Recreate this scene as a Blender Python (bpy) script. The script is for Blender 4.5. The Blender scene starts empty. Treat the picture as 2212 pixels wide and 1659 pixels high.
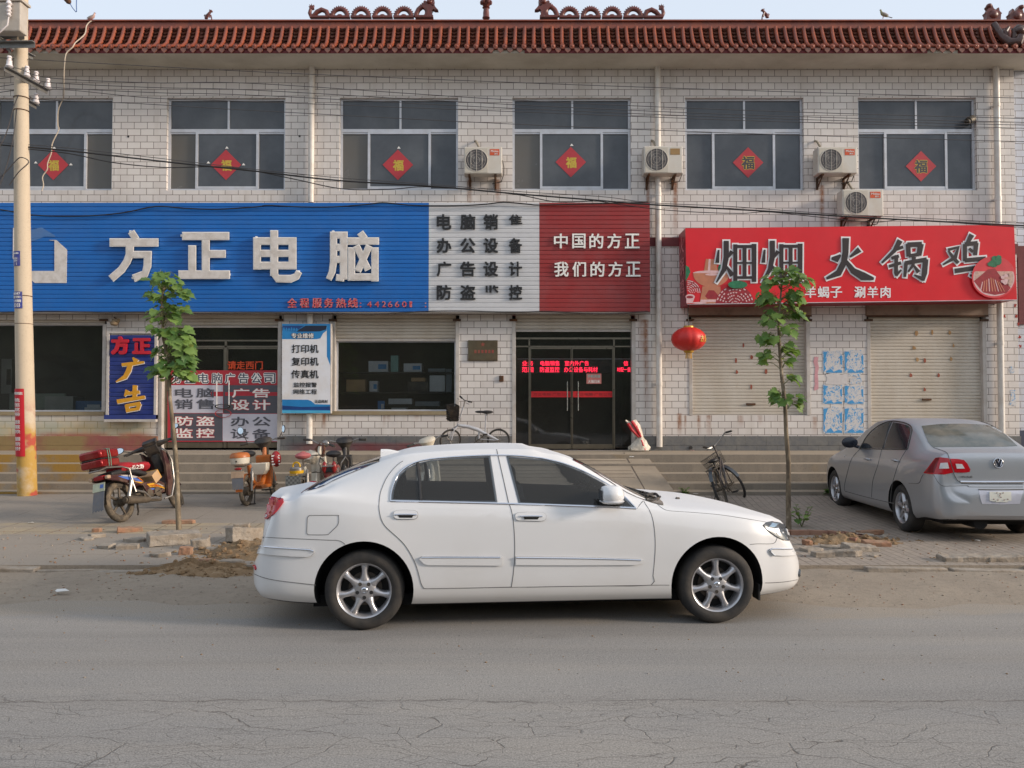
import bpy, bmesh, math, random
from math import sin, cos, pi, radians, atan2, sqrt, floor
from mathutils import Vector, Matrix
random.seed(7)
SC = bpy.context.scene
COL = SC.collection

# ---------------------------------------------------------------- camera
FPX, CX, CY, HZ, EYE = 1780.0, 1106.0, 829.5, 878.0, 1.75      # measured in a 2212 px wide view of the photo
PITCH = math.atan((HZ - CY) / FPX)
cam_d = bpy.data.cameras.new('camera')
cam = bpy.data.objects.new('camera', cam_d)
COL.objects.link(cam)
cam.location = (0, 0, EYE)
cam.rotation_euler = (pi / 2 + PITCH, 0, 0)
cam_d.sensor_width = 36
cam_d.lens = 36 * FPX / 2212
cam_d.clip_end = 3000
SC.camera = cam

# ---------------------------------------------------------------- sky, sun, exposure
SUN_EL, SUN_AZ = radians(17), radians(103)                      # azimuth clockwise from +Y
world = bpy.data.worlds.new('World')
SC.world = world
world.use_nodes = True
wn = world.node_tree.nodes
sky = wn.new('ShaderNodeTexSky')
sky.sky_type = 'NISHITA'
sky.sun_disc = False
sky.sun_elevation = SUN_EL
sky.sun_rotation = SUN_AZ
sky.air_density = 1.0
sky.dust_density = 3.2
sky.ozone_density = 1.0
bg = wn['Background']
bg.inputs['Strength'].default_value = 0.15
veil = wn.new('ShaderNodeMix')                                  # high thin haze: evens the sky out towards a pale blue white
veil.data_type = 'RGBA'
veil.inputs[0].default_value = 0.78
veil.inputs[7].default_value = (4.15, 4.55, 5.1, 1)
world.node_tree.links.new(sky.outputs[0], veil.inputs[6])
world.node_tree.links.new(veil.outputs[2], bg.inputs['Color'])
sd = bpy.data.lights.new('sun', 'SUN')
sd.energy = 2.6
sd.angle = radians(9)
sd.color = (1.0, 0.86, 0.72)
sun = bpy.data.objects.new('sun', sd)
COL.objects.link(sun)
sv = Vector((cos(SUN_EL) * sin(SUN_AZ), cos(SUN_EL) * cos(SUN_AZ), sin(SUN_EL)))
sun.rotation_euler = sv.to_track_quat('Z', 'Y').to_euler()
sun.location = (30, -10, 20)
SC.view_settings.view_transform = 'Standard'
SC.view_settings.look = 'None'
SC.view_settings.exposure = 0.47
SC.view_settings.gamma = 1.0

# ---------------------------------------------------------------- projection helpers (world metres from picture measurements)
def P(x, y, d):
    u, v = (x - CX) / FPX, (CY - y) / FPX
    dy = cos(PITCH) - v * sin(PITCH)
    t = d / dy
    return Vector((u * t, d, EYE + t * (sin(PITCH) + v * cos(PITCH))))
def lerp(a, b, t): return a + (b - a) * t
def interp(tab, x):
    if x <= tab[0][0]: return tab[0][1]
    for (a, b), (c, d) in zip(tab, tab[1:]):
        if x <= c: return b + (d - b) * (x - a) / (c - a)
    return tab[-1][1]
def pchip(tab):
    xs = [p[0] for p in tab]; ys = [p[1] for p in tab]; n = len(xs)
    h = [xs[i+1]-xs[i] for i in range(n-1)]
    dl = [(ys[i+1]-ys[i])/h[i] for i in range(n-1)]
    m = [0.0]*n
    m[0], m[-1] = dl[0], dl[-1]
    for i in range(1, n-1):
        if dl[i-1]*dl[i] > 0:
            w1, w2 = 2*h[i]+h[i-1], h[i]+2*h[i-1]
            m[i] = (w1+w2)/(w1/dl[i-1]+w2/dl[i])
    def f(x):
        if x <= xs[0]: return ys[0]
        if x >= xs[-1]: return ys[-1]
        i = 0
        while x > xs[i+1]: i += 1
        t = (x-xs[i])/h[i]
        return ((1+2*t)*(1-t)**2*ys[i] + t*(1-t)**2*h[i]*m[i] + t*t*(3-2*t)*ys[i+1] + t*t*(t-1)*h[i]*m[i+1])
    return f
def gz(X, d):
    """height of the pavement at world (X, d)"""
    l = interp([(8.65, .08), (11, .12), (12, .16), (13, .24), (14.02, .27)], d)
    r = interp([(8.65, .08), (11, .09), (13.2, .115), (14.02, .26)], d)
    t = min(1, max(0, (X + 2.5) / 4.5)); t = t*t*(3-2*t)
    return lerp(l, r, t)
def ground_hit(x, y):
    """world point of the pavement under picture point (x, y)"""
    d = 8.6
    while d < 14.1:
        p = P(x, y, d)
        if p.z <= gz(p.x, d): return Vector((p.x, d, gz(p.x, d)))
        d += .01
    return Vector((P(x, y, 14).x, 14.0, gz(0, 14)))

# ---------------------------------------------------------------- materials
def S(r, g, b):
    f = lambda c: (c/255)/12.92 if c/255 <= .04045 else ((c/255+.055)/1.055)**2.4
    return (f(r), f(g), f(b))
class NT:
    """small node-tree writer"""
    def __init__(s, name):
        s.m = bpy.data.materials.new(name); s.m.use_nodes = True
        s.t = s.m.node_tree; s.b = s.t.nodes['Principled BSDF']; s._tc = None
    def n(s, typ, **kw):
        nd = s.t.nodes.new(typ)
        for k, v in kw.items(): setattr(nd, k, v)
        return nd
    def l(s, a, b): s.t.links.new(a, b)
    def co(s):
        if s._tc is None: s._tc = s.n('ShaderNodeNewGeometry').outputs['Position']
        return s._tc
    def math(s, op, a, b=None, c=None, clamp=False):
        nd = s.n('ShaderNodeMath', operation=op); nd.use_clamp = clamp
        for i, v in enumerate((a, b, c)):
            if v is None: continue
            if isinstance(v, (int, float)): nd.inputs[i].default_value = v
            else: s.l(v, nd.inputs[i])
        return nd.outputs[0]
    def mapv(s, scale=(1, 1, 1), loc=(0, 0, 0), rot=(0, 0, 0), src=None):
        nd = s.n('ShaderNodeMapping')
        nd.inputs['Scale'].default_value = scale; nd.inputs['Location'].default_value = loc; nd.inputs['Rotation'].default_value = rot
        s.l(src or s.co(), nd.inputs['Vector']); return nd.outputs[0]
    def noise(s, scale=5, detail=4, rough=.55, vec=None, dist=0):
        nd = s.n('ShaderNodeTexNoise'); nd.inputs['Scale'].default_value = scale; nd.inputs['Detail'].default_value = detail
        nd.inputs['Roughness'].default_value = rough; nd.inputs['Distortion'].default_value = dist
        s.l(vec or s.co(), nd.inputs['Vector']); return nd.outputs['Fac']
    def ramp(s, fac, stops):
        nd = s.n('ShaderNodeValToRGB'); cr = nd.color_ramp
        while len(cr.elements) < len(stops): cr.elements.new(.5)
        for e, (p, c) in zip(cr.elements, stops):
            e.position = p; e.color = (c, c, c, 1) if isinstance(c, (int, float)) else (*c[:3], 1)
        s.l(fac, nd.inputs[0]); return nd.outputs[0]
    def step(s, x, a, b):
        nd = s.n('ShaderNodeMapRange', interpolation_type='SMOOTHSTEP')
        s.l(x, nd.inputs[0]); nd.inputs[1].default_value = a; nd.inputs[2].default_value = b
        return nd.outputs[0]
    def mix(s, fac, a, b, mode='MIX'):
        nd = s.n('ShaderNodeMix', data_type='RGBA', blend_type=mode)
        for sock, v in ((nd.inputs[0], fac), (nd.inputs[6], a), (nd.inputs[7], b)):
            if isinstance(v, (int, float)): sock.default_value = v
            elif isinstance(v, tuple): sock.default_value = (*v[:3], 1)
            else: s.l(v, sock)
        return nd.outputs[2]
    def xyz(s):
        nd = s.n('ShaderNodeSeparateXYZ'); s.l(s.co(), nd.inputs[0]); return nd.outputs
    def bump(s, h, strength=.3, dist=.01):
        nd = s.n('ShaderNodeBump'); nd.inputs['Strength'].default_value = strength; nd.inputs['Distance'].default_value = dist
        s.l(h, nd.inputs['Height']); s.l(nd.outputs[0], s.b.inputs['Normal'])
    def set(s, **kw):
        for k, v in kw.items():
            i = s.b.inputs[k.replace('_', ' ')]
            if isinstance(v, tuple): i.default_value = (*v[:3], 1) if len(i.default_value) == 4 else v
            elif isinstance(v, (int, float)): i.default_value = v
            else: s.l(v, i)
        return s
def M(name, col, rough=.6, metal=0., var=.12, scale=6., bump=None, dirt=None, spec=None, **kw):
    """painted / plain surface: colour broken up by two noises, optional dust, optional bump"""
    t = NT(name)
    n1 = t.noise(scale, 5, .6)
    c = t.mix(t.ramp(n1, [(.3, 0.), (.7, 1.)]), tuple(x*(1-var) for x in col), tuple(min(1, x*(1+var)) for x in col))
    if dirt:
        dcol, amt, dsc = dirt
        n2 = t.noise(dsc, 6, .65)
        c = t.mix(t.math('MULTIPLY', t.ramp(n2, [(.42, 0.), (.72, 1.)]), amt), c, dcol)
    t.set(Base_Color=c, Metallic=metal)
    t.set(Roughness=t.math('ADD', t.math('MULTIPLY', t.noise(scale*2.3, 3), .16), max(.02, rough-.08)))
    if spec is not None: t.set(Specular_IOR_Level=spec)
    if bump:
        t.bump(t.noise(bump[0], 5, .6), bump[1], bump[2] if len(bump) > 2 else .01)
    for k, v in kw.items(): t.set(**{k: v})
    return t.m
DUST = S(150, 132, 108)

# ---------------------------------------------------------------- mesh builder
class MB:
    def __init__(s): s.v, s.f, s.mi = [], [], []
    def add(s, vs, fs, m=0):
        o = len(s.v); s.v += [Vector(p) for p in vs]
        for f in fs: s.f.append([i+o for i in f]); s.mi.append(m)
        return s
    def xf(s, M4, start=0):
        for i in range(start, len(s.v)): s.v[i] = M4 @ s.v[i]
        return s
    def box(s, x0, x1, y0, y1, z0, z1, m=0):
        return s.add([(x0,y0,z0),(x1,y0,z0),(x1,y1,z0),(x0,y1,z0),(x0,y0,z1),(x1,y0,z1),(x1,y1,z1),(x0,y1,z1)],
                     [(0,3,2,1),(4,5,6,7),(0,1,5,4),(1,2,6,5),(2,3,7,6),(3,0,4,7)], m)
    def obox(s, c, sz, rot=(0,0,0), m=0):
        k = len(s.v); a, b, d = (q/2 for q in sz)
        s.box(-a, a, -b, b, -d, d, m)
        from mathutils import Euler
        return s.xf(Matrix.Translation(c) @ Euler(rot).to_matrix().to_4x4(), k)
    def tube(s, pts, r, n=8, m=0, cap=True, flat=1.0):
        pts = [Vector(p) for p in pts]; k = len(pts)
        rs = r if isinstance(r, (list, tuple)) else [r]*k
        vs, fs, prev = [], [], None
        for i, p in enumerate(pts):
            t = (pts[min(i+1, k-1)] - pts[max(i-1, 0)])
            if t.length < 1e-9: t = Vector((0,0,1))
            t.normalize()
            if prev is None:
                a = Vector((0,0,1)) if abs(t.z) < .9 else Vector((1,0,0))
                nrm = t.cross(a).normalized()
            else:
                nrm = prev - t*prev.dot(t)
                nrm = nrm.normalized() if nrm.length > 1e-6 else t.orthogonal().normalized()
            prev = nrm; bn = t.cross(nrm)
            for j in range(n):
                a = 2*pi*j/n
                vs.append(p + nrm*cos(a)*rs[i] + bn*sin(a)*rs[i]*flat)
        for i in range(k-1):
            for j in range(n):
                fs.append((i*n+j, i*n+(j+1)%n, (i+1)*n+(j+1)%n, (i+1)*n+j))
        if cap: fs.append(tuple(range(n-1, -1, -1))); fs.append(tuple((k-1)*n+j for j in range(n)))
        return s.add(vs, fs, m)
    def lathe(s, prof, o, axis=(0,0,1), n=24, m=0, a0=0, a1=2*pi, closed=True):
        """prof = [(radius, height)]"""
        ax = Vector(axis).normalized(); u = ax.orthogonal().normalized(); w = ax.cross(u); o = Vector(o)
        vs, fs, k = [], [], len(prof)
        for j in range(n):
            a = a0 + (a1-a0)*j/n
            for r, h in prof: vs.append(o + ax*h + (u*cos(a)+w*sin(a))*r)
        for j in range(n):
            jj = (j+1) % n
            for i in range(k-1): fs.append((j*k+i, jj*k+i, jj*k+i+1, j*k+i+1))
        return s.add(vs, fs, m)
    def disc(s, o, axis, r, n=20, m=0, th=.004):
        ax = Vector(axis).normalized()
        return s.tube([Vector(o)-ax*th/2, Vector(o)+ax*th/2], r, n, m)
    def ball(s, c, r, n=12, k=8, m=0):
        r = r if isinstance(r, (tuple, list)) else (r, r, r); c = Vector(c)
        vs, fs = [], []
        for i in range(k+1):
            a = pi*i/k
            for j in range(n):
                b = 2*pi*j/n
                vs.append(c + Vector((r[0]*sin(a)*cos(b), r[1]*sin(a)*sin(b), r[2]*cos(a))))
        for i in range(k):
            for j in range(n): fs.append((i*n+j, (i+1)*n+j, (i+1)*n+(j+1)%n, i*n+(j+1)%n))
        return s.add(vs, fs, m)
    def torus(s, c, axis, R, r, n=32, k=8, m=0, rz=None, a0=0., a1=2*pi):
        ax = Vector(axis).normalized(); u = ax.orthogonal().normalized(); w = ax.cross(u); c = Vector(c)
        rz = rz or r; vs, fs = [], []; full = abs(a1-a0-2*pi) < 1e-6
        nn = n if full else n+1
        for i in range(nn):
            a = a0 + (a1-a0)*i/n; d = u*cos(a)+w*sin(a)
            for j in range(k):
                b = 2*pi*j/k; vs.append(c + d*(R+r*cos(b)) + ax*rz*sin(b))
        for i in range(n):
            ii = (i+1) % nn
            for j in range(k): fs.append((i*k+j, ii*k+j, ii*k+(j+1)%k, i*k+(j+1)%k))
        return s.add(vs, fs, m)
    def prism(s, poly, fn, th, m=0):
        """poly: 2D outline; fn(a, b) -> 3D; th: 3D thickness vector"""
        ps = [Vector(fn(a, b)) for a, b in poly]; th = Vector(th); n = len(ps)
        vs = ps + [p+th for p in ps]
        fs = [tuple(range(n)), tuple(range(2*n-1, n-1, -1))] + [(i, i+n, (i+1)%n+n, (i+1)%n) for i in range(n)]
        return s.add(vs, fs, m)
    def quad(s, a, b, c, d, m=0): return s.add([a, b, c, d], [(0,1,2,3)], m)
    def build(s, name, mats, parent=None, smooth=35, local=False, fix=True, bevel=0., loc=None):
        """world coordinates in, object out; parented things keep world placement"""
        mats = mats if isinstance(mats, (list, tuple)) else [mats]
        me = bpy.data.meshes.new(name)
        o = bpy.data.objects.new(name, me); COL.objects.link(o)
        vs = s.v
        if parent is not None:
            o.parent = parent
            if not local:
                inv = WM[parent.as_pointer()].inverted(); vs = [inv @ v for v in vs]
            WM[o.as_pointer()] = WM[parent.as_pointer()]
        else:
            if loc is None and vs:
                loc = Vector(((min(v.x for v in vs)+max(v.x for v in vs))/2, (min(v.y for v in vs)+max(v.y for v in vs))/2, min(v.z for v in vs)))
            loc = Vector(loc or (0,0,0)); o.location = loc
            vs = [v-loc for v in vs]
            WM[o.as_pointer()] = Matrix.Translation(loc)
        me.from_pydata(vs, [], s.f)
        for m in mats: me.materials.append(m)
        for p, i in zip(me.polygons, s.mi): p.material_index = i
        if fix:
            bm = bmesh.new(); bm.from_mesh(me)
            bmesh.ops.recalc_face_normals(bm, faces=bm.faces[:])
            bm.to_mesh(me); bm.free()
        if smooth:
            for p in me.polygons: p.use_smooth = True
            me.set_sharp_from_angle(angle=radians(smooth))
        if bevel:
            b = o.modifiers.new('bevel', 'BEVEL'); b.width = bevel; b.segments = 2; b.limit_method = 'ANGLE'
        me.update()
        return o
WM = {}
def thing(name, label, cat, loc=(0,0,0), rotz=0., group=None, mat=None):
    o = bpy.data.objects.new(name, None); COL.objects.link(o)
    o.empty_display_size = .1
    o.location = loc; o.rotation_euler = (0, 0, rotz)
    Mx = Matrix.Translation(Vector(loc)) @ Matrix.Rotation(rotz, 4, 'Z')
    if mat is not None: o.matrix_world = mat; Mx = mat
    WM[o.as_pointer()] = Mx
    return tag(o, label, cat, group)
def tag(o, label, cat, group=None, kind=None):
    if label: o['label'] = label
    if cat: o['category'] = cat
    if group: o['group'] = group
    if kind: o['kind'] = kind
    return o
def struct(o, kind='structure'):
    o['kind'] = kind; return o
def dup(root, loc=None, rotz=None, label=None):
    r = root.copy(); COL.objects.link(r)
    if loc is not None: r.location = loc
    if rotz is not None: r.rotation_euler = (0, 0, rotz)
    if label: r['label'] = label
    for ch in list(root.children):
        c = ch.copy(); COL.objects.link(c); c.parent = r
        for g in ch.children:
            e = g.copy(); COL.objects.link(e); e.parent = c
    return r

# ---------------------------------------------------------------- lettering
_tx = {}
def glyphs(body, off=.0, shear=0.):
    k = (body, off, shear)
    if k not in _tx:
        cu = bpy.data.curves.new('t', 'FONT'); cu.body = body; cu.offset = off; cu.shear = shear; cu.resolution_u = 3
        o = bpy.data.objects.new('t', cu); COL.objects.link(o)
        dg = bpy.context.evaluated_depsgraph_get(); dg.update()
        me = bpy.data.meshes.new_from_object(o.evaluated_get(dg))
        bm = bmesh.new(); bm.from_mesh(me)
        bmesh.ops.remove_doubles(bm, verts=bm.verts[:], dist=1e-5)
        bm.verts.ensure_lookup_table()
        vs = [(v.co.x, v.co.y) for v in bm.verts]; fs = [[v.index for v in f.verts] for f in bm.faces]
        bd = [(e.verts[0].index, e.verts[1].index) for e in bm.edges if len(e.link_faces) == 1]
        bm.free(); bpy.data.objects.remove(o); bpy.data.curves.remove(cu); bpy.data.meshes.remove(me)
        xs = [a for a, b in vs]; ys = [b for a, b in vs]
        _tx[k] = (vs, fs, bd, (min(xs), max(xs), min(ys), max(ys)))
    return _tx[k]
def text_on(mb, body, fn, th, box=(0, 0, 1, 1), off=.0, m=0, shear=0., pad=0.):
    """lay glyphs of body into box (a0, b0, a1, b1) of the 2D frame fn(a, b) -> 3D, thickness th; off emboldens (share of the height)"""
    vs, fs, bd, (x0, x1, y0, y1) = glyphs(body, 0., shear)
    a0, b0, a1, b1 = box; sa = 1 if a1 > a0 else -1; sb = 1 if b1 > b0 else -1
    a0 -= pad*sa; a1 += pad*sa; b0 -= pad*sb; b1 += pad*sb
    e = off*abs(b1-b0)*1.15 + pad*.8
    k = 1 if e <= 0 else 4 if off < .045 and pad == 0 else 8
    a0 += e*sa; a1 -= e*sa; b0 += e*sb; b1 -= e*sb
    th = Vector(th); n = len(vs)
    for c in range(k):
        w = 2*pi*(c+.5)/k; da, db = (0, 0) if k == 1 else (e*cos(w)*(1 if k == 8 else 1.2), e*sin(w)*(1 if k == 8 else .8))
        sh = -th.normalized()*.00012*c
        pts = [Vector(fn(a0+(a1-a0)*(x-x0)/(x1-x0)+da, b0+(b1-b0)*(y-y0)/(y1-y0)+db))+sh for x, y in vs]
        mb.add(pts + [p+th for p in pts], [list(f) for f in fs] + [[i+n for i in reversed(f)] for f in fs] + [(p, q, q+n, p+n) for p, q in bd], m)
def px_text(mb, body, x0, y0, x1, y1, d, th=.01, off=.02, m=0, shear=0., pad=0.):
    """glyphs filling the picture rectangle x0..x1, y0..y1 on the upright plane at distance d (front face at d)"""
    text_on(mb, body, lambda a, b: P(a, b, d), (0, th, 0), (x0, y1, x1, y0), off, m, shear, pad)
def strokes(mb, sts, d, th, grow=0., m=0, seg=6):
    """brush strokes: each [(x, y, half width), ...] in picture units on the plane at distance d"""
    for k, st in enumerate(sts):
        pts = [Vector((p[0], p[1])) for p in st]; ws = [p[2]+grow for p in st]
        L, R = [], []
        for i, p in enumerate(pts):
            t = (pts[min(i+1, len(pts)-1)] - pts[max(i-1, 0)]).normalized()
            q = Vector((-t.y, t.x))
            if i == 0: p = p - t*grow
            if i == len(pts)-1: p = p + t*grow
            L.append(p+q*ws[i]); R.append(p-q*ws[i])
        poly = L + R[::-1]
        dd = d - .0004*k
        n = len(L)
        a = [P(v.x, v.y, dd) for v in L]; b = [P(v.x, v.y, dd) for v in R]
        c = [P(v.x, v.y, d+th) for v in L]; e = [P(v.x, v.y, d+th) for v in R]
        vs = a+b+c+e
        fs = []
        for i in range(n-1):
            fs += [(i, i+1, n+i+1, n+i), (i, 2*n+i, 2*n+i+1, i+1), (n+i, n+i+1, 3*n+i+1, 3*n+i)]
        fs += [(0, n, 3*n, 2*n), (n-1, 3*n-1, 4*n-1, 2*n-1)]
        mb.add(vs, fs, m)
# ================================================================ ground
def road_mat():
    t = NT('asphalt'); x, y, z = t.xyz()
    big = t.noise(.35, 4, .6); mid = t.noise(1.7, 6, .65); fine = t.noise(95, 3, .8)
    streak = t.noise(1.0, 5, .6, t.mapv((.12, 2.2, 1)))
    c = t.mix(t.ramp(big, [(.35, 0.), (.65, 1.)]), S(136, 133, 130), S(148, 143, 137))
    c = t.mix(t.math('MULTIPLY', t.ramp(streak, [(.45, 0.), (.7, 1.)]), .5), c, S(156, 148, 138))
    c = t.mix(t.math('MULTIPLY', t.ramp(mid, [(.55, 0.), (.8, 1.)]), .35), c, S(118, 116, 114))
    # crazed cracks along the wheel track, thinning out towards the verge
    wv = t.n('ShaderNodeVectorMath', operation='ADD'); t.l(t.co(), wv.inputs[0])
    nz = t.n('ShaderNodeTexNoise'); nz.inputs['Scale'].default_value = 2.2; nz.inputs['Detail'].default_value = 4; t.l(t.co(), nz.inputs['Vector'])
    sc = t.n('ShaderNodeVectorMath', operation='SCALE'); t.l(nz.outputs['Color'], sc.inputs[0]); sc.inputs['Scale'].default_value = .34
    t.l(sc.outputs[0], wv.inputs[1])
    def cracks(scale, w, mp):
        v = t.n('ShaderNodeTexVoronoi', feature='DISTANCE_TO_EDGE'); v.inputs['Scale'].default_value = scale
        t.l(t.mapv(mp, src=wv.outputs[0]), v.inputs['Vector'])
        return t.math('SUBTRACT', 1., t.step(v.outputs['Distance'], 0., w))
    k1 = cracks(1.3, .009, (.65, 2.9, 1)); k2 = cracks(2.7, .015, (.9, 3.2, 1))
    patch = t.ramp(t.noise(.5, 3, .6, t.mapv((.6, 1.1, 1), (3, 1, 0))), [(.34, 0.), (.5, 1.)])
    near = t.math('SUBTRACT', 1., t.step(y, 4.7, 5.4))
    brk = t.ramp(t.noise(5, 3), [(.35, .4), (.6, 1.)])
    k3 = cracks(5.2, .022, (.9, 2.6, 1)); patch2 = t.ramp(t.noise(.8, 3, .6, t.mapv((.5, 1.4, 1), (8, 3, 0))), [(.48, 0.), (.6, .8)])
    ck = t.math('MULTIPLY', t.math('MAXIMUM', t.math('MAXIMUM', t.math('MULTIPLY', k1, .9), t.math('MULTIPLY', k2, patch)), t.math('MULTIPLY', k3, patch2)), t.math('MULTIPLY', near, brk))
    lin = t.math('ABSOLUTE', t.math('SUBTRACT', t.math('ADD', y, t.math('MULTIPLY', t.noise(1.6, 5, .7), .22)), 5.06))
    ck = t.math('MAXIMUM', ck, t.math('MULTIPLY', t.math('SUBTRACT', 1., t.step(lin, .002, .015)), t.math('MULTIPLY', brk, .75)))
    track = t.ramp(t.noise(.9, 4, .6, t.mapv((.05, 1.5, 1), (2, 5, 0))), [(.46, 0.), (.62, 1.)])
    c = t.mix(t.math('MULTIPLY', track, .45), c, S(120, 116, 112))
    oil = t.ramp(t.noise(.8, 2, .4, t.mapv((.8, 1.6, 1), (9, 2, 0))), [(.69, 0.), (.76, .4)])
    c = t.mix(oil, c, S(92, 88, 84))
    grit = t.noise(34, 4, .75); c = t.mix(t.ramp(grit, [(.33, .35), (.46, 0.)]), c, S(96, 92, 88)); c = t.mix(t.ramp(grit, [(.58, 0.), (.7, .35)]), c, S(182, 176, 166))
    c = t.mix(t.math('MULTIPLY', ck, .85), c, S(74, 66, 60))
    # dust blown in from the verge
    edge = t.step(t.math('ADD', y, t.math('MULTIPLY', t.noise(1.9, 7, .75, t.mapv((.35, 1, 1))), 2.2)), 7.75, 8.35)
    c = t.mix(t.math('MULTIPLY', edge, .9), c, S(152, 141, 127))
    c = t.mix(t.ramp(fine, [(.36, .6), (.5, 0.)]), c, S(80, 78, 76))
    c = t.mix(t.ramp(fine, [(.55, 0.), (.68, .5)]), c, S(192, 188, 180))
    t.set(Base_Color=c, Roughness=.9, Specular_IOR_Level=.25)
    h = t.math('SUBTRACT', t.math('MULTIPLY', fine, .5), t.math('MULTIPLY', ck, 1.2))
    t.bump(h, .45, .006)
    return t.m
def dirt_mat(name, a, b, c3):
    t = NT(name)
    n1 = t.noise(1.4, 7, .7); n2 = t.noise(14, 5, .7); n3 = t.noise(70, 3, .8)
    c = t.mix(t.ramp(n1, [(.35, 0.), (.65, 1.)]), a, b)
    c = t.mix(t.ramp(n2, [(.5, 0.), (.72, .7)]), c, c3)
    c = t.mix(t.ramp(n3, [(.3, .5), (.48, 0.)]), c, tuple(q*.45 for q in a))
    t.set(Base_Color=c, Roughness=.95, Specular_IOR_Level=.15)
    t.bump(t.math('ADD', t.math('MULTIPLY', n2, .6), t.math('MULTIPLY', n3, .5)), .6, .02)
    return t.m
def paving_mat():
    t = NT('paving'); x, y, z = t.xyz()
    br = t.n('ShaderNodeTexBrick', offset=.5)
    t.l(t.mapv((1, 1, 1), rot=(0, 0, pi/2)), br.inputs['Vector'])
    for k, v in (('Scale', 1), ('Mortar Size', .006), ('Mortar Smooth', .3), ('Brick Width', .21), ('Row Height', .105)): br.inputs[k].default_value = v
    br.inputs['Color1'].default_value = (*S(154, 142, 130), 1); br.inputs['Color2'].default_value = (*S(140, 130, 121), 1); br.inputs['Mortar'].default_value = (*S(92, 82, 72), 1)
    dust = t.noise(1.1, 6, .65); sp = t.noise(45, 4, .75)
    left = t.math('SUBTRACT', 1., t.step(t.math('ADD', x, t.math('MULTIPLY', dust, 3.)), -.6, 1.4))
    c = t.mix(t.math('MULTIPLY', t.ramp(dust, [(.4, .1), (.7, .85)]), .8), br.outputs['Color'], S(156, 145, 132))
    plain = t.mix(dust, S(138, 130, 121), S(154, 144, 132))
    # square slab joints on the left part
    sl = t.n('ShaderNodeTexBrick', offset=0.); t.l(t.mapv(), sl.inputs['Vector'])
    for k, v in (('Scale', 1), ('Mortar Size', .008), ('Brick Width', .9), ('Row Height', .62)): sl.inputs[k].default_value = v
    plain = t.mix(t.math('MULTIPLY', sl.outputs['Fac'], t.ramp(t.noise(1.5), [(.45, 0.), (.6, .6)])), plain, S(96, 84, 70))
    c = t.mix(left, c, plain)
    # yellow tactile strip
    tl = t.n('ShaderNodeTexBrick', offset=0.); t.l(t.mapv(loc=(.1, .0, 0)), tl.inputs['Vector'])
    for k, v in (('Scale', 1), ('Mortar Size', .01), ('Brick Width', .42), ('Row Height', .4)): tl.inputs[k].default_value = v
    tl.inputs['Color1'].default_value = (*S(176, 158, 128), 1); tl.inputs['Color2'].default_value = (*S(164, 148, 122), 1); tl.inputs['Mortar'].default_value = (*S(110, 90, 66), 1)
    yy = t.math('ADD', y, t.math('MULTIPLY', t.noise(.9, 3), .25))
    st = t.math('MULTIPLY', t.math('MULTIPLY', t.step(yy, 10.72, 10.8), t.math('SUBTRACT', 1., t.step(yy, 11.52, 11.62))), t.math('SUBTRACT', 1., t.step(x, -2.3, -2.1)))
    st = t.math('MULTIPLY', st, t.ramp(dust, [(.40, .85), (.62, .1)]))
    c = t.mix(st, c, tl.outputs['Color'])
    c = t.mix(t.ramp(sp, [(.3, .45), (.45, 0.)]), c, S(84, 74, 64))
    t.set(Base_Color=c, Roughness=.93, Specular_IOR_Level=.2)
    t.bump(t.math('ADD', t.math('MULTIPLY', br.outputs['Fac'], -.8), t.math('MULTIPLY', sp, .6)), .4, .008)
    return t.m
m_road = road_mat()
m_dirt = dirt_mat('dry_dirt', S(146, 134, 120), S(156, 144, 129), S(128, 117, 104))
m_soil = dirt_mat('dug_soil', S(122, 100, 76), S(146, 122, 94), S(160, 140, 114))
m_pave = paving_mat()
m_conc = M('concrete', S(146, 136, 124), .9, var=.12, scale=3, bump=(30, .4), dirt=(S(112, 98, 82), .55, 2.2))
m_stone = M('broken_concrete', S(150, 140, 128), .92, var=.22, scale=9, bump=(24, .6, .02), dirt=(S(122, 104, 82), .6, 6))
m_brick_r = M('old_red_brick', S(150, 112, 88), .92, var=.25, scale=12, bump=(30, .6), dirt=(S(150, 132, 110), .8, 9))

base = MB(); base.add([(-900,-900,-.3),(900,-900,-.3),(900,1500,-.3),(-900,1500,-.3)], [(0,1,2,3)])
struct(base.build('ground', m_dirt, loc=(0,0,0)))
def sheet(name, mat, xs, ys, zf, edge=None):
    mb = MB(); nx, ny = len(xs), len(ys)
    vs = []
    for j, y in enumerate(ys):
        for i, x in enumerate(xs):
            yy = y + (edge(x) if edge and j == ny-1 else 0)
            vs.append((x, yy, zf(x, yy)))
    mb.add(vs, [(j*nx+i, j*nx+i+1, (j+1)*nx+i+1, (j+1)*nx+i) for j in range(ny-1) for i in range(nx-1)])
    return struct(mb.build(name, mat, loc=(0,0,0), smooth=60))
def wob(x, a=0): return .10*sin(x*1.3+a)+.07*sin(x*3.1+1+a)+.04*sin(x*7.7+2)
rng = lambda a, b, n: [a+(b-a)*i/n for i in range(n+1)]
sheet('road', m_road, [-90]+rng(-9, 9, 150)+[90], [-80, 0, 5, 7.35], lambda x, y: 0, wob)
def dz(x, y):
    from mathutils import noise as N
    b = N.noise((x*1.7, y*2.2, 0))*.016 + N.noise((x*6, y*6, 3))*.007
    e = min(1, max(0, (y-7.3)/.5))
    return -.012 + e*(.02+.02*(y-7.3)) + b*e
sheet('dirt_verge', m_dirt, [-90]+rng(-9, 9, 200)+[90], rng(6.95, 8.75, 34), dz)
sk = MB()
xq = rng(-13, 13, 60)
sk.add([(x, 8.72, gz(x, 8.72)) for x in xq]+[(x, 8.715, -.05) for x in xq], [(i, i+1, 62+i, 61+i) for i in range(60)])
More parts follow.
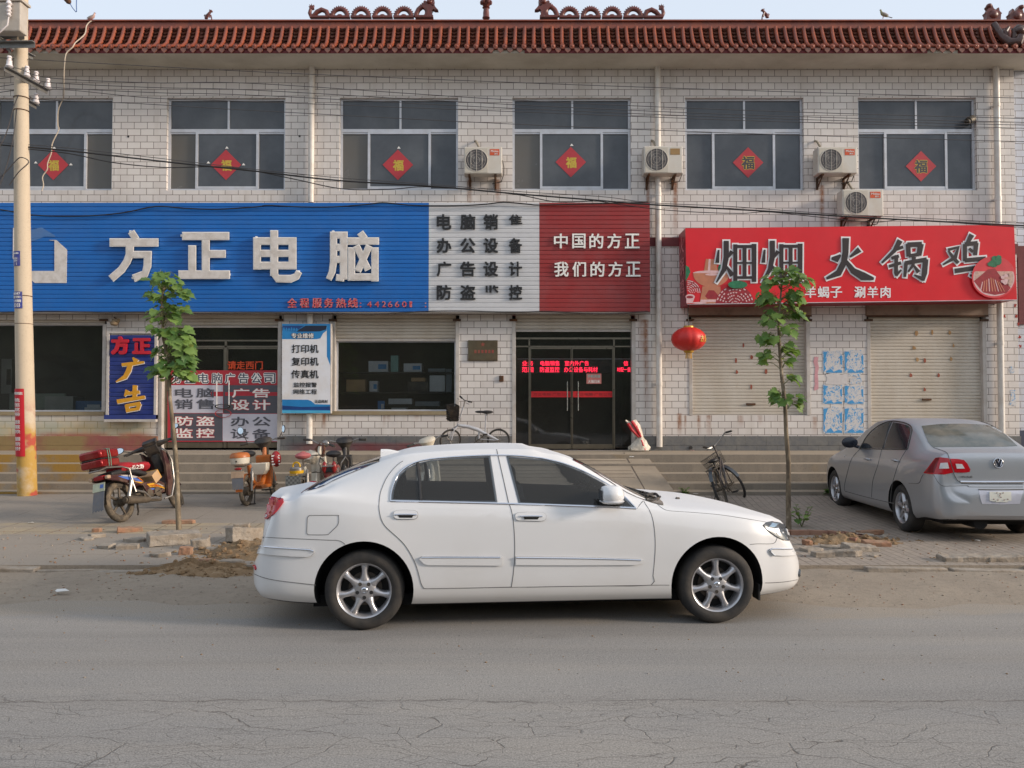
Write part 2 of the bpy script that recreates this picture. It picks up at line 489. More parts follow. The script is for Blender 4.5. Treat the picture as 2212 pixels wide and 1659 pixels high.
struct(sk.build('pavement_edge', m_dirt, loc=(0,0,0), smooth=0))
sheet('pavement', m_pave, [-40]+rng(-13, 13, 60)+[40], rng(8.72, 14.4, 20), gz)
# kerb: separate lengths, missing where the pavement is dug up
kb = MB(); x = -14.
while x < 14:
    L = random.uniform(.35, 1.0)
    if not (-3.9 < x + L/2 < -2.35 or (1.9 < x < 3.2)):
        dy, dzz = random.uniform(-.04, .03), random.uniform(-.035, .008)
        kb.obox((x+L/2, 8.66+dy, .035+dzz), (L-random.uniform(.01, .06), random.uniform(.1, .16), .09), (random.uniform(-.12,.06), random.uniform(-.02, .02), random.uniform(-.03,.03)))
    x += L
struct(kb.build('kerb', m_stone, loc=(0,0,0), bevel=.012))

# ---- dug soil and loose rubble
def heap(name, label, cx, cy, rx, ry, h, n=46, seed=0):
    from mathutils import noise as N
    mb = MB(); vs = []
    for j in range(n+1):
        for i in range(n+1):
            a, b = -1+2*i/n, -1+2*j/n
            x, y = cx+a*rx, cy+b*ry
            r = sqrt(a*a+b*b)*(1+.25*N.noise((a*2+seed, b*2, 1)))
            e = max(0, 1-r); e = e*e*(3-2*e)
            g = gz(x, y) if y > 8.72 else .03
            vs.append((x, y, g - .03 + e*(h + h*.9*N.noise((x*2.5, y*2.5, seed)) + .05*N.noise((x*9, y*9, seed)) + .035*abs(N.noise((x*22, y*22, seed))))))
    mb.add(vs, [(j*(n+1)+i, j*(n+1)+i+1, (j+1)*(n+1)+i+1, (j+1)*(n+1)+i) for j in range(n) for i in range(n)])
    for k in range(int(260*rx*ry/.7)):
        a, r = random.uniform(0, 2*pi), sqrt(random.random())*.95; i, j = int((r*cos(a)+1)/2*n), int((r*sin(a)+1)/2*n); q = vs[j*(n+1)+i]; s_ = random.choice((.008, .012, .016, .022, .034))
        c0 = len(mb.v); mb.ball((q[0], q[1], q[2]+s_*.2), (s_*random.uniform(.8, 1.5), s_*random.uniform(.8, 1.4), s_*random.uniform(.6, 1)), 6, 4)
        for v in mb.v[c0:]: v += Vector((random.uniform(-1, 1), random.uniform(-1, 1), random.uniform(-1, 1)))*s_*.22
    o = mb.build(name, m_soil, smooth=0)
    tag(o, label, 'soil', kind='stuff')
heap('soil_heap', 'brown dug soil heaped by the left tree and behind the white car', -2.75, 9.4, 1.2, .62, .13, seed=2)
heap('soil_heap', 'brown crumbled soil in the gap of the kerb left of the white car', -3.25, 8.62, 1.0, .34, .09, seed=5)
heap('soil_heap', 'brown soil around the foot of the right tree', 4.2, 10.25, .95, .55, .07, seed=9)
def rock(mb, c, sz, rz, m=0, jag=.18, tilt=.12):
    """a broken block: box with cut corners"""
    a, b, h = sz[0]/2, sz[1]/2, sz[2]
    k = len(mb.v); n = 7
    out = []
    for i in range(n):
        t = 2*pi*i/n + random.uniform(-.25, .25)
        q = max(abs(cos(t))/a, abs(sin(t))/b)
        r = 1/q*random.uniform(1-jag, 1)
        out.append((cos(t)*r, sin(t)*r))
    mb.prism(out, lambda p, q: (p, q, 0), (random.uniform(-.01,.01), random.uniform(-.01,.01), h), m)
    mb.xf(Matrix.Translation(c) @ Matrix.Rotation(rz, 4, 'Z') @ Matrix.Rotation(random.uniform(-tilt, tilt), 4, 'X') @ Matrix.Rotation(random.uniform(-tilt, tilt), 4, 'Y'), k)
TXR = bpy.data.textures.new('broken', 'CLOUDS'); TXR.noise_scale = .07; TXR.noise_depth = 3
def slab(px, py, w, dp, h, label, mat, rz=0., tilt=.1, box=False, name='rubble_block', grp=None, lift=0.):
    g = ground_hit(px, py); mb = MB()
    g.y += dp*.4; g.z = gz(g.x, g.y)+lift
    if box: mb.obox((g.x, g.y, g.z+h/2-.005), (w, dp, h), (random.uniform(-tilt, tilt), random.uniform(-tilt, tilt), rz))
    else: rock(mb, g+Vector((0,0,-.01)), (w, dp, h), rz, tilt=tilt)
    o = mb.build(name, mat, smooth=0, bevel=.008)
    m1 = o.modifiers.new('fine', 'SUBSURF'); m1.subdivision_type = 'SIMPLE'; m1.levels = m1.render_levels = 3
    m2 = o.modifiers.new('rough', 'DISPLACE'); m2.texture = TXR; m2.texture_coords = 'GLOBAL'; m2.strength = .03 if w > .35 else .018; m2.mid_level = .5
    return tag(o, label, 'brick' if 'brick' in name else 'rubble', grp)
slab(363, 1178, .58, .42, .13, 'large grey concrete block lying beside the foot of the left tree', m_stone, .5, .05, True)
slab(515, 1174, .46, .36, .17, 'tilted pale concrete lump on the soil just behind the white car boot', m_stone, .9, .2)
slab(520, 1141, .2, .12, .06, 'grey brick lying behind the concrete lump near the white car', m_stone, .1, .03, True, 'loose_brick')
slab(383, 1132, .44, .1, .05, 'flat brick on the yellow paving right behind the left tree', m_brick_r, 0, .02, True, 'loose_brick')
for i, (px, py, w, dp, h, rz, lab) in enumerate([
    (272, 1187, .24, .12, .055, .25, 'flat brick nearest the road left of the concrete block'),
    (225, 1186, .17, .12, .05, -.3, 'short brick left of the flat brick nearest the road'),
    (276, 1150, .3, .14, .06, .5, 'long pale brick under the motorbike beside soil'),
    (205, 1162, .18, .12, .05, .8, 'broken brick second from the left in the rubble'),
    (182, 1168, .22, .14, .04, -.5, 'leftmost flat broken brick of the rubble under the motorbike'),
    (206, 1150, .13, .1, .06, .2, 'small upright brick bit left of the motorbike wheel'),
    (288, 1172, .27, .18, .05, -.2, 'thin grey slab bit touching the left of the concrete block'),
    (468, 1193, .34, .2, .06, .3, 'grey slab piece half buried in the soil heap'),
    (445, 1217, .2, .12, .05, .1, 'grey slab fragment on the broken kerb line'),
    (500, 1220, .3, .14, .05, -.1, 'long dark slab fragment at the end of the broken kerb'),
    (430, 1186, .26, .18, .12, .7, 'rough pale stone sticking out of the middle of the soil heap'), (398, 1199, .18, .12, .09, .2, 'small rough stone at the left foot of the soil heap'), (532, 1192, .2, .16, .12, .4, 'rough stone on the soil heap touching the white car outline'), (340, 1204, .24, .16, .05, -.4, 'thin stone flake between the concrete block and the kerb')]):
    slab(px, py, w, dp, h, lab, m_brick_r if i % 3 == 2 else m_stone, rz, .08, i < 4, 'loose_brick', 'bricks and rubble by the left tree')
for i, (px, py, w, dp, h, rz, lab) in enumerate([
    (1883, 1156, .32, .14, .06, .1, 'long tan brick at the back of the right rubble'),
    (1914, 1163, .2, .08, .05, .9, 'narrow leaning brick at the right end of the back row'),
    (1872, 1164, .22, .14, .06, -.2, 'grey brick between the two long tan bricks'),
    (1850, 1168, .2, .14, .07, .3, 'dark wet looking brick in the middle of the right rubble'),
    (1898, 1181, .3, .16, .06, -.05, 'long tan brick at the right of the right rubble'),
    (1864, 1192, .36, .22, .07, .12, 'big pale grey slab at the front of the right rubble'),
    (1832, 1203, .38, .24, .07, -.25, 'flat dark slab in the front row of the right rubble'),
    (1781, 1204, .22, .14, .06, .05, 'tan brick at the front left of the right rubble'),
    (1760, 1192, .3, .2, .04, .4, 'thin flat piece behind the front left tan brick'),
    (1748, 1178, .12, .1, .07, .2, 'small orange brick bit next to the white car headlight'),
    (1800, 1185, .28, .16, .03, -.4, 'thin broken paver in the middle of the right rubble'),
    (1890, 1203, .16, .1, .03, .6, 'small crumbled bit right of the big pale slab'),
    (1973, 1149, .19, .1, .06, .05, 'lone grey brick wedged at the rear wheel of the silver car')]):
    slab(px, py, w, dp, h, lab, m_brick_r if i in (0, 4, 9) else m_stone, rz, .08, i in (0, 2, 4, 5, 7, 12), 'loose_brick', 'bricks and rubble by the right tree')
for px, w, lab in ((2090, .5, 'dark paving slab lying on the kerb line below the silver car'), (2185, .5, 'second dark paving slab on the kerb line at the right edge')):
    slab(px, 1214, w, .2, .06, lab, m_stone, .02, .02, True, 'paving_slab', 'loose slabs on the right kerb')
rim = MB()
g = ground_hit(1790, 1163)
for i in range(9):
    a = radians(-40+i*22)
    rim.obox((g.x-.25+.62*cos(a), g.y-.05+.34*sin(a), gz(g.x, g.y)+.03), (.24, .08, .06), (0, 0, a+pi/2))
tag(rim.build('tree_pit_edging', M('red_edging', S(146, 106, 88), .9, var=.2, dirt=(S(140,120,98), .7, 6)), smooth=0), 'ring of reddish edging stones round the right tree pit', 'edging')
# gravel and crumbs scattered along the verge
def scatter(name, n, y0, y1, smin, smax, zf, label, mats, x0=-8, x1=8):
    mb = MB()
    for i in range(n):
        x, y = random.uniform(x0, x1), random.uniform(y0, y1); r = random.uniform(smin, smax)**1.0
        k = len(mb.v)
        mb.ball((x, y, zf(x, y)+r*.25), (r*random.uniform(.7, 1.4), r*random.uniform(.7, 1.3), r*.6), 5, 3, random.randrange(len(mats)))
    tag(mb.build(name, mats, smooth=0, loc=(0,0,0)), label, 'gravel', kind='stuff')
scatter('gravel', 900, 7.2, 8.6, .003, .012, lambda x, y: dz(x, y), 'loose pebbles scattered over the dirt verge', [m_stone, m_dirt, m_brick_r])
scatter('pavement_gravel', 900, 8.8, 11.2, .004, .016, gz, 'crumbs of brick and soil scattered over the pavement edge', [m_stone, m_brick_r, m_soil])
scatter('road_grit', 260, 5.2, 7.2, .003, .009, lambda x, y: 0, 'dark grit scattered on the asphalt', [m_stone, m_soil, m_road], -6, 6)
# ================================================================ building
WD = 16.5
WX = lambda x, y=500: P(x, y, WD).x
WZ = lambda y: P(CX, y, WD).z
PLAT = WZ(973)
def tile_mat(name, c1, c2, mortar, stains=True):
    t = NT(name); x, y, z = t.xyz()
    cv = t.n('ShaderNodeCombineXYZ'); t.l(t.math('ADD', t.math('ADD', x, y), -WX(699, 155)), cv.inputs[0]); t.l(t.math('ADD', z, -WZ(207.3)), cv.inputs[1])
    br = t.n('ShaderNodeTexBrick', offset=.5); t.l(cv.outputs[0], br.inputs['Vector'])
    for k, v in (('Scale', 1), ('Mortar Size', .006), ('Mortar Smooth', .2), ('Brick Width', .2642), ('Row Height', .1342), ('Bias', -.2)): br.inputs[k].default_value = v
    br.inputs['Color1'].default_value = (*c1, 1); br.inputs['Color2'].default_value = (*c2, 1); br.inputs['Mortar'].default_value = (*mortar, 1)
    run = t.noise(1., 5, .6, t.mapv((3.2, 1, .35))); bl = t.noise(.8, 5, .6)
    c = t.mix(t.math('MULTIPLY', t.ramp(run, [(.5, 0.), (.78, 1.)]), .35), br.outputs['Color'], S(160, 146, 128))
    c = t.mix(t.math('MULTIPLY', t.ramp(bl, [(.45, 0.), (.75, 1.)]), .18), c, S(150, 140, 130))
    if stains:
        def streak(c, px, y0, y1, w, amt, col):
            dx = t.math('ABSOLUTE', t.math('SUBTRACT', t.math('ADD', x, t.math('MULTIPLY', t.noise(6, 3), .03)), WX(px, (y0+y1)/2)+.015))
            a = t.math('SUBTRACT', 1., t.step(dx, w*.2, w*1.5))
            zz = t.math('MULTIPLY', t.math('SUBTRACT', 1., t.step(z, WZ(y0)-.02, WZ(y0)+.02)), t.step(z, WZ(y1), WZ(y0)))
            f = t.math('MULTIPLY', t.math('MULTIPLY', a, zz), t.ramp(t.noise(9, 4, .7), [(.3, .3), (.6, 1.)]))
            return t.mix(t.math('MULTIPLY', f, amt), c, col)
        rust = S(136, 80, 30)
        for px, y0, y1, w, amt in ((1014, 388, 470, .05, .9), (1075, 388, 470, .05, .9), (1400, 388, 600, .04, .9), (1459, 390, 560, .05, .9), (1776, 400, 560, .05, .95),
                                   (1396, 690, 960, .05, .9), (1388, 690, 840, .07, .6), (700, 893, 945, .04, .9), (620, 893, 940, .05, .7), (1468, 893, 965, .05, .9),
                                   (1510, 897, 950, .04, .8), (1531, 897, 955, .05, .9), (1480, 897, 950, .03, .6), (1600, 897, 930, .06, .6), (1642, 897, 925, .05, .5), (1760, 900, 950, .05, .6),
                                   (840, 893, 915, .05, .7), (900, 893, 912, .06, .6), (830, 893, 930, .03, .5), (1112, 830, 900, .06, .3)):
            c = streak(c, px, y0, y1, w, amt, rust)
        # spilled paint at the left end, low down
        lowl = t.math('MULTIPLY', t.math('SUBTRACT', 1., t.step(x, WX(300), WX(352))), t.math('SUBTRACT', 1., t.step(z, WZ(925), WZ(885))))
        pn = t.noise(1.6, 5, .6)
        c = t.mix(t.math('MULTIPLY', lowl, .65), c, t.mix(t.ramp(pn, [(.4, 0.), (.6, 1.)]), S(190, 160, 90), S(150, 150, 118)))
        red = t.math('MULTIPLY', t.math('SUBTRACT', 1., t.step(z, WZ(945), WZ(928))), t.ramp(t.noise(1.1, 4, .6), [(.42, 0.), (.56, 1.)]))
        c = t.mix(t.math('MULTIPLY', t.math('MULTIPLY', red, lowl), .8), c, S(160, 62, 52))
        # torn remains of paper and paint on the right piers
    t.set(Base_Color=c, Roughness=t.math('ADD', t.math('MULTIPLY', bl, .2), .28), Specular_IOR_Level=.45)
    t.bump(t.math('MULTIPLY', br.outputs['Fac'], -1.), .35, .004)
    return t.m
m_tile = tile_mat('white_wall_tile', S(220, 213, 207), S(208, 200, 195), S(112, 99, 91))
m_tile2 = tile_mat('bluish_wall_tile', S(206, 208, 216), S(194, 198, 208), S(88, 76, 74), False)
m_plaster = M('soffit_plaster', S(208, 202, 188), .9, var=.07, scale=1.5, bump=(18, .2), dirt=(S(150, 140, 120), .5, .9))
def plinth_mat():
    t = NT('dark_stone'); x, y, z = t.xyz()
    cv = t.n('ShaderNodeCombineXYZ'); t.l(t.math('ADD', x, y), cv.inputs[0]); t.l(t.math('ADD', z, -WZ(962)), cv.inputs[1])
    br = t.n('ShaderNodeTexBrick', offset=.5); t.l(cv.outputs[0], br.inputs['Vector'])
    for k, v in (('Scale', 1), ('Mortar Size', .004), ('Brick Width', .41), ('Row Height', .187)): br.inputs[k].default_value = v
    br.inputs['Color1'].default_value = (*S(92, 94, 98), 1); br.inputs['Color2'].default_value = (*S(104, 104, 104), 1); br.inputs['Mortar'].default_value = (*S(66, 64, 62), 1)
    n = t.noise(7, 6, .7); c = t.mix(t.ramp(n, [(.35, 0.), (.7, .6)]), br.outputs['Color'], S(126, 122, 114))
    l = t.math('SUBTRACT', 1., t.step(x, WX(330), WX(420))); q = t.noise(1.2, 4)
    m = t.mix(t.ramp(q, [(.4, 0.), (.6, 1.)]), S(150, 70, 62), S(150, 122, 66))
    c = t.mix(t.math('MULTIPLY', l, .75), c, m)
    r2 = t.math('MULTIPLY', t.math('SUBTRACT', 1., t.step(z, WZ(962), WZ(952))), t.math('MULTIPLY', t.step(x, WX(612), WX(680)), t.math('SUBTRACT', 1., t.step(x, WX(880), WX(960)))))
    c = t.mix(t.math('MULTIPLY', r2, t.ramp(q, [(.3, .3), (.6, .9)])), c, S(124, 62, 64))
    t.set(Base_Color=c, Roughness=.75)
    t.bump(t.math('ADD', t.math('MULTIPLY', n, 1.), t.math('MULTIPLY', br.outputs['Fac'], -.6)), .6, .02)
    return t.m
m_plinth = plinth_mat()
m_alu = M('aluminium_frame', S(196, 198, 204), .42, .25, var=.06, scale=4, dirt=(S(150, 142, 130), .3, 5))
m_steel = M('stainless_frame', S(128, 120, 106), .3, .8, var=.15, scale=5)
m_jamb = M('grey_white_jamb', S(190, 184, 178), .55, var=.06, scale=3, dirt=(S(140, 120, 98), .45, 4))
m_pvc = M('white_pipe', S(214, 208, 200), .45, var=.05, scale=2, dirt=(S(170, 150, 128), .5, 3))
m_redband = M('dark_red_band', S(104, 44, 46), .7, var=.15, scale=5)
m_iron = M('rusty_iron', S(74, 56, 44), .8, .3, var=.3, scale=14, dirt=(S(120, 74, 36), .8, 8))
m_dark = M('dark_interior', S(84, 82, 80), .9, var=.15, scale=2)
m_black = M('black_plastic', S(34, 34, 36), .5, var=.15, scale=8, dirt=(DUST, .25, 6))
def dusty_glass(name, col, rough, dust):
    t = NT(name)
    n = t.noise(1.4, 5, .6); f = t.noise(60, 2)
    c = t.mix(t.ramp(n, [(.35, 0.), (.7, dust)]), col, S(100, 104, 108))
    t.set(Base_Color=c, Roughness=t.math('ADD', t.math('MULTIPLY', n, .12), rough), Specular_IOR_Level=.4)
    return t.m
m_upglass = dusty_glass('dusty_upper_glass', S(70, 74, 80), .10, .6)
m_upglass2 = dusty_glass('screened_upper_glass', S(98, 94, 88), .2, .3)
def clear_glass(name, tint, op):
    t = NT(name); m = t.m
    tr = t.n('ShaderNodeBsdfTransparent'); gl = t.n('ShaderNodeBsdfGlossy'); gl.inputs['Roughness'].default_value = .03
    df = t.n('ShaderNodeBsdfDiffuse'); df.inputs['Color'].default_value = (*S(120, 116, 108), 1)
    tr.inputs['Color'].default_value = (*tint, 1)
    fr = t.n('ShaderNodeFresnel'); fr.inputs['IOR'].default_value = 1.5
    a = t.n('ShaderNodeMixShader'); a.inputs[0].default_value = op; t.l(tr.outputs[0], a.inputs[1]); t.l(df.outputs[0], a.inputs[2])
    b = t.n('ShaderNodeMixShader'); t.l(fr.outputs[0], b.inputs[0]); t.l(a.outputs[0], b.inputs[1]); t.l(gl.outputs[0], b.inputs[2])
    t.l(b.outputs[0], t.t.nodes['Material Output'].inputs['Surface'])
    return m
m_glass = clear_glass('shop_glass', (.86, .88, .88), .07)
def shutter_mat():
    t = NT('shutter_steel')
    n = t.noise(1.0, 6, .65, t.mapv((1.6, 1, .6))); n2 = t.noise(7, 5, .7)
    c = t.mix(t.ramp(n, [(.35, 0.), (.7, 1.)]), S(198, 190, 178), S(184, 173, 157))
    c = t.mix(t.ramp(n2, [(.6, 0.), (.8, .5)]), c, S(150, 120, 84))
    t.set(Base_Color=c, Roughness=.6, Metallic=.1)
    return t.m
m_shut = shutter_mat()

BLD = thing('shop_building', 'two storey white tiled shop building with red tiled roof edge', 'building', (WX(1106), WD, PLAT))
KX = lambda k: -13.5 + 373.5*k
UPW = [(KX(k), KX(k)+256, 211, 411) for k in range(6)]
OPEN = [(WX(a, 310), WX(b, 310), WZ(d), WZ(c), .16) for a, b, c, d in UPW]
GO = dict(lw=(-95, 229, 690, 891), ld=(343, 608, 680, 973), mw=(716, 992, 680, 890), cd=(1106, 1373, 680, 973), s1=(1488, 1750, 650, 897), s2=(1873, 2131, 650, 973))
GOW = {k: (WX(a, 800), WX(b, 800), WZ(d), WZ(c)) for k, (a, b, c, d) in GO.items()}
OPEN += [(*v, .22) for v in GOW.values()]
WL, WR, WB, WT = -13.5, WX(2197, 600), PLAT-.05, WZ(146)
wall = MB()
xs = sorted({WL, WR} | {o[0] for o in OPEN} | {o[1] for o in OPEN})
zs = sorted({WB, WT} | {max(WB, o[2]) for o in OPEN} | {o[3] for o in OPEN})
for i in range(len(xs)-1):
    for j in range(len(zs)-1):
        cx_, cz_ = (xs[i]+xs[i+1])/2, (zs[j]+zs[j+1])/2
        if any(o[0] < cx_ < o[1] and o[2] < cz_ < o[3] for o in OPEN): continue
        wall.quad((xs[i],WD,zs[j]),(xs[i+1],WD,zs[j]),(xs[i+1],WD,zs[j+1]),(xs[i],WD,zs[j+1]))
for a, b, c, d, dp in OPEN:
    e = WD+dp
    wall.quad((a,WD,c),(a,e,c),(a,e,d),(a,WD,d)); wall.quad((b,WD,d),(b,e,d),(b,e,c),(b,WD,c))
    wall.quad((a,WD,d),(a,e,d),(b,e,d),(b,WD,d)); wall.quad((a,WD,c),(b,WD,c),(b,e,c),(a,e,c))
wall.quad((WR,WD,WB),(WR,WD+6,WB),(WR,WD+6,WT),(WR,WD,WT))
wall.build('wall', m_tile, BLD, smooth=0, fix=False)
# the dark storey band, in the gaps between the signs
for q in ((WX(1395), WX(1500), WD-.02, WD+.05, WZ(532), WZ(513)), (WX(2170), WR+.02, WD-.02, WD+.05, WZ(548), WZ(527))):
    bd = MB(); bd.box(*q); bd.build('storey_band', m_redband, BLD, smooth=0)
px0 = WL
for k in ('ld', 'cd', 's2'):
    a, b = GOW[k][:2]
    pl = MB(); pl.box(px0, a, WD-.045, WD+.05, WZ(962), WZ(942)); pl.box(px0, a, WD-.058, WD+.05, PLAT-.02, WZ(962)-.002); pl.build('plinth', m_plinth, BLD, smooth=0)
    px0 = b
pl = MB(); pl.box(px0, WR, WD-.045, WD+.05, WZ(962), WZ(942)); pl.box(px0, WR, WD-.058, WD+.05, PLAT-.02, WZ(962)-.002)
pl.build('plinth', m_plinth, BLD, smooth=0)
# body behind the facade so nothing shows through
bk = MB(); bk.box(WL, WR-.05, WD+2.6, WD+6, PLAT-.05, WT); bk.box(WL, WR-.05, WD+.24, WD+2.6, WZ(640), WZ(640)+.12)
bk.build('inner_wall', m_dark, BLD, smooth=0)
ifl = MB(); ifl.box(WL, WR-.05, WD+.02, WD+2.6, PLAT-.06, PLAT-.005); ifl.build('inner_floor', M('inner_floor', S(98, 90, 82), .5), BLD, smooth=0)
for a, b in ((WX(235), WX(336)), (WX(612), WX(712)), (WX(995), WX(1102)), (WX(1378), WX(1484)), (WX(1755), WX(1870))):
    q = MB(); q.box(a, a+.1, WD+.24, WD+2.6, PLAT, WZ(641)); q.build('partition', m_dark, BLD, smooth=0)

# ---- upper windows
for k, (a, b, c, d) in enumerate(UPW):
    X0, X1, Z0, Z1, _ = OPEN[k]
    yf = WD+.10
    zt0, zt1 = WZ(283), WZ(276)
    fr = MB(); t = .045
    def bar(x0, x1, z0, z1, y0=yf-.02, y1=yf+.05): fr.box(x0, x1, y0, y1, z0, z1)
    bar(X0, X0+t, Z0, Z1); bar(X1-t, X1, Z0, Z1); bar(X0+t, X1-t, Z0, Z0+.05); bar(X0+t, X1-t, Z1-.035, Z1); bar(X0+t, X1-t, zt0, zt1)
    mx = lerp(X0, X1, .508); bar(mx-.02, mx+.02, zt1, Z1-.035, yf-.012)
    s1, s2 = lerp(X0, X1, .243), lerp(X0, X1, .757)
    for sx in (s1, s2): bar(sx-.024, sx+.024, Z0+.05, zt0, yf-.028)
    bar(s1+.024, s2-.024, zt0-.035, zt0-.001, yf-.024); bar(s1+.024, s2-.024, Z0+.051, Z0+.1, yf-.024)
    for u, v in ((X0+t, s1-.024), (s2+.024, X1-t)):
        bar(u, v, zt0-.03, zt0-.001, yf-.005)
    W = fr.build('window', m_alu, BLD, smooth=0)
    def pane(u, v, z0, z1, y, mat):
        p = MB(); p.box(u, v, y, y+.006, z0, z1); p.build('pane', mat, W, smooth=0)
    pane(X0+t, mx-.02, zt1, Z1-.035, yf+.012, m_upglass); pane(mx+.02, X1-t, zt1, Z1-.035, yf+.012, m_upglass)
    pane(s1+.024, s2-.024, Z0+.1, zt0-.035, yf-.004, m_upglass)
    pane(X0+t, s1-.024, Z0+.05, zt0-.03, yf+.022, m_upglass2 if k in (1, 2, 3) else m_upglass); pane(s2+.024, X1-t, Z0+.05, zt0-.03, yf+.022, m_upglass2 if k == 0 else m_upglass)

# ---- rolling shutters
def shutter(key, y0, y1, box_y=None, depth=.10, x=None):
    a, b, z0, z1 = GOW[key]
    if x: a, b = x
    za, zb = WZ(y1), WZ(y0); mb = MB(); h = .066; z = zb
    prof = []
    while z > za+.001:
        z2 = max(za, z-h)
        prof += [(0, z), (-.014, z-.012), (-.016, (z+z2)/2), (-.012, z2+.008), (.002, z2+.002)]
        z = z2
    y = WD+depth; vs = []; n = len(prof)
    for xx in (a, b): vs += [(xx, y+p, q) for p, q in prof]
    mb.add(vs, [(i, i+1, n+i+1, n+i) for i in range(n-1)])
    S_ = mb.build('roller_shutter', m_shut, BLD, smooth=20)
    r = MB(); r.box(a, b, y-.03, y+.02, za-.035, za+.0); r.build('bottom_rail', m_jamb, S_, smooth=0)
    return S_
def jambs(key, w0=.075, w1=.075, top=None, y0=None):
    a, b, z0, z1 = GOW[key]
    for u, v in ((a, a+w0), (b-w1, b)):
        j = MB(); j.box(u, v, WD-.012, WD+.16, z0+.001, WZ(y0) if y0 else z1-.1); j.build('shutter_rail', m_jamb, BLD, smooth=0, bevel=.006)
    for u in (a+w0/2, b-w1/2):
        q = MB(); q.box(u-.09, u+.07, WD-.05, WD-.013, WZ(694), WZ(689.5)); q.build('rail_bracket', m_iron, BLD, smooth=0)
for key, y0 in (('lw', 700), ('ld', 692), ('mw', 694), ('cd', 694), ('s1', 692), ('s2', 692)): jambs(key, y0=y0)
rail = lambda k: (GOW[k][0]+.075, GOW[k][1]-.075)
shutter('lw', 690, 697, x=rail('lw')); shutter('ld', 680, 703, x=rail('ld')); shutter('mw', 680, 732, x=rail('mw')); shutter('cd', 680, 712, x=rail('cd'))
S1 = shutter('s1', 684, 896, x=rail('s1')); S2 = shutter('s2', 684, 971, x=rail('s2'))
for S_, px, py in ((S1, 1622, 873), (S2, 2002, 863)):
    hnd = MB(); p = P(px, py, WD+.07); hnd.box(p.x-.09, p.x+.09, p.y-.012, p.y+.02, p.z-.02, p.z+.02); hnd.build('handle', m_iron, S_, smooth=0)
# shutter boxes above the two closed shutters, flush under the red sign
for k in ('s1', 's2'):
    a, b, z0, z1 = GOW[k]
    q = MB(); q.box(a-.02, b+.02, WD-.06, WD+.2, WZ(683), WZ(650)); q.build('shutter_box', M('sooty_box', S(150, 128, 110), .7, var=.15, scale=3, dirt=(S(80, 60, 50), .7, 3)), BLD, smooth=0)
    q = MB(); q.box(a-.02, b+.02, WD-.07, WD-.061, WZ(685), WZ(681.5)); q.build('box_edge', m_iron, BLD, smooth=0)
# scraps of red and brown paper stuck on the shutters
for px, py, w, c in ((1980, 720, .1, 0), (2014, 718, .06, 0), (2052, 719, .08, 0), (1975, 752, .1, 0), (2060, 747, .05, 0), (1982, 777, .08, 0), (1998, 779, .07, 1), (2055, 776, .07, 0), (1968, 811, .08, 1), (2028, 811, .07, 1), (1998, 842, .07, 1),
                     (1590, 779, .06, 1), (1606, 746, .05, 1), (1624, 772, .08, 1), (1592, 804, .07, 1), (1655, 803, .08, 1), (1623, 836, .06, 1)):
    w *= .75; p = P(px, py, WD+.078); q = MB(); k = random.uniform(.6, 1.2)
    q.prism([(-w/2, -.02), (0, -.05*k), (w/2, -.01), (w/3, .04*k), (-w/3, .05)], lambda a, b: (p.x+a, p.y, p.z+b), (0, .003, 0))
    q.build('paper_scrap', M('paper_scrap', S(150, 84, 66) if c else S(166, 132, 92), .9, var=.2, scale=20), BLD, smooth=0)

# ---- shop window frames and glass
def glazed(key, y0, y1, name='shop_window'):
    a, b, z0, z1 = GOW[key]; a += .075; b -= .075; za, zb = WZ(y1), WZ(y0); y = WD+.15
    f = MB(); f.box(a, a+.03, y-.02, y+.03, za, zb); f.box(b-.03, b, y-.02, y+.03, za, zb); f.box(a+.03, b-.03, y-.02, y+.03, za, za+.03); f.box(a+.03, b-.03, y-.02, y+.03, zb-.03, zb)
    W = f.build(name, m_alu, BLD, smooth=0)
    g = MB(); g.box(a+.03, b-.03, y, y+.006, za+.03, zb-.03); g.build('pane', m_glass, W, smooth=0)
    s = MB(); s.box(a-.06, b+.06, WD-.03, WD+.14, za-.075, za-.001); s.build('sill', M('sill', S(150, 136, 108), .7, var=.15, scale=4, dirt=(S(110, 84, 50), .6, 4)), W, smooth=0)
    return W
glazed('lw', 699, 889); MW = glazed('mw', 735, 888)
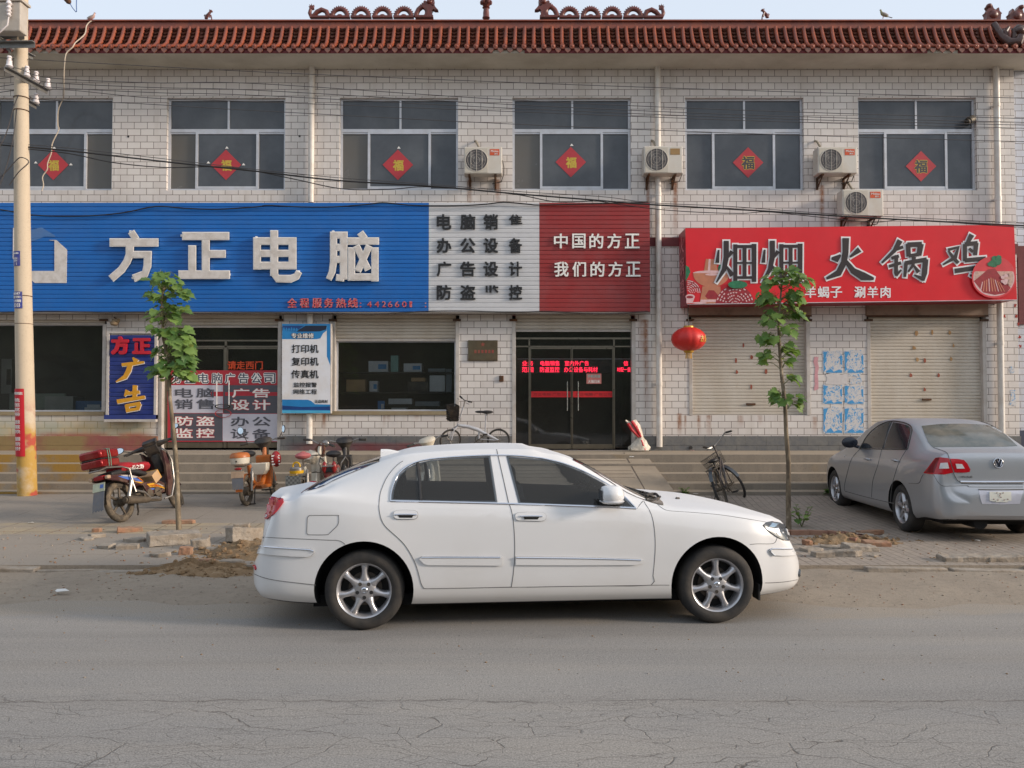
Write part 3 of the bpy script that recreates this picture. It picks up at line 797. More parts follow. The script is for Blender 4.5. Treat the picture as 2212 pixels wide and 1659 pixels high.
# ---- glass doors
def rect(mb, x0, x1, y0, y1, d0, d1, m=0):
    mb.box(P(x0, (y0+y1)/2, WD).x, P(x1, (y0+y1)/2, WD).x, d0, d1, WZ(y1), WZ(y0), m)
dy_ = WD+.14
CDF = MB()
for x0, x1, y0, y1 in ((1113, 1365, 728, 732), (1142, 1145.5, 732, 970), (1326.5, 1330, 732, 970), (1113, 1365, 746, 749), (1113, 1365, 712.5, 715)): rect(CDF, x0, x1, y0, y1, dy_-.03, dy_+.03)
CDF = CDF.build('door_frame', m_steel, BLD, smooth=0)
for x0, x1 in ((1146, 1235.5), (1237, 1326)):
    dr = MB()
    for q in ((x0, x0+1.6, 749.5, 970), (x1-1.6, x1, 749.5, 970), (x0+1.6, x1-1.6, 749.5, 753), (x0+1.6, x1-1.6, 960, 970)): rect(dr, *q, dy_-.02, dy_+.02)
    D = dr.build('glass_door', m_steel, BLD, smooth=0)
    g = MB(); rect(g, x0+1.6, x1-1.6, 753, 960, dy_-.004, dy_+.004); g.build('pane', m_glass, D, smooth=0)
    hx = x1-10 if x0 < 1200 else x0+12
    h = MB(); p = P(hx, 824, dy_-.07); q = P(hx, 887, dy_-.07); h.tube([p, q], .012, 8)
    for e in (p.lerp(q, .12), p.lerp(q, .88)): h.tube([e, e+Vector((0, .06, 0))], .008, 6)
    h.build('handle', M('chrome_handle', S(210, 208, 204), .2, .9), D)
    r = MB(); rect(r, x0+1.7, x1-1.7, 845, 858, dy_-.0085, dy_-.006); r.build('red_strip', M('red_strip', S(196, 26, 34), .55), D, smooth=0)
    tx = MB(); px_text(tx, '方正电脑·广告公司', x0+6, 848.5, x1-5, 855, dy_-.0105, .002, 0.0)
    tx.build('strip_letters', M('strip_letters', S(120, 20, 26), .6), D, smooth=0)
for x0, x1, y0, y1, nm in ((1113, 1142, 749, 968, 'side_pane'), (1330, 1365, 749, 968, 'side_pane'), (1113, 1365, 732, 746, 'transom_pane'), (1113, 1365, 715, 728, 'transom_pane')):
    g = MB(); rect(g, x0, x1, y0, y1, dy_-.004, dy_+.004); g.build(nm, m_glass, CDF, smooth=0)
LDF = MB()
for x0, x1, y0, y1 in ((352, 600, 703.5, 706), (352, 600, 733, 736.5), (352, 600, 746, 749.5), (480, 485, 736.5, 968), (352, 355, 706, 968), (597, 600, 706, 968)): rect(LDF, x0, x1, y0, y1, dy_-.03, dy_+.03)
LDF = LDF.build('door_frame', m_steel, BLD, smooth=0)
for x0, x1, y0, y1, nm in ((355, 597, 706, 733, 'transom_pane'), (355, 597, 737, 746, 'transom_pane')):
    g = MB(); rect(g, x0, x1, y0, y1, dy_-.004, dy_+.004); g.build(nm, m_glass, LDF, smooth=0)
for x0, x1, hx in ((355.5, 479.5, 468), (485.5, 596.5, 494.5)):
    dr = MB()
    for q in ((x0, x0+2, 750, 968), (x1-2, x1, 750, 968), (x0+2, x1-2, 750, 753), (x0+2, x1-2, 956, 968)): rect(dr, *q, dy_-.02, dy_+.02)
    D = dr.build('glass_door', m_steel, BLD, smooth=0)
    g = MB(); rect(g, x0+2, x1-2, 753, 956, dy_-.004, dy_+.004); g.build('pane', m_glass, D, smooth=0)
    h = MB(); p = P(hx, 822, dy_-.075); q = P(hx, 879, dy_-.075); h.tube([p, q], .013, 8)
    for e in (p.lerp(q, .1), p.lerp(q, .9)): h.tube([e, e+Vector((0, .065, 0))], .008, 6)
    h.build('handle', M('white_handle', S(214, 212, 210), .3), D)

# ---- downpipes
def pipe(px, segs, r=.06, end=False):
    for y0, y1 in segs:
        mb = MB(); x = WX(px, 600); yc = WD-.09
        mb.tube([(x, yc, WZ(y1)), (x, yc, WZ(y0))], r, 16)
        D = mb.build('downpipe', m_pvc, BLD)
        z = WZ(y0)-.9
        while z > WZ(y1)+.3:
            c = MB(); c.tube([(x, yc, z-.04), (x, yc, z+.04)], r+.008, 16); c.box(x-.02, x+.02, yc, WD-.001, z-.02, z+.02); c.build('pipe_collar', m_pvc, D); z -= 1.9
        if end:
            c = MB(); c.lathe([(r*.85, .002), (r*.85, .12)], (x, yc, WZ(y1)-.003), n=16); c.build('pipe_mouth', m_black, D)
pipe(673, ((130, 440), (670, 716), (893, 958))); pipe(1421, ((125, 965),), end=True); pipe(2153, ((135, 500), (645, 960)))
# drilled holes and small switch box
for px, py in ((277, 295), (647, 294)):
    p = P(px, py, WD-.004); q = MB(); q.disc(p, (0,1,0), .022, 14, 0, .006); q.build('drill_hole', m_black, BLD)
q = MB(); p = P(1083, 818, WD-.03); q.box(p.x-.045, p.x+.045, p.y, WD+.0, p.z-.06, p.z+.06); q.build('switch_box', m_iron, BLD, smooth=0, bevel=.008)

# ---- eaves
ED = WD-.76
zs_ = P(CX, 148, WD).z; ze = P(CX, 115, ED).z
sf = MB(); sf.add([(WL, WD+.1, zs_), (WR+.5, WD+.1, zs_), (WR+.5, ED, ze), (WL, ED, ze), (WL, WD+.1, zs_+.1), (WR+.5, WD+.1, zs_+.1), (WR+.5, ED, ze+.1), (WL, ED, ze+.1)],
                  [(0,1,2,3), (4,7,6,5), (0,3,7,4), (1,5,6,2), (3,2,6,7), (0,4,5,1)])
sf.build('soffit', m_plaster, BLD, smooth=0)
fb = MB(); z1 = P(CX, 106, ED-.02).z; z0 = P(CX, 114.5, ED-.02).z
for a, b in ((WL, WX(62)), (WX(168), WX(1065)), (WX(1132), WX(1966)), (WX(2030), WR+.5)): fb.box(a, b, ED-.025, ED-.003, z0, z1)
fb.build('fascia_board', M('fascia', S(112, 42, 44), .6, var=.15, scale=4), BLD, smooth=0)
def roof_mat(name, cols, sc=6.):
    t = NT(name); x, y, z = t.xyz()
    n = t.noise(sc, 4, .6); n2 = t.noise(22, 4, .7)
    v = t.n('ShaderNodeTexVoronoi', feature='F1'); v.inputs['Scale'].default_value = 1.; t.l(t.mapv((5.5, 3, 3)), v.inputs['Vector'])
    sp = t.n('ShaderNodeSeparateColor'); t.l(v.outputs['Color'], sp.inputs[0])
    c = t.mix(sp.outputs[0], cols[0], cols[1])
    c = t.mix(t.ramp(n, [(.5, 0.), (.75, .7)]), c, cols[2])
    c = t.mix(t.ramp(n2, [(.62, 0.), (.8, .55)]), c, S(176, 168, 152))
    t.set(Base_Color=c, Roughness=t.math('ADD', t.math('MULTIPLY', n2, .3), .22))
    t.bump(n2, .25, .01)
    return t.m
m_rt = roof_mat('glazed_roof_tile', (S(144, 74, 48), S(124, 64, 48), S(98, 60, 50)))
m_rp = roof_mat('pan_tile', (S(132, 82, 66), S(116, 78, 66), S(98, 84, 74)))
m_orn = roof_mat('glazed_ornament', (S(108, 52, 42), S(96, 48, 42), S(78, 50, 44)))
R0d, R0z = ED-.05, P(CX, 101, ED-.05).z
R1d, R1z = ED+.46, P(CX, 59, ED+.46).z
RC = [(0, 0), (.34, .13), (.62, .33), (.82, .6), (.95, .86), (1, 1)]     # concave sweep from eave to ridge
rc = [(lerp(R0d, R1d, a), lerp(R0z, R1z, b)) for a, b in RC]
rf = MB(); n = len(rc)
rf.add([(WL, y+.02, z-.045) for y, z in rc] + [(WR+.45, y+.02, z-.045) for y, z in rc], [(i, i+1, n+i+1, n+i) for i in range(n-1)])
rf.box(WL, WR+.45, ED-.02, R1d+.3, ze+.1, R0z-.05)
ROOF = rf.build('roof', m_rp, BLD, smooth=40)
tr = MB(); ends = MB(); pan = MB(); x = WL+.05
while x < WR+.4:
    jx = random.uniform(-.006, .006)
    tr.tube([(x+jx*(i-2), y, z+random.uniform(-.004, .004)) for i, (y, z) in enumerate(rc)], [.042, .04, .039, .039, .038, .037], 8)
    tr.tube([(x+jx*-2, R0d-.035, R0z), (x+jx*-2, R0d+.012, R0z)], .049, 12)
    tr.ball((x+jx*-2, R0d-.036, R0z), (.03, .012, .03), 8, 4)
    xm = x+.0925
    pan.prism([(xm-.055, R0z-.035), (xm+.055, R0z-.035), (xm+.05, R0z-.075), (xm, R0z-.125), (xm-.05, R0z-.075)], lambda a, b: (a, R0d-.02, b), (0, .02, 0))
    for i in range(9):                                          # overlapping pan tiles
        t_ = (i+.5)/9*(len(rc)-1); k = int(t_); f = t_-k
        y, z = lerp(rc[k][0], rc[k+1][0], f), lerp(rc[k][1], rc[k+1][1], f)
        pan.add([(xm-.055, y-.022, z+.002), (xm, y-.022, z-.016), (xm+.055, y-.022, z+.002), (xm-.055, y+.05, z+.02), (xm, y+.05, z+.0), (xm+.055, y+.05, z+.02)], [(0,1,4,3), (1,2,5,4)])
    x += .185
tr.build('cover_tiles', m_rt, ROOF, smooth=50); pan.build('pan_tiles', m_rp, ROOF, smooth=0)
rd = MB(); za, zb = R1z-.03, P(CX, 39.5, R1d).z
h = zb-za
rd.box(WL, WR+.45, R1d-.02, R1d+.2, za, za+h*.28); rd.box(WL, WR+.45, R1d-.005, R1d+.2, za+h*.28, za+h*.62); rd.box(WL, WR+.45, R1d-.05, R1d+.22, za+h*.66, za+h*.78); rd.box(WL, WR+.45, R1d+.01, R1d+.2, za+h*.62, za+h*.66)
rd.tube([(WL, R1d+.06, zb-h*.14), (WR+.45, R1d+.06, zb-h*.14)], h*.13, 10)
rd.build('ridge', m_rt, ROOF, smooth=40)

# ---- ornaments on the ridge
RY = R1d+.07
def ridge_pt(x, y): return P(x, y, RY)
def dragon(xt, dirn):
    """xt: picture x of the tail end; dirn +1 when the head is on the right"""
    f = lambda u, v: ridge_pt(xt+dirn*u, v)
    pxm = RY/FPX
    D = MB()
    for c in (69, 115, 161, 207):
        o = f(c, 37.5); n = 16; R, r = 16.5*pxm, 5.2*pxm
        D.tube([o+Vector((-dirn*R*1.02*cos(pi*i/n), 0, R*1.12*sin(pi*i/n))) for i in range(n+1)], r, 8, 0, True)
        for i in range(1, 13):
            a = pi*(i+.5)/14; q = Vector((-cos(a), 0, sin(a)*1.1)); p = o+q*(R+r*.8); w = Vector((sin(a), 0, cos(a)))*.022
            D.add([p-w+Vector((0,.012,0)), p+w+Vector((0,.012,0)), p+q*.035, p-w-Vector((0,.012,0)), p+w-Vector((0,.012,0))], [(0,1,2), (4,3,2), (0,2,3), (1,4,2), (0,3,4,1)])
        b = f(c-22, 39); e = f(c+22, 34)
        D.box(min(b.x, e.x), max(b.x, e.x), RY-.05, RY+.05, b.z, b.z+.035)
        D.ball(o+Vector((0, 0, .02)), (.07, .045, .045), 8, 5)
    # tail
    D.tube([f(45, 37), f(40, 25), f(30, 21), f(20, 26), f(14, 33), f(7, 36), f(4, 28), f(6, 20), f(8, 14)], [.05, .05, .05, .05, .048, .045, .04, .034, .026], 8)
    for i in range(6):
        p = f(18+i*4.2, 22.5-abs(3-i)*-.4); D.add([p+Vector((-.02,0,-.02)), p+Vector((.02,0,-.02)), p+Vector((0,0,.035)), p+Vector((0,.02,-.02))], [(0,1,2), (1,3,2), (3,0,2)])
    D.prism([(8, 20), (2, 15), (4.5, 15), (4, 10.5), (7.5, 13.5), (8.5, 9), (10.5, 13.5), (14, 11.5), (13, 16.5), (14, 19), (10.5, 21)], lambda a, b: f(a, b)+Vector((0,-.03,0)), (0, .06, 0))
    b = f(5, 39); e = f(46, 35.5); D.box(min(b.x, e.x), max(b.x, e.x), RY-.05, RY+.05, b.z, e.z)
    # head, neck, horns, claw
    D.tube([f(233, 37), f(235, 29), f(239, 21), f(246, 15), f(254, 15), f(259, 22), f(260, 30), f(257, 37)], [.05, .05, .052, .055, .06, .065, .07, .06], 8)
    D.prism([(248, 17), (246, 9), (250, 10), (252, 3), (256, 7), (262, 1.5), (267, 3), (272, .5), (274, 4), (271, 8), (274, 10.5), (272, 13), (265, 12.5), (270, 16), (274, 15), (278, 20), (282, 24), (275, 24), (271, 22), (268, 27), (270, 37), (250, 37), (258, 26)], lambda a, b: f(a, b)+Vector((0,-.06,0)), (0, .12, 0))
    D.ball(f(263, 6.5)+Vector((0,-.03,0)), (.07, .08, .055), 8, 6); D.ball(f(267, 5)+Vector((0,-.09,0)), .018, 8, 5)
    for u, v in ((256, 5), (252, 7), (249, 10), (245, 13), (241, 18)):
        p = f(u, v); D.add([p+Vector((-.03,-.02,-.03)), p+Vector((.03,.0,-.03)), p+Vector((-dirn*.02,0,.05)), p+Vector((0,.03,-.03))], [(0,1,2), (1,3,2), (3,0,2)])
    b = f(232, 39); e = f(271, 35); D.box(min(b.x, e.x), max(b.x, e.x), RY-.06, RY+.06, b.z, e.z)
    D.build('ridge_dragon', m_orn, ROOF, smooth=50)
dragon(665, 1); dragon(1437, -1)
def finial(x, y0, y1):
    p = ridge_pt(x, y1); hh = ridge_pt(x, y0).z-p.z; k = hh/.38
    F = MB(); F.lathe([(0, 0), (.075*k, 0), (.06*k, .04*k), (.06*k, .1*k), (.05*k, .18*k), (.075*k, .2*k), (.05*k, .22*k), (.09*k, .27*k), (.07*k, .29*k), (.1*k, .33*k), (.05*k, .36*k), (0, .38*k)], p, n=14)
    for i in range(6):
        a = 2*pi*i/6; F.ball(p+Vector((.09*k*cos(a), .09*k*sin(a), .3*k)), (.03*k, .03*k, .05*k), 6, 4)
    F.build('ridge_finial', m_orn, ROOF, smooth=40)
finial(1050, -3, 39)
def lion(x, y0, y1, s=1):
    p = ridge_pt(x, y1); h_ = ridge_pt(x, y0).z-p.z; L = MB(); q = lambda a, b: p+Vector((s*a*h_, 0, b*h_))
    L.tube([q(-.25, .05), q(-.2, .3), q(-.02, .5), q(.12, .72), q(.2, .82)], [.16*h_, .2*h_, .17*h_, .13*h_, .12*h_], 8)
    L.ball(q(.22, .84), (.17*h_, .15*h_, .15*h_), 10, 6); L.ball(q(.36, .78), (.08*h_, .08*h_, .07*h_), 8, 5); L.ball(q(.08, .96), (.07*h_, .1*h_, .06*h_), 6, 4)
    for a in (-.05, .05): L.tube([q(.1, .55)+Vector((0,a,0)), q(.2, .25)+Vector((0,a,0)), q(.22, 0)+Vector((0,a,0))], [.08*h_, .06*h_, .07*h_], 6)
    L.ball(q(-.3, .1), (.18*h_, .15*h_, .12*h_), 8, 5); L.tube([q(-.35, .2), q(-.48, .35), q(-.4, .5)], [.06*h_, .07*h_, .03*h_], 6)
    L.build('ridge_lion', m_orn, ROOF, smooth=50)
lion(451, 21, 41); lion(1652, 19, 39, -1)
def hip_beast(x, y0, y1, s):
    f = lambda a, b: ridge_pt(x+s*a, lerp(y1, y0, b)); B = MB()
    B.prism([(-15, 0), (15, 0), (16, .35), (18, .42), (13, .55), (11, .78), (7, .72), (6, .6), (0, .72), (-4, .98), (-10, 1), (-14, .86), (-11, .72), (-14, .5), (-18, .46), (-15, .3)], lambda a, b: f(a, b)+Vector((0,-.06,0)), (0, .12, 0))
    B.ball(f(-9, .88)+Vector((0,-.03,0)), (.055, .08, .05), 8, 6); B.ball(f(0, .35)+Vector((0,-.05,0)), (.1, .06, .09), 8, 6)
    B.build('ridge_beast', m_orn, ROOF, smooth=50)
hip_beast(2143, 11, 46, 1); hip_beast(2194, 14, 48, -1)
hb = MB(); f = lambda x, y, o=0: P(x, y, R0d+.15+o)
hb.tube([f(2147, 52, .2), f(2156, 66, .12), f(2166, 80, .02), f(2180, 92, -.06), f(2200, 92, -.1), f(2206, 78, -.1)], [.06, .065, .07, .09, .1, .08], 10)
hb.tube([f(2175, 84), f(2172, 68), f(2180, 58)], [.05, .045, .02], 6); hb.tube([f(2190, 84), f(2192, 66), f(2200, 60), f(2210, 60)], [.06, .06, .07, .05], 8)
hb.ball(f(2203, 66, -.05), (.1, .08, .07), 8, 6)
hb.build('eave_beast', roof_mat('dark_ornament', (S(74, 46, 38), S(66, 44, 38), S(60, 48, 42))), ROOF, smooth=50)

# ---- platform, steps, ramp
m_step = M('worn_steps', S(150, 140, 126), .9, var=.1, scale=2.2, bump=(26, .4), dirt=(S(112, 100, 86), .6, 1.6))
def step_mat():
    t = NT('worn_steps'); x, y, z = t.xyz()
    n = t.noise(2.0, 6, .65); st = t.noise(1., 5, .6, t.mapv((5, 1, .8))); f = t.noise(40, 3, .7)
    c = t.mix(t.ramp(n, [(.35, 0.), (.68, 1.)]), S(140, 130, 117), S(158, 146, 130))
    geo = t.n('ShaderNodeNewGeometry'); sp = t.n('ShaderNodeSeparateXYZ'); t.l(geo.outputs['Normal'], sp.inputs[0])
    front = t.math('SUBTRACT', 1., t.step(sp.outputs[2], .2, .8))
    c = t.mix(t.math('MULTIPLY', front, t.ramp(st, [(.35, .45), (.65, .95)])), c, S(128, 119, 108))   # darker, streaked risers
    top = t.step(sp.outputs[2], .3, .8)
    c = t.mix(t.math('MULTIPLY', top, .6), c, S(166, 151, 131))                                          # paler treads
    l = t.math('SUBTRACT', 1., t.step(x, WX(255), WX(310)))
    pn = t.noise(1.3, 4, .6)
    c = t.mix(t.math('MULTIPLY', t.math('MULTIPLY', l, front), t.ramp(pn, [(.42, 0.), (.58, .85)])), c, S(160, 122, 48))
    c = t.mix(t.math('MULTIPLY', t.ramp(t.noise(.7, 3), [(.62, 0.), (.7, .4)]), front), c, S(160, 128, 70))
    c = t.mix(t.ramp(f, [(.3, .3), (.45, 0.)]), c, S(80, 72, 64))
    t.set(Base_Color=c, Roughness=.92, Specular_IOR_Level=.2); t.bump(t.math('ADD', n, t.math('MULTIPLY', f, .4)), .4, .01)
    return t.m
m_step = step_mat()
lips = [(981, PLAT)]
Yf = []
zc = PLAT; dcur = None
dF = (EYE-PLAT)*FPX/(981-HZ)
LV = [(dF, PLAT)] + [(dF-.3*i, EYE-(y-HZ)*(dF-.3*i)/FPX) for i, y in ((1, 1001), (2, 1022), (3, 1043), (4, 1061))]
stp = MB(); SX0, SX1 = -14., 14.
stp.box(SX0, SX1, LV[0][0], WD+.05, -.05, LV[0][1])
for (d0, z0), (d1, z1) in zip(LV[1:], LV): stp.box(SX0, SX1, d0, d1-.0005, -.05, z0)
struct(stp.build('steps', m_step, loc=(0,0,0), smooth=0, bevel=.012))
rm = MB()
ra, rb = P(930, 978, dF-.02).x, P(1398, 978, dF-.02).x
fa, fb_ = P(760, 1080, LV[-1][0]-.35).x, P(1473, 1067, LV[-1][0]-.35).x
zt, zb = PLAT+.012, gz(1.5, LV[-1][0]-.4)+.0
y1, y0 = dF+.25, LV[-1][0]-.4
cr = [P(1352, 978, dF).x, P(1408, 1072, y0).x]
rm.add([(ra,y1,zt),(rb,y1,zt),(fb_,y0,zb),(fa,y0,zb),(ra,y1,zt-.3),(rb,y1,zt-.3),(fb_,y0,zb-.3),(fa,y0,zb-.3)], [(0,3,2,1),(4,5,6,7),(0,1,5,4),(1,2,6,5),(2,3,7,6),(3,0,4,7)])
m_ramp = M('ramp_concrete', S(156, 142, 124), .92, var=.08, scale=1.4, bump=(22, .5), dirt=(S(126, 112, 96), .5, 2))
struct(rm.build('ramp', m_ramp, loc=(0,0,0), smooth=0))
jr = MB(); jr.tube([(cr[0], y1, zt+.002), (cr[1], y0+.02, zb+.004)], .014, 6, flat=.4)
for i in range(14):
    t_ = (i+.5)/14; yy = lerp(y1, y0, t_); zz = lerp(zt, zb, t_)
    jr.tube([(lerp(ra, fa, t_)+.3, yy, zz+.001), (lerp(cr[0], cr[1], t_)-.05, yy+random.uniform(-.02, .02), zz+.001)], .006, 5, flat=.4)
struct(jr.build('ramp_grooves', M('groove', S(104, 92, 80), .95), loc=(0,0,0)))

# ---- the next building, just in view on the right
NB = thing('neighbour_building', 'bluish white tiled neighbouring building just past the right downpipe', 'building', (WR+3, WD+.12, PLAT))
nw = MB(); nw.box(WR+.004, WR+7, WD+.1, WD+5, PLAT-.1, WT+.3); nw.build('wall', m_tile2, NB, smooth=0)
nb = MB(); nb.box(WR+.006, WR+7, WD+.05, WD+.099, WZ(556), WZ(530)); nb.box(WR+.05, WR+.22, WD+.04, WD+.099, WZ(700), WZ(556.3)); nb.build('dark_band', m_redband, NB, smooth=0)
npl = MB(); npl.box(WR+.006, WR+7, WD+.04, WD+.099, PLAT-.05, WZ(930)); npl.build('plinth', M('navy_plinth', S(58, 64, 84), .6), NB, smooth=0)
# ================================================================ signs and things fixed to the facade
A1 = lambda pts, ox, oy: [(ox+p[0]/4, oy+p[1]/4, *([q/4 for q in p[2:]])) for p in pts]     # enlarged-view measurements -> picture units
def slat_panel(mb, x0, x1, y0, y1, d, pitch=9.4, m=0):
    a, b = P(x0, (y0+y1)/2, d).x, P(x1, (y0+y1)/2, d).x
    n = max(1, round((y1-y0)/pitch)); prof = []
    for i in range(n):
        za, zb = P(CX, lerp(y0, y1, i/n), d).z, P(CX, lerp(y0, y1, (i+1)/n), d).z
        prof += [(d+.004, za), (d-.004, za-.010), (d, zb+.013), (d+.016, zb+.011), (d+.016, zb+.001)]
    k = len(prof)
    mb.add([(a, p, q) for p, q in prof]+[(b, p, q) for p, q in prof], [(i, i+1, k+i+1, k+i) for i in range(k-1)], m)
    za, zb = P(CX, y0, d).z, P(CX, y1, d).z
    return a, b, zb, za
def paint(name, col, dirt=.35, **kw):
    return M(name, col, kw.pop('rough', .45), var=.05, scale=2, dirt=(tuple(c*.55+.1 for c in col), dirt, 1.6), **kw)
m_blue = paint('blue_slats', S(18, 102, 182), .14); m_wsl = paint('white_slats', S(206, 206, 208), .3); m_rsl = paint('dull_red_slats', S(150, 46, 46))
m_lw = M('letter_white', S(216, 209, 203), .5, var=.05, scale=5, dirt=(S(160, 146, 130), .5, 7))
m_rimw = M('letter_rim', S(236, 232, 226), .35)
m_lb = M('letter_black', S(26, 25, 27), .5, var=.1)
m_lr = M('letter_red', S(190, 30, 40), .45, var=.1, scale=20, dirt=(S(210, 190, 190), .75, 30))
SGD = 16.2
SG = thing('shop_sign', 'long slatted shop sign in blue, white and dull red panels above the computer shop', 'sign', (WX(663), SGD, P(CX, 675, SGD).z))
for x0, x1, m, nm in ((-70, 926, m_blue, 'blue_panel'), (926.3, 1165, m_wsl, 'white_panel'), (1165.3, 1404, m_rsl, 'red_panel')):
    mb = MB(); a, b, z0, z1 = slat_panel(mb, x0, x1, 438, 674, SGD)
    mb.box(a, b, SGD+.02, SGD+.06, z0, z1)
    mb.build(nm, m, SG, smooth=0)
bkx = MB(); a, b = P(-70, 560, SGD).x, P(1404, 560, SGD).x; z0, z1 = P(CX, 674, SGD).z, P(CX, 438, SGD).z
bkx.box(a+.01, b-.01, SGD+.061, WD-.03, z0+.03, z0+.06); bkx.box(a+.01, b-.01, SGD+.061, WD-.03, z1-.05, z1-.02); bkx.box(b-.04, b-.002, SGD+.061, WD-.03, z0+.061, z1-.051)
x = a
while x < b: bkx.box(x, x+.03, SGD+.061, WD-.03, z0+.061, z1-.051); x += 1.15
bkx.build('sign_frame', m_iron, SG, smooth=0)
trim = MB(); trim.box(a, b, SGD-.02, SGD+.03, z0-.03, z0-.002); trim.build('bottom_trim', M('grey_trim', S(120, 112, 104), .6), SG, smooth=0)
O1 = (0, 414.75); O2 = (553.0, 414.75); O3 = (1106.0, 414.75); O4 = (1659.0, 414.75)
BIG = {
 '方': (O1, [[(1135,345,27),(1176,408,27)], [(950,436,32),(1366,436,32)], [(1122,462,33),(1120,540,31),(1098,600,30),(1050,672,30),(962,748,30)], [(1112,540,27),(1308,540,27)], [(1278,515,31),(1274,640,31),(1252,708,31),(1156,745,30)]]),
 '正': (O1, [[(1577,380,31),(1978,380,31)], [(1778,408,31),(1778,690,31)], [(1805,535,30),(1948,535,30)], [(1661,464,31),(1661,690,31)], [(1545,714,33),(1984,714,33)]]),
 '电': (O2, [[(9,396,30),(9,666,30)], [(-20,424,29),(347,424,29)], [(38,530,27),(290,530,27)], [(38,635,29),(347,635,29)], [(316,396,31),(316,640,31)], [(157,334,31),(157,720,31)], [(157,700,30),(185,748,30),(300,750,30),(350,730,28),(372,690,24)]]),
 '脑': (O2, [[(670,346,27),(670,600,27),(658,690,26),(630,752,22)], [(645,372,26),(788,372,26)], [(757,346,29),(757,752,29)], [(697,478,27),(757,478,27)], [(690,582,27),(757,582,27)], [(760,745,24),(695,738,24)],
        [(902,352,27),(938,402,27)], [(792,424,28),(1060,424,28)], [(825,482,28),(825,762,28)], [(805,734,27),(1010,734,27)], [(1028,482,28),(1028,768,28)], [(868,466,26),(968,670,26)], [(978,466,26),(880,682,26)]])}
for ch, (O, sts) in BIG.items():
    st = [A1(s_, *O) for s_ in sts]
    mb = MB(); strokes(mb, st, SGD-.085, .06, 1.05, 1); strokes(mb, st, SGD-.092, .008, -.7, 0)
    for p_ in (st[0][0], st[-1][-1]): mb.box(P(p_[0], p_[1], SGD).x-.02, P(p_[0], p_[1], SGD).x+.02, SGD-.05, SGD, P(p_[0], p_[1], SGD).z-.02, P(p_[0], p_[1], SGD).z+.02, 1)
    mb.build('letter', [m_lw, m_rimw], SG, smooth=0)
lg = MB()
lg.prism(A1([(262,682),(470,682),(470,420),(428,418),(428,414),(486,415),(578,498),(574,786),(300,786),(262,752)], *O1), lambda u, v: P(u, v, SGD-.012), (0, .008, 0))
lg.prism(A1([(112,310),(118,310),(117,580),(110,576)], *O1), lambda u, v: P(u, v, SGD-.012), (0, .008, 0))
lg.build('logo_remnant', m_lw, SG, smooth=0)
sm = MB()
for poly in ([(262,330),(360,305),(400,330),(470,372),(480,388),(400,385),(262,400)], [(262,402),(380,388),(300,420),(262,425)]):
    sm.prism(A1(poly, *O1), lambda u, v: P(u, v, SGD-.0065), (0, .002, 0))
sm.build('faded_patch', paint('faded_blue', S(64, 112, 170)), SG, smooth=0)
def letters(parent, items, d, th, mat, off=.02, name='letter', pad=0, back=None):
    for ch, x0, y0, x1, y1 in items:
        mb = MB()
        if back:
            px_text(mb, ch, x0, y0, x1, y1, d, th*.5, off, 0); px_text(mb, ch, x0, y0, x1, y1, d+th*.5+.0006, th*.5, back[1], 1, pad=back[2])
            mb.build(name, [mat, back[0]], parent, smooth=0)
        else:
            px_text(mb, ch, x0, y0, x1, y1, d, th, off, 0, pad=pad); mb.build(name, mat, parent, smooth=0)
xs_ = [(270,352),(378,458),(485,568),(588,666),(690,780),(793,880)]
letters(SG, [(c, 553+a/4, 414.75+916/4, 553+b/4, 414.75+1000/4) for c, (a, b) in zip('全程服务热线', xs_)], SGD-.03, .022, m_lr, .03)
letters(SG, [(c, 553+a/4, 414.75+944/4, 553+b/4, 414.75+995/4) for c, (a, b) in zip('4426601', [(960,1000),(1025,1063),(1088,1122),(1140,1178),(1200,1238),(1262,1300),(1326,1348)])], SGD-.025, .018, m_lr, .01)
letters(SG, [(':', 553+a/4, 414.75+955/4, 553+(a+13)/4, 414.75+995/4) for a in (896, 1458)], SGD-.025, .018, m_lr, .01)
cols = [(943,975),(994,1027),(1044,1076),(1099,1128)]; rows = [(462,496),(513.5,546.5),(564.5,597),(615,647.5)]
for r, ln in enumerate(('电脑销', '办公设备', '广告设计', '防盗 控')):
    letters(SG, [(c, cols[i][0], rows[r][0], cols[i][1], rows[r][1]) for i, c in enumerate(ln) if c != ' '], SGD-.032, .022, m_lb, .028)
letters(SG, [('隹', 1099, 463, 1128, 485)], SGD-.032, .022, m_lb, .02)
mb = MB(); strokes(mb, [A1(q, *O2) for q in ([(1993,810,9),(1993,866,9)], [(2026,806,10),(2026,868,10)], [(2062,806,9),(2046,838,6)], [(2056,824,8),(2094,824,8)], [(2060,838,9),(2090,868,9)])], SGD-.032, .022)
mb.build('letter', m_lb, SG, smooth=0)
letters(SG, [(c, 1106+a/4, 414.75+358/4, 1106+b/4, 414.75+488/4) for c, (a, b) in zip('中国的方正', [(362,482),(520,636),(668,790),(822,945),(975,1103)])], SGD-.036, .026, m_rimw, .02)
letters(SG, [(c, 1106+a/4, 414.75+601/4, 1106+b/4, 414.75+732/4) for c, (a, b) in zip('我们的方正', [(365,490),(522,641),(678,800),(832,955),(985,1112)])], SGD-.036, .026, m_rimw, .02)
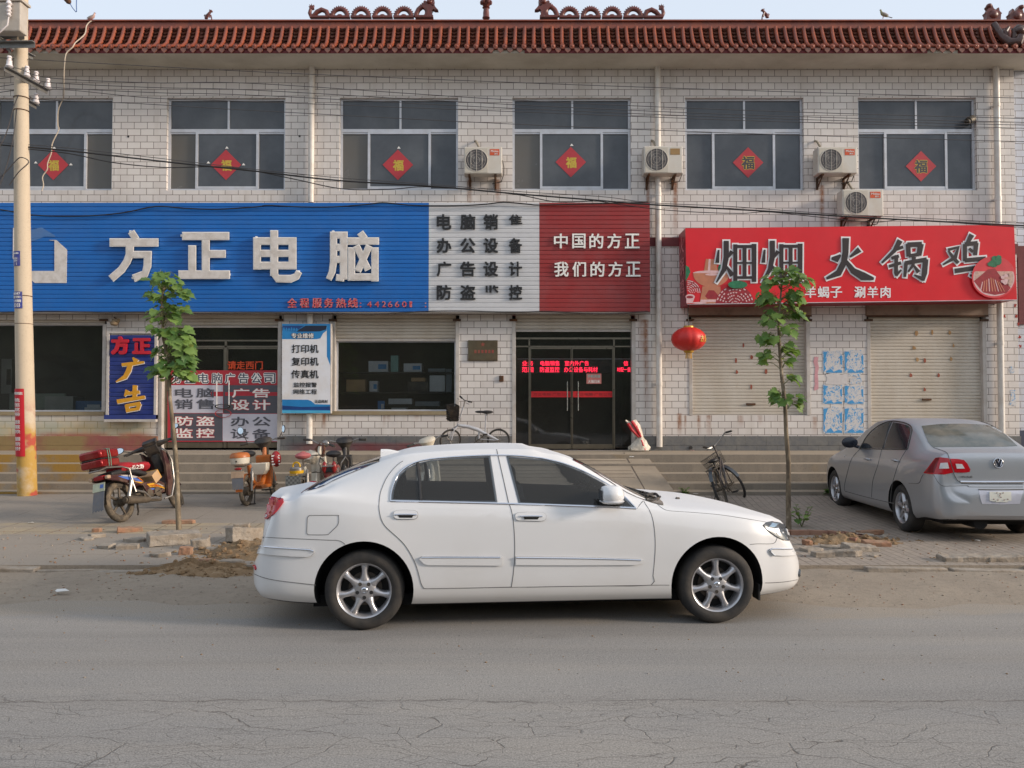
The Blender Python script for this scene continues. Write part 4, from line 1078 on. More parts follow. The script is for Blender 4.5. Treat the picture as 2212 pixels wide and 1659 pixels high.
# slack cables along the sign
def cable(name, label, pts, r, mat, cat='cable', group=None, n=6, sub=5):
    out = []
    pts = [Vector(p) for p in pts]
    for i in range(len(pts)-1):
        p0, p1, p2, p3 = pts[max(i-1, 0)], pts[i], pts[i+1], pts[min(i+2, len(pts)-1)]
        for k in range(sub):
            t = k/sub
            out.append(.5*((2*p1)+(p2-p0)*t+(2*p0-5*p1+4*p2-p3)*t*t+(3*p1-p0-3*p2+p3)*t**3))
    out.append(pts[-1])
    mb = MB(); mb.tube(out, r, n)
    return tag(mb.build(name, mat, smooth=60), label, cat, group)
m_wire = M('black_cable', S(40, 38, 38), .6, var=.1)
m_wire2 = M('grey_wire', S(66, 62, 62), .6, var=.1)
cable('slack_cable', 'black cable drooping along the top edge of the long shop sign', [P(x, y, SGD-.05) for x, y in ((-40,450),(0,453),(35,459),(65,464),(120,467),(200,466),(270,459),(337,446),(400,450),(470,452),(553,447),(580,444),(650,447),(720,447),(790,442),(828,438),(880,443),(926,444.5),(1000,444),(1050,441),(1089,437),(1140,441),(1170,443),(1280,440),(1400,437))], .013, m_wire)
cable('slack_cable', 'thin wire sagging below the long shop sign', [P(x, y, SGD-.03) for x, y in ((2,675),(90,672),(170,673),(232,675),(300,674),(420,676),(553,675),(700,676),(800,678),(870,675),(920,672),(1000,671),(1110,674),(1180,672),(1250,676),(1330,677),(1400,672))], .007, m_wire2)

# ---- red restaurant sign
RD = 15.85
RS = thing('restaurant_sign', 'bright red boxed restaurant sign over the two closed shutters', 'sign', (WX(1840), RD, P(CX, 652, RD).z))
m_rsign = paint('red_banner', S(214, 22, 34), .06, rough=.35)
m_rside = paint('dark_red_side', S(140, 34, 48), .2)
c4 = [P(1480.5, 493, RD), P(2190.5, 485.5, RD), P(2197, 647.5, RD), P(1484.5, 657, RD)]
face = MB(); face.add(c4+[p+Vector((0, .03, 0)) for p in c4], [(0,3,2,1), (4,5,6,7), (0,1,5,4), (1,2,6,5), (2,3,7,6), (3,0,4,7)]); face.build('face_panel', m_rsign, RS, smooth=0)
bx = MB(); e0 = [p+Vector((0, .031, 0)) for p in c4]; e1 = [Vector((p.x, WD-.01, p.z)) for p in c4]
bx.add(e0+e1, [(0,4,7,3), (1,2,6,5), (0,1,5,4), (3,7,6,2), (4,5,6,7)]); bx.build('box_side', m_rside, RS, smooth=0)
ed = MB(); ed.tube([c4[3]+Vector((0,-.004,-.005)), c4[2]+Vector((0,-.004,-.005))], .008, 6); ed.build('edge_strip', m_alu, RS)
sd_ = MB(); zz0 = c4[0].z-.1
for i, ch in enumerate('火锅鸡'):
    text_on(sd_, ch, lambda a, b: (c4[0].x-.004, RD+.08+a, b), (.003, 0, 0), (.5, zz0-.42*i-.34, .05, zz0-.42*i), .01)
sd_.build('side_letters', M('faint_letters', S(206, 120, 124), .5), RS, smooth=0)
m_ink = M('brown_black_ink', S(42, 32, 34), .5, var=.06); m_wout = M('white_outline', S(232, 228, 228), .45, var=.03)
hata = [[(1852,422,22),(1852,560,23),(1832,670,20),(1766,782,6)], [(1786,500,8),(1774,612,17)], [(1902,512,19),(1868,566,8)], [(1852,640,8),(1905,722,23)],
        [(1930,452,18),(1930,782,18)], [(2092,448,21),(2092,776,19)], [(1930,470,13),(2105,470,13)], [(1945,612,8),(2085,612,8)], [(1930,738,11),(2085,738,11)], [(2010,470,17),(2010,738,17)]]
KAI = [(O3, hata), (O3, [[(a+398, b-2, w) for a, b, w in s_] for s_ in hata]),
 (O4, [[(672,398,29),(670,520,26),(655,610,26),(610,700,28),(505,748,10)], [(668,590,14),(735,680,26),(820,728,36),(915,750,11)], [(550,572,9),(592,580,30),(628,543,8)], [(792,496,25),(708,562,8)]]),
 (O4, [[(1142,418,24),(1092,508,17),(984,612,9)], [(1088,502,15),(1168,474,13)], [(1066,572,13),(1132,552,14)], [(1046,642,13),(1150,612,14)], [(1110,545,16),(1106,700,17),(1112,722,12)], [(1106,722,14),(1152,672,7)],
       [(1210,448,20),(1216,556,20)], [(1205,456,21),(1330,450,21)], [(1322,448,25),(1304,548,22)], [(1216,552,15),(1302,538,15)], [(1194,610,17),(1182,734,12)], [(1186,614,18),(1372,582,18)], [(1364,580,22),(1352,700,24),(1338,766,14)], [(1340,752,18),(1264,716,7)], [(1262,560,18),(1254,630,13),(1212,690,8)], [(1262,636,8),(1302,694,19)]]),
 (O4, [[(1556,500,13),(1645,476,19),(1618,566,18),(1512,628,7)], [(1560,508,8),(1600,566,16),(1645,614,15)], [(1762,368,23),(1714,458,14)], [(1702,450,18),(1702,596,18)], [(1700,452,18),(1812,440,18)], [(1800,440,20),(1790,545,18)], [(1738,488,12),(1772,516,13)],
       [(1702,590,18),(1882,574,18)], [(1872,574,24),(1850,690,27),(1826,764,13)], [(1830,752,20),(1744,716,7)], [(1614,682,20),(1816,652,19)]])]
for O, sts in KAI:
    st = [A1(s_, *O) for s_ in sts]; mb = MB()
    strokes(mb, st, RD-.022, .004, 0, 0); strokes(mb, st, RD-.010, .007, 3.2, 1)
    mb.build('letter', [m_ink, m_wout], RS, smooth=0)
letters(RS, [(c, 1659+a/4, 618.5, 1659+b/4, 643.5) for c, (a, b) in zip('羊蝎子涮羊肉', [(318,416),(430,530),(540,641),(745,841),(858,953),(972,1060)])], RD-.007, .005, m_wout, .02)
# the printed pictures on the banner: copper hot pot with meat, and a meat platter
m_cop = M('print_copper', S(190, 122, 92), .4, var=.2, scale=3); m_copd = M('print_copper_dark', S(120, 60, 50), .5, var=.2); m_meat = M('print_meat', S(150, 34, 44), .5, var=.2, scale=16)
m_fat = M('print_fat', S(214, 176, 176), .5, var=.1, scale=20); m_green = M('print_green', S(36, 110, 74), .5, var=.35, scale=14); m_halo = M('print_halo', S(208, 58, 66), .5); m_brn = M('print_mushroom', S(196, 160, 146), .5, var=.25, scale=24)
pr = MB(); dd = [RD-.003]
def shape(poly, O, m):
    dd[0] -= .0003; z = dd[0]
    pr.prism(A1(poly, *O), lambda a, b: P(a, b, z), (0, .0002, 0), m)
def ell(cx, cy, rx, ry, a0=0, a1=360, n=28): return [(cx+rx*cos(radians(a0+(a1-a0)*i/n)), cy+ry*sin(radians(a0+(a1-a0)*i/n))) for i in range(n+1)][:n if a1-a0 == 360 else None]
shape([(1500,632),(1530,650),(1542,690),(1520,740),(1500,770)], O3, 4); shape(ell(1806,660,26,36), O3, 4)
shape([(1676,578),(1760,582),(1782,700),(1656,700)], O3, 0); shape([(1700,578),(1716,580),(1712,700),(1690,700)], O3, 3); shape(ell(1722,700,158,22), O3, 3); shape([(1566,700)]+ell(1722,705,156,116,180,0,16)[1:-1]+[(1878,700)], O3, 0); shape(ell(1730,712,60,10), O3, 1)
shape([(1646,815),(1800,815),(1812,964),(1622,964)], O3, 0); shape([(1668,900),(1700,848),(1745,850),(1790,900),(1760,926),(1690,924)], O3, 2); shape([(1632,930),(1800,930),(1806,950),(1626,950)], O3, 1)
for cx, cy, rx, ry in ((1926,976,168,170), (1520,872,112,112)):
    a0 = -180 if cx > 1600 else -100
    shape([(max(1507,a), min(b, 966)) for a, b in ell(cx, cy, rx, ry, a0, 0, 18)], O3, 2)
    for k in range(6):
        f_ = .92-.15*k
        for j in range(14):
            a = radians(a0+(0-a0)*(j+.5)/14); w = radians(4.2)
            q = [(cx+rx*(f_+o)*cos(a+s_*w), cy+ry*(f_+o)*sin(a+s_*w)) for o, s_ in ((.045,-1),(.045,1),(-.02,.8),(-.02,-.8))]
            if all(b < 964 and a_ > 1508 for a_, b in q) and (j+k) % 5: shape(q, O3, 3)
shape(ell(1950,800,84,34), O3, 4); shape(ell(1540,906,40,24), O3, 3); shape([(1507,905),(1580,905),(1560,960),(1507,962)], O3, 3); shape(ell(1536,908,30,12), O3, 2); shape(ell(1620,958,62,8), O3, 3)
m_food = [m_cop, m_fat, m_meat, m_fat, m_green, m_halo, m_brn]; pr.build('hot_pot_picture', m_food, RS, smooth=0); pr = MB()
shape(ell(1952,735,192,182), O4, 5); shape(ell(1952,742,178,158,-20,200), O4, 3); shape(ell(1952,736,170,148,-20,200), O4, 6)
shape([(1778,770),(1840,720),(1900,668),(1960,660),(2010,730),(2098,828),(2060,872),(1960,890),(1860,868)], O4, 2)
for k in range(9): shape([(1850+k*18,740+abs(k-4)*9),(1858+k*18,740+abs(k-4)*9),(1840+k*26,860),(1832+k*26,858)], O4, 3 if k % 3 == 0 else 0)
for k in range(16):
    a = random.uniform(0, 2*pi); r = random.uniform(0, 1); shape(ell(1972+66*r*cos(a), 604+50*r*sin(a), 26, 20, n=7), O4, 4)
for k in range(12): shape(ell(2040+random.uniform(-26,70), 748+random.uniform(-44,44), 18, 15, n=7), O4, 6 if k % 2 else 3)
pr.build('meat_platter_picture', m_food, RS, smooth=0)

# ---- blue advertising board between window and door
m_navy = paint('navy_slats', S(30, 50, 122), .3); m_ylw = M('letter_yellow', S(210, 150, 34), .45, var=.1, scale=10)
AD = 16.36
AS = thing('advertising_board', 'narrow navy blue slatted board with red and yellow letters left of the poster door', 'sign', (P(285, 800, AD).x, AD, P(CX, 911, AD).z))
mb = MB(); a, b, z0, z1 = slat_panel(mb, 236, 334, 724, 896, AD, 9.3); mb.box(a, b, AD+.018, AD+.05, z0, z1); mb.build('slat_panel', m_navy, AS, smooth=0)
mb = MB(); g = lambda x, y: P(x, y, AD)
for x0, x1, y0, y1 in ((231,236,720,905), (334,339,720,905), (231,339,716,720)): mb.box(g(x0,800).x, g(x1,800).x, AD-.02, AD+.06, g(0,y1).z, g(0,y0).z)
mb.box(g(228,800).x, g(339,800).x, AD-.04, AD+.06, g(0,911).z, g(0,905.6).z); mb.build('board_frame', m_jamb, AS, smooth=0)
mb = MB(); mb.box(g(228,800).x, g(339,800).x, AD-.035, AD+.06, g(0,905.5).z, g(0,896).z); mb.build('board_ledge', m_navy, AS, smooth=0)
letters(AS, [('方', 239, 726, 278, 766), ('正', 285, 730, 325, 765)], AD-.05, .04, M('fat_red', S(186, 26, 44), .4, var=.08), .055)
GG = [(O1, [[(1146,1430,6),(1180,1468,26)], [(1050,1492,13),(1140,1484,16),(1244,1470,9)], [(1126,1480,22),(1112,1540,22),(1080,1598,20),(1000,1640,4)]]),
      ((0, 829.5), [[(1100,52,17),(1076,106,7)], [(1086,84,13),(1206,68,15)], [(1166,10,20),(1160,140,18)], [(1010,152,18),(1252,112,14)], [(1092,178,17),(1106,242,17)], [(1086,188,13),(1212,166,15)], [(1202,168,20),(1188,222,15)], [(1105,228,13),(1188,214,13)]])]
for O, sts in GG:
    mb = MB(); strokes(mb, [A1(q, *O) for q in sts], AD-.04, .006, 0, 0); strokes(mb, [A1([(u+5, v+5, w) for u, v, w in q], *O) for q in sts], AD-.033, .03, .2, 1); mb.build('letter', [m_ylw, m_rimw], AS, smooth=0)

# ---- white and blue repair sign
BD = 16.30
BS = thing('repair_sign', 'white and blue printed repair sign hanging beside the poster door', 'sign', (P(662, 800, BD).x, BD, P(CX, 893, BD).z))
g = lambda x, y, o=0: P(x, y, BD-o)
mb = MB(); mb.box(g(609,800).x, g(715.5,800).x, BD, BD+.11, g(0,893).z, g(0,699).z); mb.build('sign_box', m_jamb, BS, smooth=0, bevel=.006)
m_pw = M('print_white', S(222, 222, 226), .4, var=.04, dirt=(S(196, 170, 130), .35, 2)); m_p1 = M('print_blue', S(36, 124, 184), .4, var=.08); m_p2 = M('print_dark_blue', S(24, 62, 122), .4, var=.15, scale=4); m_p3 = M('print_ink_blue', S(22, 32, 54), .4); m_p4 = M('print_sky_blue', S(80, 168, 206), .4)
pr = MB(); lay = [.001]
def flat(poly, m): lay[0] += .0004; o = lay[0]; pr.prism(poly, lambda a, b: P(a, b, BD-o), (0, .0003, 0), m)
flat([(609.5,699.5),(713.5,699.5),(713.5,892.5),(609.5,892.5)], 0)
flat([(706,703),(713.5,703),(713.5,790),(706,770)], 1); flat([(609.5,699.5),(713.5,699.5),(713.5,703.5),(609.5,703.5)], 1)
flat([(609.5,703.5),(706,703.5),(705.5,714),(698,720),(692,731),(684,732.6),(609.5,732.6)], 1); flat([(660,703.5),(706,703.5),(704,712),(690,716),(640,716.5),(647,711)], 3); flat([(610,703.5),(657,703.5),(645,711.5),(638,716),(610,714)], 2)
for i in range(6): flat([(611+i*5.5,712),(613+i*5.5,706+i%3),(615+i*5.5,710),(616+i*5.5,714),(611+i*5.5,715)], 1)
flat([(609.5,863),(665,863.5),(672,866),(680,873),(713.5,874),(713.5,892.5),(609.5,892.5)], 1); flat([(609.5,876),(650,879),(713.5,878),(713.5,886),(609.5,885)], 2); flat([(609.5,886.5),(713.5,887),(713.5,892.5),(609.5,892.5)], 4)
pr.build('printed_face', [m_pw, m_p1, m_p2, m_p3, m_p4], BS, smooth=0)
for s_, x0, y0, x1, y1, of in (('打印机', 630, 744, 688, 762.5, .018), ('复印机', 630, 771.5, 688, 790, .018), ('传真机', 629, 799, 688, 817.5, .018), ('监控报警', 634, 826, 684.5, 836.5, .012), ('网络工程', 634, 840.5, 684.5, 851.5, .012), ('正品耗材', 680, 863.5, 708, 870.5, .008)):
    tx = MB(); px_text(tx, s_, x0, y0, x1, y1, BD-.009, .004, of); tx.build('letters', m_lb, BS, smooth=0)
tx = MB(); px_text(tx, '专业维修', 629.5, 719.5, 678, 731, BD-.0095, .002, .012, 0); px_text(tx, '专业维修', 629.5, 719.5, 678, 731, BD-.0075, .002, .05, 1, pad=.8); tx.build('letters', [m_rimw, m_p3], BS, smooth=0)

# ---- poster over the left glass doors, and the notice above it
PD = dy_-.036
PO = thing('door_poster', 'big red bordered poster with grey and white squares across the lower left doors', 'poster', (P(484, 900, PD).x, PD, P(CX, 954, PD).z))
pr = MB(); lay = [0]
m_q = [M('poster_red', S(176, 44, 56), .5, var=.06), M('poster_light', S(196, 194, 204), .5, var=.05), M('poster_dark', S(84, 84, 92), .5, var=.06), M('poster_blue', S(60, 66, 88), .5)]
def flat2(x0, y0, x1, y1, m): lay[0] += .0005; o = lay[0]; pr.prism([(x0,y0),(x1,y0),(x1,y1),(x0,y1)], lambda a, b: P(a, b, PD-o), (0, .0004, 0), m)
flat2(362, 800, 603, 954.5, 0); flat2(368.5, 832, 481.5, 892, 1); flat2(482.5, 832, 601.5, 893, 2); flat2(368.5, 893, 480.5, 952, 2); flat2(481, 894, 601.5, 953, 1); flat2(486, 847, 601.5, 855, 0); flat2(455, 846, 481.5, 856, 0)
pr.build('sheet', m_q, PO, smooth=0)
tx = MB()
bxs = [(372,393),(399,422),(428,451),(457,480),(486,508),(515,537),(543,565),(570,595)]
for c, (a, b) in zip('方正电脑广告公司', bxs): px_text(tx, c, a, 806, b, 828, PD-.007, .001, .012, 0); px_text(tx, c, a, 806, b, 828, PD-.0055, .001, .055, 1, pad=1.2)
tx.build('heading_letters', [m_q[3], m_rimw], PO, smooth=0)
for s_, x0, y0, x1, y1, m in (('电脑', 378, 838, 463, 859, 0), ('销售', 377, 862, 463, 884, 0), ('广告', 501, 839, 583, 859, 1), ('设计', 500, 863, 584, 886, 1), ('防盗', 378, 899, 463, 920, 1), ('监控', 377, 925, 463, 946, 1), ('办公', 498, 900, 585, 921, 0), ('设备', 498, 926, 584, 948, 0)):
    tx = MB()
    for i, c in enumerate(s_):
        w = (x1-x0)*.46; a = x0+i*(x1-x0-w); px_text(tx, c, a, y0, a+w, y1, PD-.007, .001, .03, m)
        if m: px_text(tx, c, a, y0, a+w, y1, PD-.0055, .001, .06, 2, pad=.8)
    tx.build('square_letters', [m_q[2], m_rimw, m_q[0]], PO, smooth=0)
NT_ = MB(); m_or = M('orange_letters', S(206, 70, 26), .5)
px_text(NT_, '请走西门', 491, 779.5, 568, 798.5, dy_-.03, .004, .03, 0)
tag(NT_.build('door_notice', m_or, smooth=0), 'orange red letters stuck on the left door glass above the poster', 'notice')
# black lock and red hoop on the left door handles
lk = MB(); p = P(481, 878, dy_-.09); lk.torus(p, (.2, 1, .1), .09, .014, 20, 6, rz=.014); lk.xf(Matrix.Translation(p) @ Matrix.Diagonal((1.7, 1, .5, 1)) @ Matrix.Translation(-p)); tag(lk.build('bicycle_lock', m_black), 'black cable lock looped through the white door handles', 'lock')
lk = MB(); p = P(482, 893, dy_-.06); lk.torus(p, (0, 1, .05), .16, .008, 28, 6); lk.xf(Matrix.Translation(p) @ Matrix.Diagonal((1, 1, .5, 1)) @ Matrix.Translation(-p)); tag(lk.build('red_hoop', M('red_wire', S(176, 40, 44), .5)), 'thin red wire hoop hanging in front of the door poster', 'hoop')

# ---- plaque, sticker, LED board
PQ = thing('wall_plaque', 'tarnished brass plaque with faded red marks right of the shop window', 'plaque', tuple(P(1043, 779, WD-.03)))
mb = MB(); p, q = P(1011, 779, WD-.03), P(1075, 735, WD-.03); mb.box(p.x, q.x, WD-.035, WD-.002, p.z, q.z); mb.build('plate', M('tarnished_brass', S(86, 74, 54), .55, .3, var=.3, scale=6, dirt=(S(86, 84, 66), .7, 5)), PQ, smooth=0, bevel=.006)
mb = MB(); c_ = P(1043, 744, WD-.037)
mb.prism([(.05*(1 if i % 2 == 0 else .45)*sin(pi*i/5), .05*(1 if i % 2 == 0 else .45)*cos(pi*i/5)) for i in range(10)], lambda a, b: c_+Vector((a, 0, b)), (0, .002, 0))
for i in range(6): a = P(1027+i*7.5, 759, WD-.037); mb.box(a.x-.022, a.x+.022, a.y, a.y+.002, a.z-.035, a.z+.03)
mb.build('faded_marks', M('faded_red', S(140, 62, 52), .6, var=.2, scale=30, dirt=(S(112, 92, 62), .9, 14)), PQ, smooth=0)
ST = thing('door_sticker', 'small pink and white paper sticker on the right door glass', 'sticker', tuple(P(1283, 829, dy_-.02)))
mb = MB(); p, q = P(1267, 829, dy_-.012), P(1299, 807, dy_-.012); mb.box(p.x, q.x, dy_-.012, dy_-.009, p.z, q.z); mb.build('paper', M('sticker_pink', S(196, 120, 112), .6, var=.1), ST, smooth=0)
mb = MB(); px_text(mb, '手机充值', 1269, 809.5, 1297, 816, dy_-.0135, .001, .02, 0); mb.build('letters', M('sticker_green', S(150, 190, 180), .6), ST, smooth=0)
mb = MB(); px_text(mb, '大福归来', 1270, 820.5, 1296, 827.5, dy_-.0135, .001, .015); mb.build('letters', m_rimw, ST, smooth=0)
LD = thing('led_display', 'red glowing LED text board inside the central glass door', 'display', tuple(P(1240, 808, WD+.42)))
def emit(name, col, st):
    m = bpy.data.materials.new(name); m.use_nodes = True; b = m.node_tree.nodes['Principled BSDF']
    b.inputs['Base Color'].default_value = (*col, 1); b.inputs['Emission Color'].default_value = (*col, 1); b.inputs['Emission Strength'].default_value = st; return m
q_ = lambda x, y: P(x, y, WD+.42)
mb = MB(); p, q = q_(1118, 807), q_(1362, 776); mb.box(p.x, q.x, WD+.43, WD+.52, p.z, q.z); mb.build('board', m_black, LD, smooth=0)
mb = MB(); p, q = q_(1118, 776), q_(1362, 774.6); mb.box(p.x, q.x, WD+.42, WD+.52, p.z, q.z); mb.build('board_edge', m_alu, LD, smooth=0)
m_led = emit('led_red', (1., .02, .06), 3.2)
for s_, x0, y0, x1, y1 in (('业务', 1128, 779.5, 1152, 790), ('范围', 1127.5, 792.5, 1152, 804), ('电脑销售', 1167.5, 779.5, 1208.5, 790), ('防盗监控', 1166.5, 792.5, 1208.5, 804), ('室内外广告', 1220, 779.5, 1272, 790), ('办公设备与耗材', 1218.5, 792.5, 1291, 804), ('信', 1347, 779.5, 1357, 790), ('材配一量', 1333, 793.5, 1362, 803)):
    mb = MB(); px_text(mb, s_, x0, y0, x1, y1, WD+.424, .004, .0); mb.build('led_text', m_led, LD, smooth=0)

# ---- things in the shop windows
def stock(name, label, x0, y0, x1, y1, dep, th, mats, cat='box', group='goods on the shop window shelves', deco=True):
    p, q = P(x0, y1, WD+dep), P(x1, y0, WD+dep); mb = MB(); mb.box(p.x, q.x, WD+dep, WD+dep+th, p.z, q.z, 0)
    if deco and len(mats) > 1:
        w = q.x-p.x; h = q.z-p.z; mb.box(p.x+w*.5, q.x-w*.08, WD+dep-.003, WD+dep-.0005, p.z+h*.25, q.z-h*.3, 1)
    return tag(mb.build(name, mats, smooth=0, bevel=.004), label, cat, group)
m_cb = [M('white_carton', S(206, 208, 212), .6, var=.06), M('blue_print', S(64, 140, 196), .5)]
m_card = M('brown_carton', S(176, 144, 108), .8, var=.1); m_teal = M('teal_plastic', S(130, 176, 168), .5); m_grey = M('grey_plastic', S(128, 136, 144), .5)
stock('printer_carton', 'white printer carton with a blue picture on the upper shelf', 796, 780, 838, 803, .5, .3, m_cb)
stock('folder_holder', 'tall teal folder holder on the upper shelf', 844, 768, 860, 803, .5, .2, [m_teal])
stock('printer_carton', 'white carton with small blue square, right of the teal holder', 872, 785, 911, 803, .5, .3, m_cb)
stock('cash_printer', 'dark flat printer on the upper shelf at the right', 925, 796, 962, 803, .5, .3, [m_grey])
stock('equipment_carton', 'pale grey carton at the right end of the middle shelf', 928, 811, 961, 846, .5, .3, [m_cb[0]])
stock('tower_case', 'tall grey computer case at the right end of the shelves', 963, 797, 976, 848, .55, .35, [m_grey])
stock('brown_carton', 'brown cardboard carton on the middle shelf at the left', 748, 820, 789, 846, .5, .3, [m_card])
stock('lever_files', 'pair of white lever arch files with blue tops on the middle shelf', 798, 823, 815.5, 846, .5, .25, m_cb)
stock('small_carton', 'tan flat carton on the middle shelf', 888, 816, 918, 824, .5, .25, [m_card])
stock('dark_monitor', 'dark monitor on the middle shelf under the flat carton', 880, 824, 925, 846, .52, .12, [m_black])
stock('scanner', 'white flat scanner box on the low shelf', 839, 861, 890, 873, .45, .3, [m_cb[0]])
stock('leaflet_stand', 'blue framed white leaflet standing behind the window glass', 816, 866, 830.5, 888, .3, .02, [M('leaflet_blue', S(70, 130, 190), .5), m_cb[0]])
stock('white_tray', 'white paper tray at the bottom of the window', 845, 881, 878, 888.5, .4, .25, [m_cb[0]])
stock('grey_printer', 'long grey printer on the low shelf at the right', 897, 867, 949, 877, .45, .3, [m_grey])
for px, y0, lab in ((733, 803.5, 'upper'), (733, 846.5, 'middle'), (733, 877.5, 'low')):
    p, q = P(724, y0+2.5, WD+.45), P(980, y0, WD+.45); mb = MB(); mb.box(p.x, q.x, WD+.44, WD+.95, p.z, q.z); tag(mb.build('wall_shelf', m_black, smooth=0), lab+' long dark shelf behind the shop window glass', 'shelf')
stock('office_screen', 'pale green office partition behind the left shop window', 20, 850, 140, 884, .9, .06, [M('pale_green', S(150, 160, 148), .7)], 'partition', None)
stock('office_desk', 'white office desk with raised frame behind the left window', 96, 856, 158, 892, .6, .5, [M('desk_white', S(176, 176, 170), .6)], 'desk', None)
stock('plotter', 'blue and white wide plotter behind the left window glass', 154, 866, 222, 892, .7, .3, [M('plotter_blue', S(92, 124, 170), .5), m_cb[0]], 'printer', None)
stock('paper_roll', 'white paper sheet lying out of the plotter', 182, 880, 224, 890, .55, .1, [m_cb[0]], 'paper', None)
stock('bookshelf', 'pale file shelf at the far left behind the window', 2, 775, 26, 850, 1.2, .3, [M('shelf_grey', S(140, 140, 136), .6), m_black], 'shelf', None)

# ---- torn bill posters on the pier between the shutters
def torn_mat():
    t = NT('torn_blue_print'); n = t.noise(15, 7, .75, dist=1.2); k = t.noise(40, 5, .75)
    c = t.mix(t.ramp(n, [(.43, 0.), (.48, 1.)]), S(84, 154, 204), S(206, 202, 200)); c = t.mix(t.ramp(k, [(.58, 0.), (.66, .85)]), c, S(96, 110, 126))
    t.set(Base_Color=c, Roughness=.85); return t.m
m_torn = torn_mat(); m_tornb = M('torn_blue', S(70, 148, 202), .85, var=.12, scale=30); m_tornw = M('torn_white', S(204, 198, 196), .85, var=.08, scale=14); m_tornp = M('torn_pink', S(204, 150, 156), .85, var=.12, scale=14)
def bill(x0, y0, x1, y1, label, mat=None, jag=1.4):
    pts = []; n = 6
    for i in range(n): pts.append((lerp(x0, x1, i/n), y0+random.uniform(-jag, jag)))
    for i in range(n): pts.append((x1+random.uniform(-jag, jag), lerp(y0, y1, i/n)))
    for i in range(n): pts.append((lerp(x1, x0, i/n), y1+random.uniform(-jag, jag)))
    for i in range(n): pts.append((x0+random.uniform(-jag, jag), lerp(y1, y0, i/n)))
    mb = MB(); mb.prism(pts, lambda a, b: P(a, b, WD-.006), (0, .004, 0))
    mats = [mat or m_torn]
    if not mat and x1-x0 > 30:                                          # printed blue border down the left and along the foot
        w, h = x1-x0, y1-y0; mats.append(m_tornb); j = lambda: random.uniform(-1.2, 1.2)
        for q in ([(x0+1, y0+2+j()), (x0+w*.24+j(), y0+2), (x0+w*.12+j(), y0+h*.3), (x0+w*.17+j(), y0+h*.42), (x0+w*.05+j(), y0+h*.6), (x0+w*.14+j(), y0+h*.8), (x0+1, y1-2)], [(x0+w*.2, y1-h*.12+j()), (x0+w*.4, y1-h*.2+j()), (x0+w*.55, y1-h*.06), (x0+w*.8, y1-h*.14+j()), (x1-1, y1-h*.1+j()), (x1-1, y1-1), (x0+w*.15, y1-1)], [(x1-w*.14, y0+h*.25+j()), (x1-1, y0+h*.2), (x1-1, y0+h*.62), (x1-w*.1, y0+h*.6+j())]):
            mb.prism(q, lambda a, b: P(a, b, WD-.0075), (0, .0012, 0), 1)
    tag(mb.build('torn_bill', mats, smooth=0), label, 'bill poster', 'torn bills on the right piers')
cc = [(1778, 1820), (1824, 1866)]
for r, (y0, y1) in enumerate(((758, 806), (832, 873), (880, 936))):
    for c, (x0, x1) in enumerate(cc):
        bill(x0, y0, x1, y1, '%s torn blue printed bill of the %s column on the pier between the shutters' % (('top', 'middle', 'bottom')[r], ('left', 'right')[c]), jag=2.0)
bill(1785, 808, 1832, 830, 'torn white paper remains between the blue bills', m_tornw, 3); bill(1833, 806, 1860, 813, 'narrow torn blue strip at the right of the white paper remains', jag=1)
bill(1836, 817, 1860, 829, 'tattered blue piece under the narrow blue strip', jag=2.5)
bill(1759, 770, 1768, 842, 'pinkish white torn strip beside the left shutter rail', m_tornp, 2.2)
bill(2182, 792, 2192, 806, 'small torn blue scrap right of the right downpipe', jag=2); bill(2182, 842, 2194, 876, 'torn pale blue bill low on the wall right of the right downpipe', jag=2)
for px, py in ((2193, 660), (2170, 683), (2196, 683), (2200, 700), (2203, 728), (2204, 748)): bill(px-2.5, py-3, px+2.5, py+3, 'tiny rust red paper scrap on the wall right of the right downpipe', M('scrap_red', S(160, 60, 48), .9), 1.2)

# ---- fu diamonds on the upper windows
m_fu = M('red_paper', S(178, 56, 64), .6, var=.06, scale=8); m_gold = M('gold_paper', S(196, 170, 64), .5, var=.2, scale=30); m_fuk = M('dark_cutout', S(70, 66, 70), .6)
for k, (x, y) in enumerate(((115, 356), (488, 356), (859.5, 356), (1233, 350), (1616, 351), (1989.5, 359))):
    d = WD+.088; r = 33
    T = thing('luck_diamond', ['red paper diamond with gold character in the leftmost upper window, behind the pole cables', 'red paper diamond with gold character in the second upper window', 'red paper diamond with gold character in the third upper window, left of an air conditioner',
        'red paper diamond with gold character in the upper window between two air conditioners', 'red paper diamond with dark cut out character right of the middle downpipe', 'red paper diamond with dark cut out character in the rightmost upper window'][k], 'paper diamond', tuple(P(x, y+r, d)), group='red diamonds in the upper windows')
    mb = MB(); mb.prism([(x-r, y), (x, y-r), (x+r, y), (x, y+r)], lambda a, b: P(a, b, d), (0, .002, 0)); mb.build('paper', m_fu, T, smooth=0)
    mb = MB()
    if k < 4: px_text(mb, '福', x-11, y-11, x+12.5, y+13.5, d-.002, .001, .04, 0)
    else: px_text(mb, '福', x-14, y-14, x+14, y+15, d-.0025, .001, .035, 1); px_text(mb, '福', x-14, y-14, x+14, y+15, d-.001, .0008, .05, 0, pad=.7)
    mb.build('character', [m_gold, m_fuk], T, smooth=0)
    for u, v in ((x+2, y-37), (x-38, y-5), (x+38, y-1))[:1 if k in (2, 3) else 3 if k < 2 else 0]:
        mb = MB(); mb.prism([(u-4, v+2), (u, v-3), (u+4, v+2)], lambda a, b: P(a, b, d), (0, .001, 0)); mb.build('tape', m_rimw, T, smooth=0)
